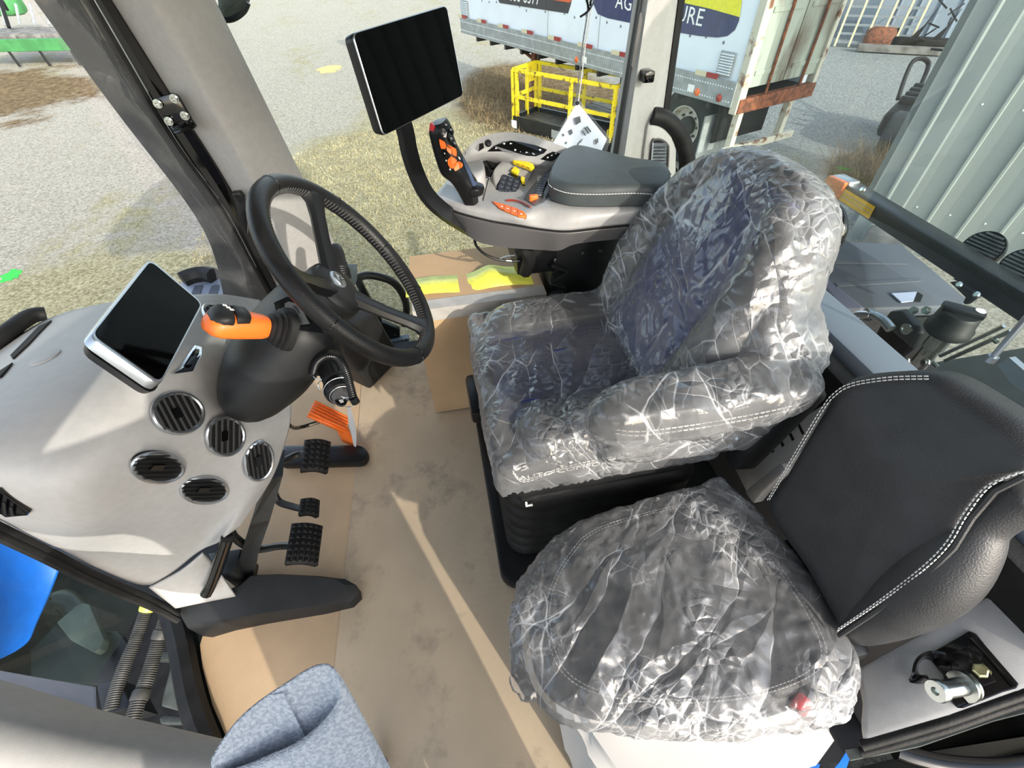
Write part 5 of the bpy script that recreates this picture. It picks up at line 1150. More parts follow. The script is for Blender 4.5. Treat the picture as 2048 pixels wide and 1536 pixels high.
# ------------------------------------------------------------------ driver seat
t = thing('driver_seat', 'black leather driver seat with blue cloth centre on a ribbed suspension base', 'seat', (.3, .8, .009))
b = B(); b.prism(rrect((.30, .795, .009), (1, 0, 0), (0, 1, 0), .56, .67, .05), (0, 0, .045), bev=.012); b.obj('base_plate', 'black_satin', t)
b = B(); rings = []
for k in range(13):
    z = .055 + k * .028; o = .012 if k % 2 else -.006
    w = .44 + .03 * (k / 12); rings.append(rrect((.30, .80, z), (1, 0, 0), (0, 1, 0), .47 + o * 2, w + .08 + o * 2, .06))
R2 = []
for a, c in zip(rings, rings[1:]): R2 += [a, [lerp(p, q, .5) + V((0, 0, 0)) for p, q in zip(a, c)]]
b.loft(R2 + [rings[-1]]); b.obj('bellows', 'rubber', t, angle=180)
b = B(); b.prism(rrect((.30, .80, .385), (1, 0, 0), (0, 1, 0), .5, .54, .06), (0, 0, .05), bev=.015); b.obj('cushion_frame', 'black_plastic', t)
b = B(); b.box((.03, .90, .36), (.05, .16, .05), bev=.012); hd = b.obj('height_handle', 'black_satin', t)
b = B(); b.tube([V((.10, .515, .40)), V((.10, .515, .385)), V((.115, .515, .385))], .003, 6); b.obj('mark', 'white_print', t)
# cushion: raised sides, a cloth centre dished between
co = rrect((.31, .805, .43), (1, 0, 0), (0, 1, 0), .54, .53, .09, 6)
b = B(); b.puff(co, V((0, 0, 1)), .11, .045, crown=.0, base_r=.02); cu = b.obj('cushion', 'seat_leather', t, angle=180)
for sy in (-1, 1):
    so = rrect((.33, .805 + sy * .205, .525), (1, 0, 0), (0, 1, 0), .46, .115, .05, 6); B().puff(so, V((0, -.15 * sy, 1)), .045, .035, crown=.004).obj('side_bolster', 'seat_leather', t, angle=180)
b = B(); P = [[V((x, y, .541 + .012 * math.sin(min(1, max(0, (x - .05) / .5)) * 3.14) + (-.03 * max(0, (.10 - x) / .1) ** 2))) for y in [.65 + .31 * i / 10 for i in range(11)]] for x in [.075 + .47 * i / 14 for i in range(15)]]
b.grid(P); b.obj('cloth_panel', 'blue_cloth', t, angle=180, solid=.006)
for j in range(4): b = B(); y = .69 + j * .075; b.tube(spline([V((x, y, .541 + .012 * math.sin(min(1, max(0, (x - .05) / .5)) * 3.14) + .004)) for x in (.09, .2, .35, .5)], 5), .006, 6); b.obj('cloth_rib', 'blue_cloth', cu)
b = B(); sp = spline([V((.075, .536 + .0, .51)), V((.1, .53, .475)), V((.18, .532, .495)), V((.30, .532, .505)), V((.42, .532, .51))], 10); stitches(b, sp, V((0, -1, .3)), .0012, .007, .003)
stitches(b, [p + V((0, 0, -.008)) for p in sp], V((0, -1, .3)), .0012, .007, .003); s_ = tag(b.obj('stitching', 'thread', t), kind='stuff')
text('seat_lettering', 'AUTO COMFORT', (.20, .5375, .474), V((1, 0, .02)), V((0, -.1, 1)), .026, 'white_print', t, xs=1.1)
# backrest: an upright shield, leaning back, with side bolsters and a cloth centre
BN = V((-.90, 0, .43)); BU = V((.43, 0, .90)); BC = V((.468, .82, .51))
def bk(u, v, d=0): return BC + V((0, u, 0)) + BU * v + BN * d
prof = [(-.235, -.02), (-.262, .10), (-.268, .22), (-.25, .34), (-.21, .43), (-.15, .495), (-.07, .525), (.07, .525), (.15, .495), (.21, .43), (.25, .34), (.268, .22), (.262, .10), (.235, -.02)]
po = spline([bk(u, v, -.06) for u, v in prof], 3, closed=True); b = B(); b.puff(po, BN, .105, .045, crown=.0, base_r=.03); b.obj('backrest', 'seat_leather', t, angle=180)
b = B(); P = [[bk(u, v, .047 + .018 * math.cos(u / .15 * 1.4) * math.sin(min(1, v / .5) * 3.1)) for u in [-.14 + .28 * i / 10 for i in range(11)]] for v in [.0 + .49 * i / 14 for i in range(15)]]; b.grid(P); b.obj('back_cloth', 'blue_cloth', t, angle=180, solid=.006)
for sy in (-1, 1):
    sp = spline([bk(sy * u, v, .045) for u, v in ((.18, -.0), (.205, .12), (.2, .26), (.165, .40), (.1, .47))], 6); m_ = len(sp)
    b = B(); b.tube(sp, [.018 + .03 * math.sin(math.pi * (i + 1) / (m_ + 1)) for i in range(m_)], 14); b.obj('back_bolster', 'seat_leather', t, angle=180)
b = B(); b.tube(spline([bk(.2, .33, -.05), bk(.25, .40, -.07), bk(.22, .46, -.07)], 5), .02, 8); b.obj('belt_guide', 'black_gloss', t)
# left armrest pad
ao = spline([V((x, y, .665)) for x, y in ((.215, .50), (.235, .465), (.30, .45), (.45, .445), (.60, .45), (.655, .48), (.65, .53), (.58, .552), (.42, .55), (.28, .545))], 4, closed=True)
b = B(); b.puff(ao, V((0, -.12, 1)), .085, .035, crown=.006, base_r=.02); b.obj('armrest', 'seat_leather', t, angle=180)
b = B(); sp = spline([V((.25, .452, .705)), V((.30, .438, .705)), V((.45, .432, .708)), V((.60, .44, .71)), V((.655, .478, .712))], 12); stitches(b, sp, V((0, -1, 0)), .0013, .008, .003); stitches(b, [p + V((0, .002, .009)) for p in sp], V((0, -1, .3)), .0013, .008, .003); tag(b.obj('armrest_stitching', 'thread', t), kind='stuff')
b = B(); b.box((.64, .50, .56), (.07, .05, .26), Matrix.Rotation(.25, 3, 'Y'), bev=.015); b.obj('armrest_bracket', 'black_plastic', t)

# ------------------------------------------------------------------ instructor seat beside the door
t = thing('instructor_seat', 'low black leather passenger seat with upright backrest on a white base by the door', 'seat', (.3, .25, .009))
bo = [at(*p, z=.30) for p in [(1165, 1448), (1200, 1520)]]
bs = [V((.10, .07)).to_3d(), V((.14, -.01, 0)), V((.28, -.045, 0)), V((.48, -.04, 0)), V((.565, .0, 0)), V((.57, .40, 0)), V((.16, .42, 0)), V((.10, .35, 0))]
b = B(); b.loft([[V((p.x, p.y, .01)) for p in bs], [V((p.x, p.y, .30)) for p in bs], [V((p.x, p.y, .355)) + (V((.33, .2, 0)) - V((p.x, p.y, 0))) * .04 for p in bs]]); bmesh.ops.bevel(b.bm, geom=b.bm.edges[:], offset=.02, segments=3, affect='EDGES'); b.obj('base', 'white_plastic', t, angle=60)
cpx = [(1100, 1095), (1060, 1150), (1030, 1210), (1020, 1290), (1040, 1390), (1110, 1440), (1230, 1462), (1400, 1462), (1560, 1440), (1690, 1380), (1690, 1300), (1600, 1160), (1500, 1030), (1440, 985), (1330, 1000), (1200, 1035), (1130, 1065)]
cpx = [(1120, 1100), (1085, 1150), (1062, 1210), (1060, 1290), (1085, 1370), (1150, 1420), (1260, 1445), (1400, 1448), (1550, 1428), (1672, 1372), (1680, 1300), (1600, 1165), (1500, 1035), (1440, 995), (1330, 1008), (1210, 1040), (1150, 1068)]
co = spline([at(px, py, z=.415) for px, py in cpx], 4, closed=True); co = [V((p.x, p.y, .35)) for p in co]
b = B(); b.puff(co, V((0, 0, 1)), .10, .05, crown=.02, base_r=.03, rings_in=10); b.obj('cushion', 'seat_leather', t, angle=180)
cc_ = sum(co, V()) / len(co); ring_ = [p + (cc_ - p) * .13 + V((0, 0, .0985)) for p in co]
b = B(); stitches(b, ring_ + [ring_[0]], V((0, 0, 1)), .0009, .005, .0025); stitches(b, [p + (cc_ - p) * .03 + V((0, 0, .003)) for p in ring_ + [ring_[0]]], V((0, 0, 1)), .0009, .005, .0025); tag(b.obj('cushion_stitching', 'thread', t), kind='stuff')
# backrest: front face seen, padded near side below the seam
fpx = [((1525, 1022), .385, .46), ((1562, 950), None, 0), ((1640, 815), None, 0), ((1668, 775), None, 0), ((1700, 752), None, 0), ((1780, 742), None, 0), ((1862, 745), None, 0), ((1960, 800), None, 0), ((2070, 880), None, 0), ((2090, 930), None, 0), ((2050, 945), None, 0), ((1985, 975), None, 0), ((1938, 1030), None, 0), ((1905, 1085), None, 0), ((1850, 1140), None, 0), ((1760, 1210), None, 0), ((1680, 1268), None, 0), ((1655, 1240), None, 0), ((1600, 1140), None, 0)]
FC, FN = V((.575, .24, .47)), V((-.955, -.08, .285)).normalized()
fp = [onpl(*p[0], FC, FN) for p in fpx]; fo = spline(fp, 4, closed=True)
b = B(); b.puff([p - FN * .11 for p in fo], FN, .11, .03, crown=.012, base_r=.04, rings_in=9); bkr = b.obj('backrest', 'seat_leather', t, angle=180)
# near side roll
nr = [onpl(px, py, FC - FN * .04, FN) for px, py in [(1705, 1250), (1790, 1208), (1870, 1150), (1930, 1085), (1975, 1030), (2060, 985)]]
sp = spline(nr, 6); m_ = len(sp); b = B(); b.tube(sp, [.034 + .02 * math.sin(math.pi * min(1, i / (m_ * .7))) for i in range(m_)], 18); b.obj('side_roll', 'seat_leather', t, angle=180)
def edge_st(pxs, off):
    sp = spline([onpl(px, py, FC + FN * .0125, FN) for px, py in pxs], 10); b = B()
    stitches(b, sp, FN, .0010, .0052, .0026); cpt_ = sum(fp, V()) / len(fp); stitches(b, [p + (cpt_ - p).normalized() * off * .75 for p in sp], FN, .0010, .0052, .0026)
    tag(b.obj('edge_stitching', 'thread', t), kind='stuff')
edge_st([(1675, 1262), (1760, 1205), (1850, 1138), (1900, 1088), (1935, 1030), (1982, 972), (2050, 942)], .006)
edge_st([(1535, 1000), (1570, 940), (1640, 822), (1670, 785), (1705, 766), (1780, 754), (1862, 752)], .006)
b = B(); b.tube([onpl(px, py, FC + FN * .008, FN) for px, py in [(1678, 1272), (1765, 1214), (1855, 1148), (1908, 1095), (1944, 1036), (1990, 982), (2050, 952)]], .004, 6); b.obj('seam_piping', 'seat_leather', t)
b = B(); b.box(V((.60, .20, .40)), (.06, .22, .08), bev=.01); b.obj('hinge', 'black_steel', t)
bk_ = thing('belt_buckle', 'red and black seat belt buckle under the plastic on the passenger seat', 'buckle', at(1605, 1400, z=.44))
B().box(at(1605, 1402, z=.432), (.04, .025, .02), Matrix.Rotation(.5, 3, 'Z'), bev=.005).obj('release_button', 'red_plastic', bk_)
B().box(at(1612, 1372, z=.430), (.05, .04, .025), Matrix.Rotation(.5, 3, 'Z'), bev=.006).obj('buckle_body', 'black_plastic', bk_)

# ------------------------------------------------------------------ polythene covers, draped: union of the padded shapes, smoothed, inflated and crumpled
def ev_mesh(o):
    dg = bpy.context.evaluated_depsgraph_get(); return bpy.data.meshes.new_from_object(o.evaluated_get(dg))
def cover(name, mat_, label, sources, extra, vox, infl, zcut, smooth_it, amp, nscale, seed, drop=None):
    bm = bmesh.new()
    for o in sources:
        me = ev_mesh(o); mw = Matrix.Translation(WL_world(o)); me.transform(mw); bm.from_mesh(me); bpy.data.meshes.remove(me)
    for hull in extra:
        hb_ = bmesh.new(); vs = [hb_.verts.new(p) for p in hull]; bmesh.ops.convex_hull(hb_, input=vs)
        tm = bpy.data.meshes.new('h'); hb_.to_mesh(tm); hb_.free(); bm.from_mesh(tm); bpy.data.meshes.remove(tm)
    me = bpy.data.meshes.new(name); bm.to_mesh(me); bm.free()
    tmp = bpy.data.objects.new('tmp', me); C.objects.link(tmp)
    r = tmp.modifiers.new('r', 'REMESH'); r.mode = 'VOXEL'; r.voxel_size = vox
    s_ = tmp.modifiers.new('s', 'SMOOTH'); s_.factor = .6; s_.iterations = smooth_it
    me2 = ev_mesh(tmp); bpy.data.objects.remove(tmp)
    bm = bmesh.new(); bm.from_mesh(me2); bpy.data.meshes.remove(me2); bm.normal_update()
    bmesh.ops.delete(bm, geom=[v for v in bm.verts if v.co.z < zcut(v.co)], context='VERTS')
    isl = []                                        # keep only the outer shell
    bm.verts.ensure_lookup_table(); seen = set()
    for v in bm.verts:
        if v in seen: continue
        st = [v]; comp = []; seen.add(v)
        while st:
            x = st.pop(); comp.append(x)
            for e in x.link_edges:
                y = e.other_vert(x)
                if y not in seen: seen.add(y); st.append(y)
        isl.append(comp)
    isl.sort(key=len); bmesh.ops.delete(bm, geom=[v for c in isl[:-1] for v in c], context='VERTS')
    bmesh.ops.subdivide_edges(bm, edges=bm.edges[:], cuts=1, use_grid_fill=True); bm.normal_update()
    off = V((seed * 13.1, seed * 7.7, 3.3)); new = []
    for v in bm.verts:
        p = v.co; w = noise.noise_vector(p * 5 + off) * .05
        q = p + w
        rid = 1 - abs(noise.noise(V((q.x * nscale, q.y * nscale * .55, q.z * nscale * .8)) + off)) * 2
        r2 = 1 - abs(noise.noise(q * nscale * 2.6 + off * 2)) * 2
        r3 = 1 - abs(noise.noise(q * nscale * 6 + off * 3)) * 2
        big = noise.noise(p * 4 + off)
        new.append(p + v.normal * (infl + amp * (.55 * rid + .3 * r2 + .14 * r3) + .006 * big))
    for v, p in zip(bm.verts, new): v.co = p
    for e in bm.edges:                              # ragged hem
        if e.is_boundary:
            for v in e.verts: v.co.z += random.uniform(-.006, .004)
    me = bpy.data.meshes.new(name); bm.to_mesh(me); bm.free()
    o = link(name, me, mat_, None, angle=180); return tag(o, label, 'plastic cover')
def WL_world(o):
    w = V(o.location); p = o.parent
    while p: w += V(p.location); p = p.parent
    return w
ds = bpy.data.objects['driver_seat']; src = [c for c in ds.children if c.name.split('.')[0] in ('cushion', 'side_bolster', 'backrest', 'back_bolster', 'armrest', 'back_cloth', 'cloth_panel')]
def bxh(x0, x1, y0, y1, z0, z1): return [V((x, y, z)) for x in (x0, x1) for y in (y0, y1) for z in (z0, z1)]
cover('seat_cover', 'film_seat', 'crumpled clear plastic cover over the driver seat', src,
      [bxh(.045, .57, .535, 1.075, .42, .53), [V(p) for p in ((.54, .50, .60), (.67, .50, .62), (.54, .58, .62), (.67, .6, .62), (.56, .52, .78), (.70, .52, .75), (.60, .59, .87), (.64, .64, .89), (.56, .60, .83))],
       [V(p) for p in ((.28, .50, .52), (.66, .50, .50), (.28, .54, .52), (.66, .56, .5), (.25, .48, .69), (.66, .48, .70), (.25, .54, .69), (.66, .55, .7))]],
      .011, .007, lambda p: .415 + .02 * math.sin(p.x * 9), 5, .007, 14, 1)
bs_ = bpy.data.objects['instructor_seat']; src = [c for c in bs_.children if c.name.split('.')[0] == 'cushion']
cover('seat_cover', 'film_buddy', 'crumpled clear plastic cover over the cushion of the passenger seat', src,
      [[V((p.x, p.y, .40)) + (V((p.x, p.y, 0)) - V((cc_.x, cc_.y, 0))) * .09 for p in co[::3]] + [V((p.x, p.y, .44)) for p in co[::3]],
       [at(px, py, z=.43) for px, py in [(1085, 1100), (1120, 1060), (1030, 1180), (1016, 1260), (1012, 1380), (1040, 1420)]] + [V((.12, .2, .38)), V((.12, .35, .38)), V((.1, .15, .38))],
       [at(px, py, z=.46) for px, py in [(1620, 1415), (1580, 1420), (1600, 1380), (1640, 1400)]] + [V((.45, .1, .43)), V((.4, .15, .44)), V((.5, .15, .44))],
       [at(px, py, z=.42) for px, py in [(1440, 945), (1480, 1010), (1400, 1000), (1350, 1000)]] + [V((.5, .4, .44)), V((.45, .38, .38))],
       [at(px, py, z=.40) for px, py in [(1722, 1400), (1700, 1450), (1600, 1475), (1500, 1465)]] + [V((.5, .1, .43)), V((.4, .08, .4))]],
      .009, .006, lambda p: .365 + .012 * math.sin(p.x * 14 + p.y * 9), 5, .008, 13, 5)
# ------------------------------------------------------------------ rear wall and window sill inside the cab
b = B(); b.prism([(.80, .0, .0), (.80, 1.6, .0), (.80, 1.6, .44), (.80, .0, .44)], (.25, 0, 0)); stru(b.obj('wall_rear', 'console_skirt', smooth=False))
b = B(); b.box((.955, .8, .585), (.11, 1.6, .06), bev=.012); stru(b.obj('trim_2', 'sill_paint'))
b = B(); b.box((.865, .8, .52), (.05, 1.6, .14), bev=.012); stru(b.obj('trim_3', 'rubber'))
b = B(); b.prism([V((x, y, z)) for x, y, z in ((.62, 1.66, .40), (.66, 1.66, .72), (.86, 1.68, .72), (1.1, 1.62, .46), (1.1, 1.62, 0), (.62, 1.66, 0))], (0, .03, 0)); stru(b.obj('wall_right', 'black_plastic', smooth=False))
t = thing('slotted_panel', 'grey plastic panel with dark slots on the cab wall between the two seats', 'panel', at(1540, 900, x=.76))
pp = [(1462, 925), (1510, 890), (1590, 845), (1640, 812), (1690, 790), (1680, 830), (1620, 890), (1520, 978), (1492, 985)]
b = B(); b.prism([at(*p, x=.765) for p in pp], V((.03, 0, 0)), bev=.006); b.obj('panel', 'trim_plastic', t)
for k in range(6):
    x, y = 1492 + k * 20, 905 - k * 12; b = B(); b.prism([at(*p, x=.7635) for p in [(x, y), (x + 4, y - 2), (x + 16, y + 22), (x + 12, y + 25)]], V((.002, 0, 0))); b.obj('slot', 'void', t, smooth=False)
b = B(); b.prism([at(*p, x=.72) for p in [(1488, 985), (1500, 972), (1560, 925), (1572, 940), (1524, 985), (1506, 1008)]], V((.03, 0, 0)), bev=.006); b.obj('lower_ledge', 'console_plastic', t)
b = B(); b.prism([at(*p, x=.80) for p in [(1895, 775), (1940, 792), (2000, 830), (2060, 880), (2060, 925), (1990, 880), (1900, 820)]], V((.03, 0, 0)), bev=.006); tag(b.obj('side_trim', 'white_plastic'), 'pale curved cab trim edge behind the passenger backrest', 'trim')
# ------------------------------------------------------------------ tractor parts seen through the rear glass
t = thing('rear_fender', 'flat dark grey rear fender top behind the driver seat', 'fender', at(1790, 550, z=.25))
fp_ = [at(*p, z=.30) for p in [(1655, 480), (1802, 486), (1860, 532), (1938, 598), (1928, 610), (1690, 617), (1640, 560)]]
b = B(); b.prism(fp_, (0, 0, -.05), bev=.012); b.obj('top_panel', 'fender_plastic', t)
for a_, e_ in (((1665, 524), (1812, 526)), ((1672, 570), (1840, 560))): b = B(); b.strip([at(*a_, z=.302), at(*e_, z=.302)], V((0, 0, 1)), .02, .006); b.obj('ridge', 'fender_plastic', t)
b = B(); b.prism([at(*p, z=.303) for p in [(1782, 588), (1833, 585), (1826, 603), (1802, 606)]], (0, 0, .004)); b.obj('decal', 'white_sheet', t, smooth=False)
b = B(); b.prism([at(*p, z=.303) for p in [(1833, 585), (1845, 592), (1840, 604), (1826, 603)]], (0, 0, .004)); b.obj('recess', 'void', t, smooth=False)
b = B(); b.prism([p + V((.01, -.005, -.05)) for p in fp_[3:]] + [fp_[0] + V((.05, .05, -.05)), fp_[1] + V((0, 0, -.05))], (0, 0, -.5)); b.obj('side_skirt', 'black_steel', t, smooth=False)
t = thing('hitch_assembly', 'dark greasy steel hitch frame seen through the rear glass', 'frame', (1.5, .75, -.5))
b = B(); b.box((1.85, .47, -.22), (1.35, 1.1, .5), bev=.02); b.obj('housing', 'black_steel', t)
pl_ = [(1745, 678), (1765, 640), (1780, 622), (1800, 620), (1828, 650), (1832, 668), (1815, 700), (1790, 720), (1760, 715)]
b = B(); b.prism([at(*p, x=1.25) for p in pl_], V((.03, 0, 0)), bev=.006); cl_ = b.obj('clevis_plate', 'black_steel', t)
b = B(); b.lathe(at(1813, 658, x=1.248), (-1, 0, 0), [(.016, -.002), (.016, .003), (.012, .003), (.011, -.001), (.001, -.001)], n=20); b.obj('pin_hole', 'zinc', cl_)
for p in ((1829, 621), (1854, 621), (1812, 722), (1852, 725)): b = B(); b.lathe(at(*p, x=1.22), (-1, 0, .3), [(.011, 0), (.011, .006), (.007, .006), (.007, .012), (.001, .012)], n=6); b.obj('bolt', 'zinc', t)
for p0_, p1_ in (((1880, 712), (2008, 652)), ((1890, 722), (2022, 662)), ((1862, 720), (1875, 734)), ((1985, 676), (1995, 686))): b = B(); b.tube([at(*p0_, x=1.5), at(*p1_, x=1.5)], .006, 6); b.obj('steel_edge', 'zinc', t)
b = B(); b.prism([at(*p, x=1.45) for p in [(1995, 730), (2018, 715), (2070, 760), (2070, 800), (2020, 765)]], V((.02, 0, 0))); b.obj('pale_plate', 'sill_paint', t, smooth=False)
t = thing('steel_pipe', 'bright bent grey pipe fitting below the fender behind the seat', 'pipe', at(1700, 640, x=1.12))
b = B(); b.tube(spline([at(*p, x=1.2) for p in [(1700, 652), (1704, 636), (1718, 629), (1745, 630), (1766, 640), (1782, 658)]], 8), .013, 12); b.obj('hose', 'silver', t)
for p in ((1736, 629), (1701, 650)): b = B(); b.lathe(at(*p, x=1.2), ROT @ V((1, .2, 0)), [(.017, -.01), (.019, -.005), (.019, .005), (.017, .01)], n=14); b.obj('clamp', 'zinc', t)
t = thing('filler_neck', 'bright metal filler pipe with black cap behind the passenger backrest', 'pipe', at(1830, 740, x=1.25))
a_, e_ = at(1818, 752, x=1.28), at(1896, 658, x=1.28); d = (e_ - a_).normalized()
b = B(); b.lathe(a_, d, [(.021, -.05), (.021, (e_ - a_).length * .62), (.025, (e_ - a_).length * .64), (.025, (e_ - a_).length)], n=24); b.obj('tube', 'zinc', t)
b = B(); b.lathe(e_, d, [(.046, -.012), (.052, -.006), (.052, .012), (.047, .018), (.044, .048), (.04, .054), (.001, .055)], n=32); cp_ = b.obj('cap', 'black_plastic', t)
u = d.orthogonal().normalized(); u = ROT @ V((.75, .5, -.2)); u = (u - d * d.dot(u)).normalized(); w = d.cross(u)
b = B(); b.box(e_ + d * .06, (.088, .03, .018), Matrix((u, w, d)).transposed(), bev=.004); b.obj('cap_grip', 'black_satin', cp_)
b = B(); b.lathe(e_ + d * .0695 + u * .03, d, [(.011, 0), (.011, .0012), (.001, .0012)], n=20); b.obj('cap_label', 'white_print', cp_)
t = thing('light_bar', 'dark bar with amber lamp and yellow reflector crossing behind the rear glass', 'light bar', at(1850, 480, x=1.6))
fr_ = [at(*p, x=1.6) for p in [(1672, 399), (1690, 368), (2052, 588), (2110, 625), (2110, 720), (2048, 652)]]
b = B(); b.prism(fr_, V((.07, 0, 0)), bev=.006); b.obj('bar', 'black_steel', t)
lp_ = [at(*p, x=1.585) for p in [(1642, 372), (1657, 350), (1690, 366), (1674, 396), (1666, 400), (1640, 388)]]
b = B(); b.prism(lp_, V((.02, 0, 0)), bev=.006); am = b.obj('amber_lens', 'amber', t)
c_ = sum(lp_, V()) / 6
for k in range(5): b = B(); a_ = lerp(lp_[0], lp_[3], .1 + .2 * k) ; b.strip([a_ + V((-.002, .028, .012)), a_ + V((-.002, -.03, -.018))], V((-1, 0, 0)), .006, .002); b.obj('lens_ridge', 'amber', am, smooth=False)
b = B(); b.prism([p + V((.021, 0, .0)) for p in lp_], V((.05, 0, .0)), bev=.005); b.obj('lamp_case', 'silver', t)
rf = [at(*p, x=1.597) for p in [(1687, 376), (1750, 414), (1737, 438), (1676, 399)]]
b = B(); b.prism(rf, V((.002, 0, 0))); rfo = b.obj('reflector', 'reflector_yellow', t, smooth=False)
for f_ in (.3, .6): b = B(); b.strip([lerp(rf[0], rf[3], f_) + V((-.001, 0, 0)), lerp(rf[1], rf[2], f_) + V((-.001, 0, 0))], V((-1, 0, 0)), .006, .001); b.obj('reflector_line', 'orange_mark', rfo, smooth=False)
b = B(); b.prism([at(*p, x=1.57) for p in [(1898, 564), (1915, 563), (1950, 585), (1955, 592), (1930, 610), (1925, 605), (1930, 595)]], V((.02, 0, 0)), bev=.003); b.obj('stay', 'black_satin', t)
for p in ((1920, 570), (1955, 590), (1726, 380)): b = B(); b.lathe(at(*p, x=1.565), (-1, 0, .4), [(.01, 0), (.01, .006), (.006, .01), (.001, .01)], n=8); b.obj('bolt', 'zinc', t)
def worklight(px, py, lab):
    c = at(px, py, x=1.72); n = (EYE - c).normalized(); n = V((n.x, n.y * .4, n.z + .15)).normalized()
    t = thing('work_light', lab, 'lamp', c - V((0, 0, .1)))
    b = B(); b.lathe(c - n * .04, n, [(.034, -.03), (.052, .0), (.056, .03), (.054, .042), (.05, .04), (.001, .038)], n=36); lb = b.obj('housing', 'black_satin', t)
    u = V((0, 0, 1)).cross(n).normalized(); v = n.cross(u)
    for k in range(9):
        q = -.042 + .0105 * k; h_ = math.sqrt(max(0, .049 ** 2 - q * q)); b = B(); b.strip([c + v * q - u * h_ + n * .004, c + v * q + u * h_ + n * .004], (n + v * .7).normalized(), .008, .002); b.obj('grille_bar', 'grey_steel', lb, smooth=False)
    b = B(); b.tube([c - V((0, 0, .05)), c - V((-.0, 0, .12))], .010, 8); b.obj('bracket', 'black_satin', t)
worklight(1965, 496, 'round louvred black work light above the bar behind the rear glass')
worklight(2046, 533, 'second round black work light cut by the right edge of the photo')
b = B(); b.tube([at(1988, 712, x=1.1), at(2062, 625, x=1.1)], .006, 10); b.tube([at(1988, 712, x=1.1), at(1978, 722, x=1.1)], .01, 8); tag(b.obj('gas_strut', 'silver'), 'thin bright gas strut at the right edge of the rear glass', 'strut')
b = B(); b.tube(spline([at(*p, x=.80) for p in [(1655, 500), (1672, 478), (1679, 452), (1672, 428), (1660, 420)]], 6), .016, 10); tag(b.obj('lever_loop', 'black_gloss'), 'black curved lever sticking out behind the driver seat backrest', 'lever')

# ------------------------------------------------------------------ door post, striker and seals at the lower right
n0 = V((.0, -.75, .66)); PO = V((.65, .035, .42))
def cpp(px, py, lift=0):
    return onpl(px, py, PO + CN * lift, CN)
CN = V((-.45, .1, .89)).normalized(); PO = V((.68, .04, .43))
t = thing('door_post', 'grey lower door post with black striker plate at the lower right', 'post', PO - V((0, 0, .4)))
b = B(); b.prism([cpp(*p) for p in [(1712, 1336), (1760, 1310), (1850, 1262), (2080, 1130), (2080, 1368), (2040, 1382), (1900, 1432), (1728, 1482), (1722, 1450), (1726, 1400)]], -CN * .05, bev=.008); b.obj('trim', 'trim_plastic', t)
b = B(); sp = spline([cpp(*p, -.01) for p in [(1722, 1492), (1800, 1470), (1900, 1440), (2000, 1404), (2090, 1374)]], 6); b.tube(sp, .008, 10); b.tube([p + V((0, -.008, -.014)) for p in sp], .008, 10); b.obj('door_seal', 'rubber', t)
b = B(); b.prism([cpp(*p, -.03) for p in [(1690, 1500), (1800, 1482), (2100, 1388), (2100, 1412), (1990, 1440), (1840, 1492), (1700, 1520)]], -CN * .02); b.obj('sill_strip', 'grey_steel', t, smooth=False)
st_ = thing('door_striker', 'black striker plate with silver latch pin and yellowish bolt on the grey door post', 'latch', cpp(1900, 1380))
Z8 = lambda a, c: (1600 + a / 3.98, 1150 + c / 3.98)
b = B(); b.prism([cpp(*Z8(*p), .001) for p in [(1010, 640), (1180, 545), (1345, 448), (1400, 470), (1480, 570), (1740, 870), (1720, 905), (1610, 935), (1300, 1062), (1250, 1060), (1160, 975), (1140, 800)]], CN * .004, bev=.0015); b.obj('plate', 'black_gloss', st_)
b = B(); b.prism([cpp(*Z8(*p), .005) for p in [(1180, 640), (1340, 560), (1560, 850), (1250, 960)]], CN * .003, bev=.001); b.obj('raised_field', 'black_gloss', st_)
b = B(); b.tube([cpp(*Z8(*p), .006) for p in [(1360, 500), (1700, 890)]], .0025, 6); b.obj('fold', 'black_gloss', st_)
hk_ = spline([cpp(*Z8(*p), l_) for p, l_ in (((1200, 700), .012), ((1100, 650), .02), ((1000, 640), .026), ((935, 690), .026), ((920, 770), .024), ((950, 830), .022), ((1000, 835), .02))], 6)
b = B(); b.strip(hk_, CN.cross(V((1, 0, 0))).normalized(), .03, .004); b.obj('hook', 'black_gloss', st_)
pb, pt_ = cpp(*Z8(1330, 880), .004), cpp(*Z8(1340, 885), .004) + CN * .0
tip = cpp(*Z8(1075, 925), .05); d = (tip - pb).normalized(); L = (tip - pb).length
b = B(); b.lathe(pb, d, [(.022, 0), (.022, .004), (.018, .004), (.018, .009), (.0225, .0095), (.0225, .0125), (.013, .013), (.013, L - .012), (.016, L - .012), (.0165, L - .003), (.015, L), (.006, L), (.004, L - .006), (.001, L - .006)], n=28); b.obj('latch_pin', 'zinc', st_, angle=30)
bb_ = cpp(*Z8(1430, 770), .005); b = B(); b.lathe(bb_, CN, [(.015, 0), (.015, .002), (.0105, .002), (.0105, .010), (.008, .0115), (.001, .0105)], n=6); b.obj('hex_bolt', 'brass_zinc', st_, angle=20)
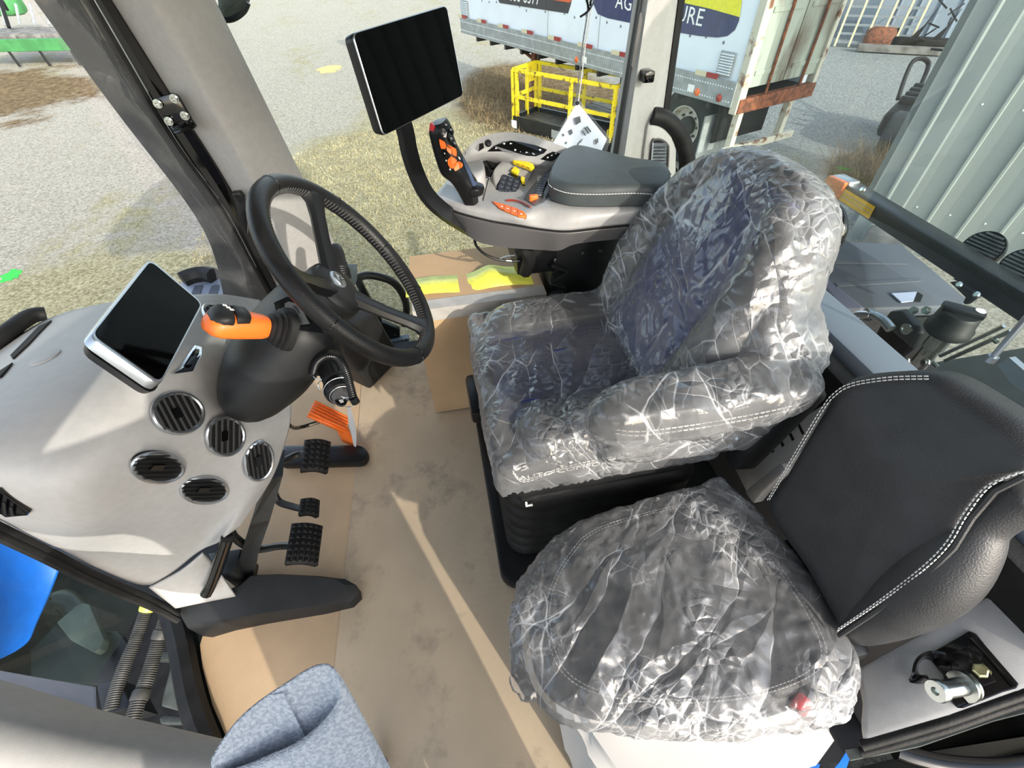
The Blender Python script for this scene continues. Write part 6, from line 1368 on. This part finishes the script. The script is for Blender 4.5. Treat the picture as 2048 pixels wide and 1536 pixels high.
# left rear tyre below the door sill
tc = V((1.62, -.42, -.62)); t = thing('tractor_wheel', 'muddy black rear tractor tyre below the door post', 'tyre', tc - V((0, 0, .93)))
b = B(); b.lathe(tc, (0, 1, 0), [(.55, -.3), (.86, -.3), (.93, -.22), (.95, 0), (.93, .22), (.86, .3), (.55, .3)], n=56); b.obj('carcass', 'rubber', t)
for k in range(24):
    for sy in (-1, 1):
        a = (k + .25 * sy) * 2 * math.pi / 24; R_m = Matrix.Rotation(a, 3, 'Y') @ Matrix.Rotation(.6 * sy, 3, 'Z'); b = B(); b.box(tc + Matrix.Rotation(a, 3, 'Y') @ V((0, .14 * sy, .975)), (.06, .34, .08), R_m, bev=.01); b.obj('lug', 'rubber', t, smooth=False)
ft = thing('wheel_arch', 'dark plastic fender shell over the muddy rear tyre below the door post', 'fender', (1.62, -.42, .3))
b = B(); P = [[tc + V((-1.06 * math.cos(a) * (1 if a < 2 else 1), dy, 1.06 * math.sin(a) + .02)) for dy in (-.36, .28, .3)] for a in [math.radians(18 + 8 * k) for k in range(18)]]
for r in P: r[2] = r[1] + V((0, .0, -.10))
b.grid(P); b.obj('arch', 'black_plastic', ft, solid=.02)
b = B(); sp = spline([at(*p, z=.22) for p in [(1790, 1500), (1830, 1515), (1900, 1530), (2000, 1535), (2100, 1520)]], 6); b.tube(sp, .016, 10); tag(b.obj('fender_edge', 'black_gloss'), 'glossy black fender lip above the muddy tyre at the lower right corner', 'fender')
for k, (q, lab) in enumerate((([(1695, 1500), (1704, 1504), (1690, 1545), (1662, 1545), (1680, 1524)], 'larger strip of bright blue tape below the passenger seat base'), ([(1610, 1530), (1640, 1528), (1636, 1545), (1606, 1545)], 'short strip of dark blue tape at the bottom edge under the white seat base'))):
    b = B(); b.prism([at(*p, z=.16) for p in q], (0, 0, -.002)); tag(b.obj('blue_tape', 'blue_paint' if k == 0 else 'blue_tape', smooth=False), lab, 'tape')
# extra bits on the white seat base
sb = bpy.data.objects['instructor_seat']
b = B(); P = [[at(px, py, z=.345 - .09 * j) for px, py in r] for j, r in enumerate(([(1215, 1500), (1300, 1490), (1400, 1478), (1470, 1485)], [(1200, 1530), (1300, 1515), (1400, 1500), (1440, 1505)]))]
b.grid(P); tag(b.obj('plastic_bag', 'film_buddy', solid=.0008), 'crumpled strip of clear plastic lying on the white seat base at the bottom', 'plastic bag')

# ------------------------------------------------------------------ lower left: glass, film, hoses, door
sl = spline([at(-30, 1040, z=.63), at(80, 1094, z=.52), at(180, 1146, z=.38), at(300, 1198, z=.19), at(352, 1225, z=.115)], 6)
b = B(); b.tube([p + V((-.0, -.004, -.006)) for p in sl], .012, 10); b.tube([p + V((.006, -.018, -.010)) for p in sl], .008, 8); tag(b.obj('pane_seal', 'rubber'), 'black rubber seal along the lower left edge of the dashboard', 'seal')
pane('window_4', [at(-40, 1052, z=.60), at(278, 1208, z=.18), at(262, 1248, z=.16), at(178, 1372, z=.16), at(-40, 1345, z=.46)], 'glass_left', (0, -.001, -.004))
bl_ = [at(*p) for p in ()]
b = B(); rows = []
for f_, (l_, r_) in enumerate((((-40, 1044), (124, 1128)), ((-40, 1130), (102, 1180)), ((-40, 1230), (72, 1245)), ((-40, 1290), (56, 1280)), ((-40, 1335), (30, 1300)))):
    rows.append([at(lerp(l_[0], r_[0], q), lerp(l_[1], r_[1], q) , z=lerp(.40 - .03 * f_, .25 - .03 * f_, q)) for q in (0, .4, .75, 1)])
b.grid(grid_interp(rows, 5, 5)); tag(b.obj('fuel_tank', 'blue_paint', angle=180, solid=.004), 'bright blue panel behind the glass at the lower left edge', 'panel')
b = B()
for k in range(34):
    p, q = at(-6 + k * 3.9, 1052 + k * 2.05, z=.585 - k * .0118), at(-6 + k * 3.9 - 1, 1052 + k * 2.05 + 5 - k * .05, z=.58 - k * .0118); b.tube([p, q], .0012, 4)
tag(tag(b.obj('glass_dots', 'void'), 'row of fine black dots along the glass edge over the blue panel', 'dots'), kind='stuff')
t = thing('chassis_side', 'dark steel plates and brackets of the tractor side below the glass at the lower left', 'chassis', at(200, 1300, z=-.75))
b = B(); b.box((-.95, .5, -.75), (2.3, 1.4, .5), bev=.03); b.obj('tank', 'rubber', t)
def cpl(pts, z, th, m, name, bev=.004): 
    b = B(); b.prism([at(*p, z=z) for p in pts], (0, 0, -th), bev=bev); return b.obj(name, m, t)
cpl([(112, 1245), (150, 1212), (166, 1205), (178, 1208), (208, 1278), (200, 1298), (188, 1306), (140, 1280)], -.10, .03, 'grey_steel', 'bracket_plate')
cpl([(60, 1300), (120, 1240), (190, 1306), (210, 1262), (235, 1262), (255, 1290), (240, 1340), (215, 1372), (60, 1360)], -.16, .03, 'black_steel', 'side_plate')
cpl([(192, 1372), (235, 1357), (265, 1415), (205, 1432)], -.08, .12, 'black_steel', 'bracket_box')
cpl([(354, 1250), (362, 1262), (366, 1300), (388, 1400), (385, 1430), (322, 1412), (324, 1395), (350, 1300)], -.12, .03, 'grey_steel', 'rough_plate')
cpl([(318, 1436), (330, 1430), (400, 1436), (400, 1448), (320, 1448)], -.12, .03, 'grey_steel', 'flat_bar')
cpl([(300, 1300), (345, 1305), (335, 1322), (300, 1320)], -.14, .03, 'grey_steel', 'clamp_bar')
b = B(); b.tube(spline([at(*p, z=-.13) for p in [(95, 1225), (115, 1200), (140, 1205), (160, 1230)]], 5), .03, 10); b.obj('pipe', 'black_steel', t)
def corr(name, lab, pxs, z, r, ring=None):
    t2 = thing(name, lab, 'hose', at(*pxs[-1], z=z)); sp = spline([at(*p, z=z + dz) for p, dz in zip(pxs, (.05, .03, .01, 0, 0, 0))], 12); P, rr = [], []
    L = [0]
    for a, c in zip(sp, sp[1:]): L.append(L[-1] + (c - a).length)
    nn = int(L[-1] / .0055)
    for k in range(nn * 2):
        s_ = L[-1] * k / (nn * 2 - 1); i = min(max(j for j in range(len(L)) if L[j] <= s_ + 1e-9), len(sp) - 2); P.append(sp[i].lerp(sp[i + 1], (s_ - L[i]) / (L[i + 1] - L[i]))); rr.append(r if k % 2 else r * .86)
    B().tube(P, rr, 14).obj('corrugated_tube', 'hose_black', t2, angle=25)
    for f_, m, nm_ in ring or (): i = int(f_ * (len(P) - 2)); d = (P[i + 1] - P[i]).normalized(); B().lathe(P[i], d, [(r * 1.08, -.012), (r * 1.14, -.008), (r * 1.14, .008), (r * 1.08, .012)], n=18).obj(nm_, m, t2)
corr('corrugated_hose', 'ribbed black hose with yellow ring, the left one of two beside the floor edge', [(300, 1203), (288, 1235), (272, 1280), (252, 1325), (236, 1370), (222, 1420)], -.08, .018, [(.06, 'tape_yellow', 'yellow_ring')])
corr('corrugated_hose', 'ribbed black hose with grey clamp, the right one of two beside the floor edge', [(340, 1215), (328, 1250), (312, 1300), (298, 1345), (276, 1405), (254, 1475)], -.06, .019, [(.24, 'hose_black', 'clamp'), (.72, 'hose_black', 'clamp')])
b = B(); P = [[at(px, py, z=z) for px, py, z in r] for r in ([(-40, 1334, .56), (60, 1352, .52), (130, 1364, .49), (192, 1374, .46)], [(-40, 1368, .57), (60, 1386, .53), (130, 1402, .50), (194, 1418, .46)], [(-40, 1400, .55), (60, 1416, .51), (130, 1430, .48), (204, 1440, .45)])]
b.grid(grid_interp(P, 5, 5)); tag(b.obj('white_sheet', 'white_sheet', angle=180, solid=.002), 'pale bluish protective sheet tucked along the grey door panel', 'sheet')
DR = [[(-80, 1355, .58), (60, 1395, .54), (200, 1437, .49), (330, 1468, .45), (470, 1500, .41)], [(-80, 1372, .62), (60, 1412, .58), (200, 1452, .53), (330, 1482, .49), (470, 1512, .44)], [(-80, 1440, .66), (60, 1470, .62), (200, 1502, .57), (330, 1525, .52), (470, 1545, .46)], [(-80, 1560, .64), (60, 1580, .60), (200, 1595, .55), (330, 1605, .50), (470, 1610, .44)], [(-80, 1700, .56), (60, 1700, .52), (200, 1700, .47), (330, 1690, .42), (470, 1680, .38)]]
b = B(); b.grid(grid_interp([[at(px, py, z=z) for px, py, z in r] for r in DR], 6, 6)); tag(b.obj('door_panel', 'trim_plastic', angle=180, solid=.01), 'smooth grey moulded door panel filling the lower left corner', 'panel')
# felt sleeve
fo_ = [(424, 1532), (440, 1500), (475, 1452), (520, 1411), (575, 1374), (620, 1345), (650, 1334), (670, 1338), (684, 1356), (690, 1384), (682, 1412), (654, 1450), (606, 1490), (552, 1516), (500, 1538), (455, 1552), (430, 1550)]
r0 = spline([at(px, py, t=.46) for px, py in fo_], 3, closed=True); c0 = sum(r0, V()) / len(r0); DV = ROT @ V((.024, .13, .05))
N_ = len(r0)
def sc_(s, k): return [c0 + (p - c0) * s + DV * k for p in r0]
t = thing('felt_sleeve', 'grey felt sleeve rolled into an open tube standing at the bottom of the photo', 'felt', c0 + DV * 2)
fr0 = ROT @ V((0, 0, -1))
b = B(); b.loft([sc_(1.28, 2.6), sc_(1.14, 1.2), sc_(1.05, .35), sc_(1.01, .05), [p - DV * .05 for p in sc_(.975, 0)], [p - DV * .03 for p in sc_(.93, 0)], sc_(.89, .06), sc_(.86, .4), sc_(.86, 1.2), sc_(.9, 2.5)], cap=False); b.obj('sleeve', 'felt', t, angle=180)
i1 = min(range(N_), key=lambda i: (r0[i] - at(565, 1379, t=.46)).length); a_ = c0 + (r0[i1] - c0) * .90
b = B(); b.strip(spline([a_ - DV * .03, c0 + (r0[i1] - c0) * .855 + DV * .4, c0 + (r0[i1] - c0) * .845 + DV * 1.5], 6), (c0 - r0[i1]).normalized(), .014, .003); b.obj('overlap_edge', 'felt', t)
b = B(); b.prism([at(*p, z=.02) for p in [(748, 1500), (765, 1505), (778, 1520), (776, 1545), (752, 1545)]], (0, 0, .03), bev=.006); tag(b.obj('black_catch', 'black_gloss'), 'small black catch on the floor beside the felt sleeve', 'catch')

# ------------------------------------------------------------------ outside right: step, hand hoop, mirror
t = thing('front_step', 'blue grey steel step plate outside beyond the dashboard', 'step', at(410, 600, z=-.25))
b = B(); b.prism([at(*p, z=-.2) for p in [(330, 590), (372, 558), (440, 552), (520, 560), (520, 650), (380, 650)]], (0, 0, -.03), bev=.006); b.obj('plate', 'step_steel', t)
for x in (376, 410): b = B(); b.prism([at(*p, z=-.197) for p in [(x + 14, 572), (x + 30, 570), (x + 16, 612), (x - 4, 614)]], (0, 0, .003)); b.obj('grip_strip', 'step_tread', t, smooth=False)
b = B(); b.tube(spline([at(*p, z=-.17) for p in [(365, 560), (385, 552), (410, 548), (428, 552)]], 5), .05, 8); b.obj('hose', 'rubber', t)
t = thing('hand_hoop', 'black tubular hand hoop outside the right glass behind the steering wheel', 'rail', at(760, 640, y=1.8))
b = B(); b.tube(spline([at(*p, y=1.75) for p in [(757, 640), (735, 598), (717, 562), (722, 553), (745, 551), (782, 562), (803, 584), (813, 615), (808, 650)]], 6), .017, 10); b.obj('hoop', 'black_satin', t)
b = B(); b.prism([at(*p, y=1.72) for p in [(742, 652), (765, 645), (800, 660), (800, 690), (770, 705), (745, 690)]], V((0, .03, 0)), bev=.004); b.obj('panel', 'black_steel', t)
B().lathe(at(790, 669, y=1.715), (0, -1, 0), [(.006, 0), (.006, .004), (.001, .005)], n=8).obj('bolt', 'zinc', t)
t = thing('side_step', 'toothed grey steel step below the hand hoop', 'step', at(800, 690, y=1.7))
for k in range(3):
    b = B(); b.prism([at(*p, y=1.70) for p in [(780, 684 + k * 7), (818, 676 + k * 7), (819, 681 + k * 7), (780, 689 + k * 7)]], V((0, .03, 0))); b.obj('tread_bar', 'step_steel', t, smooth=False)
    for j in range(5): b = B(); b.box(at(784 + j * 8, 685 - j * 1.6 + k * 7, y=1.695), (.006, .006, .008)); b.obj('tooth', 'step_steel', t, smooth=False)
t = thing('bracket_plate', 'small blue grey steel plate outside beside the steering wheel hub', 'bracket', at(702, 560, y=1.68))
b = B(); b.prism([at(*p, y=1.66) for p in [(692, 533), (714, 533), (714, 560), (706, 580), (698, 575)]], V((0, .02, 0)), bev=.003); b.obj('plate', 'step_tread', t)
for p in ((702, 560), (705, 570)): B().lathe(at(*p, y=1.655), (0, -1, 0), [(.006, 0), (.006, .004), (.001, .005)], n=8).obj('bolt', 'zinc', t)
mp_ = [(428, -60), (432, 10), (438, 33), (452, 40), (470, 36), (488, 22), (496, 5), (500, -60)]
t = thing('outside_mirror', 'dark rounded mirror housing hanging at the top edge beside the front post', 'mirror', at(460, 30, y=1.9))
b = B(); b.prism([at(*p, y=1.95) for p in mp_], V((0, .06, 0)), bev=.02); b.obj('housing', 'grey_steel', t)
b = B(); b.tube(spline([at(*p, y=1.93) for p in mp_[1:-1]], 5), .008, 8); b.obj('rim', 'black_satin', t)
# bodywork that only its shadow shows: bonnet and right rear fender
t = thing('bonnet', 'dark tractor bonnet in front of the cab, just outside the view', 'bonnet', (-2.65, .8, -1.0))
b = B(); b.box((-2.65, .8, -.25), (1.7, .8, .8), bev=.15); b.obj('cover', 'black_plastic', t)
# ------------------------------------------------------------------ the person taking the picture, standing on the door step behind the lens
def skinned(name, nodes, edges, m, parent=None, sub=2, root=0):
    me = bpy.data.meshes.new(name); me.from_pydata([n[0] for n in nodes], edges, []); o = bpy.data.objects.new(name, me); C.objects.link(o)
    sk_ = o.modifiers.new('skin', 'SKIN'); sk_.use_smooth_shade = True; s_ = o.modifiers.new('sub', 'SUBSURF'); s_.levels = sub; s_.render_levels = sub
    for i, n in enumerate(nodes):
        d = me.skin_vertices[0].data[i]; r = n[1]; d.radius = r if isinstance(r, tuple) else (r, r); d.use_root = (i == root)
    me2 = ev_mesh(o); bpy.data.objects.remove(o); return link(name, me2, m, parent, angle=180)
mat('skin', (206, 160, 134), .6); mat('hair', (70, 50, 36), .8); mat('coat', (60, 66, 78), .85, bump=.3, bs=200); mat('trousers', (44, 50, 66), .85); mat('boot', (70, 52, 38), .7)
px_, py_ = .04, -.42; zf = -.25
PERSON = thing('person', 'person in dark jacket and trousers standing on the door step and holding up a phone', 'person', (px_, py_, zf))
def N(x, y, z, r): return (V((px_ + x, py_ + y, zf + z)), r)
nodes = [N(0, 0, .98, (.33, .18)), N(0, 0, 1.12, (.28, .16)), N(0, .0, 1.28, (.27, .16)), N(0, 0, 1.42, (.22, .13)), N(0, .0, 1.51, (.06, .06)), N(0, .02, 1.60, (.058, .06)),
         N(-.26, 0, 1.42, .10), N(.26, 0, 1.42, .10), N(-.55, .12, 1.36, .10), N(.44, .10, 1.28, .09), (EYE + V((-.10, -.12, .03)), (.036, .036)), (EYE + V((.12, -.12, .03)), (.036, .036)),
         N(-.14, 0, .88, .18), N(.14, 0, .88, .17), N(-.105, .02, .48, .10), N(.115, .02, .48, .10), N(-.11, 0, .10, .07), N(.12, 0, .10, .07), N(-.11, .14, .05, .05), N(.12, .14, .05, .05), N(-.04, 0, .72, (.38, .2))]
edges = [(0, 1), (1, 2), (2, 3), (3, 4), (4, 5), (3, 6), (3, 7), (6, 8), (7, 9), (8, 10), (9, 11), (0, 12), (0, 13), (12, 14), (13, 15), (14, 16), (15, 17), (16, 18), (17, 19), (0, 20)]
skinned('body', nodes, edges, 'coat', PERSON)
hd_ = [N(0, .02, 1.60, (.05, .055)), N(0, .03, 1.66, (.068, .085)), N(0, .02, 1.74, (.076, .095)), N(0, .01, 1.80, (.06, .075))]
skinned('head', hd_, [(0, 1), (1, 2), (2, 3)], 'skin', PERSON)
skinned('hair', [N(0, -.02, 1.72, (.078, .085)), N(0, -.01, 1.79, (.075, .09)), N(0, .0, 1.82, (.05, .06))], [(0, 1), (1, 2)], 'hair', PERSON)
for sx in (-1, 1):
    B().lathe(N(.03 * sx, .11, 1.70, 0)[0], (0, 1, 0), [(.001, .004), (.010, 0), (.001, -.004)], n=10).obj('eye', 'white_print', PERSON)
    B().lathe(N(.078 * sx, .01, 1.69, 0)[0], (sx, 0, 0), [(.02, 0), (.024, .006), (.001, .010)], n=10).obj('ear', 'skin', PERSON)
B().loft([[N(x, y, z, 0)[0] for x, y, z in r] for r in ([(-.012, .10, 1.705), (.012, .10, 1.705), (0, .105, 1.712)], [(-.018, .112, 1.665), (.018, .112, 1.665), (0, .138, 1.668)])]).obj('nose', 'skin', PERSON)
B().tube([N(x, .112 - abs(x) * .3, 1.635, 0)[0] for x in (-.025, 0, .025)], .004, 6).obj('mouth', 'dark_red', PERSON)
ph_c = V((0, -.012, 1.36)); PU = ROT @ V((1, 0, 0)); PV = ROT @ V((0, 1, 0)); PNv = ROT @ V((0, 0, 1))
for sx in (-1, 1):
    w0 = EYE + V((-.10 if sx < 0 else .12, -.12, .03)); pc_ = EYE + PU * (.07 * sx) - PNv * .045 + PV * .045
    skinned('hand', [(w0, .03), (w0.lerp(pc_, .6), (.03, .022)), (pc_, (.036, .016))], [(0, 1), (1, 2)], 'skin', PERSON)
    for k, (o_, l_) in enumerate(((-.03, .8), (-.01, 1), (.01, .95), (.028, .75))):
        q0 = pc_ + PV * o_; q1 = q0 - PU * sx * -.012 - PNv * -.008 - PV * .008; q2 = q0 - PU * (sx * .03 * l_) - PNv * -.012 * 0 - PNv * .0
        skinned('finger', [(q0, .009), (q0 + PU * sx * .012 - PNv * .012, .0088), (q0 - PNv * .026 - PU * sx * .006, .0082), (q0 - PNv * .028 - PU * sx * .026 * l_, .007)], [(0, 1), (1, 2), (2, 3)], 'skin', PERSON, 1)
    skinned('thumb', [(pc_ + PV * .03, .011), (pc_ + PV * .02 - PNv * .02 - PU * sx * .01, .010), (pc_ + PV * .005 - PNv * .03 - PU * sx * .03, .008)], [(0, 1), (1, 2)], 'skin', PERSON, 1)
t = thing('phone', 'black phone held up in both hands at the lens position', 'phone', EYE - PNv * .03 - V((0, 0, .04)))
B().box(EYE - PNv * .024, (.15, .072, .008), Matrix((PU, PV, PNv)).transposed(), bev=.003).obj('case', 'black_gloss', t)
t = thing('door_step', 'black steel step platform outside the door under the standing person', 'step', (px_, py_, zf - .06))
B().box((px_, py_ + .05, zf - .03), (.5, .4, .05), bev=.01).obj('tread', 'black_steel', t)
for sx in (-1, 1): B().box((px_ + .24 * sx, py_ + .1, zf - .4), (.04, .1, .75), bev=.006).obj('stile', 'black_steel', t)

for o in C.objects:                                 # kinds that come in twos share a group
    g = {'work_light': 'work lights above the rear bar', 'corrugated_hose': 'ribbed hoses beside the floor edge', 'hinge_bracket': 'hinge brackets on the front post', 'cardboard_sheet': 'cardboard sheets on the cab floor', 'blue_tape': 'blue tape strips at the lower right', 'seat_cover': 'plastic covers on the two seats', 'paint_mark': 'paint marks on the ground'}.get(o.name.split('.')[0])
    if g and o.parent is None: o['group'] = g
    if 'own' in o: del o['own']
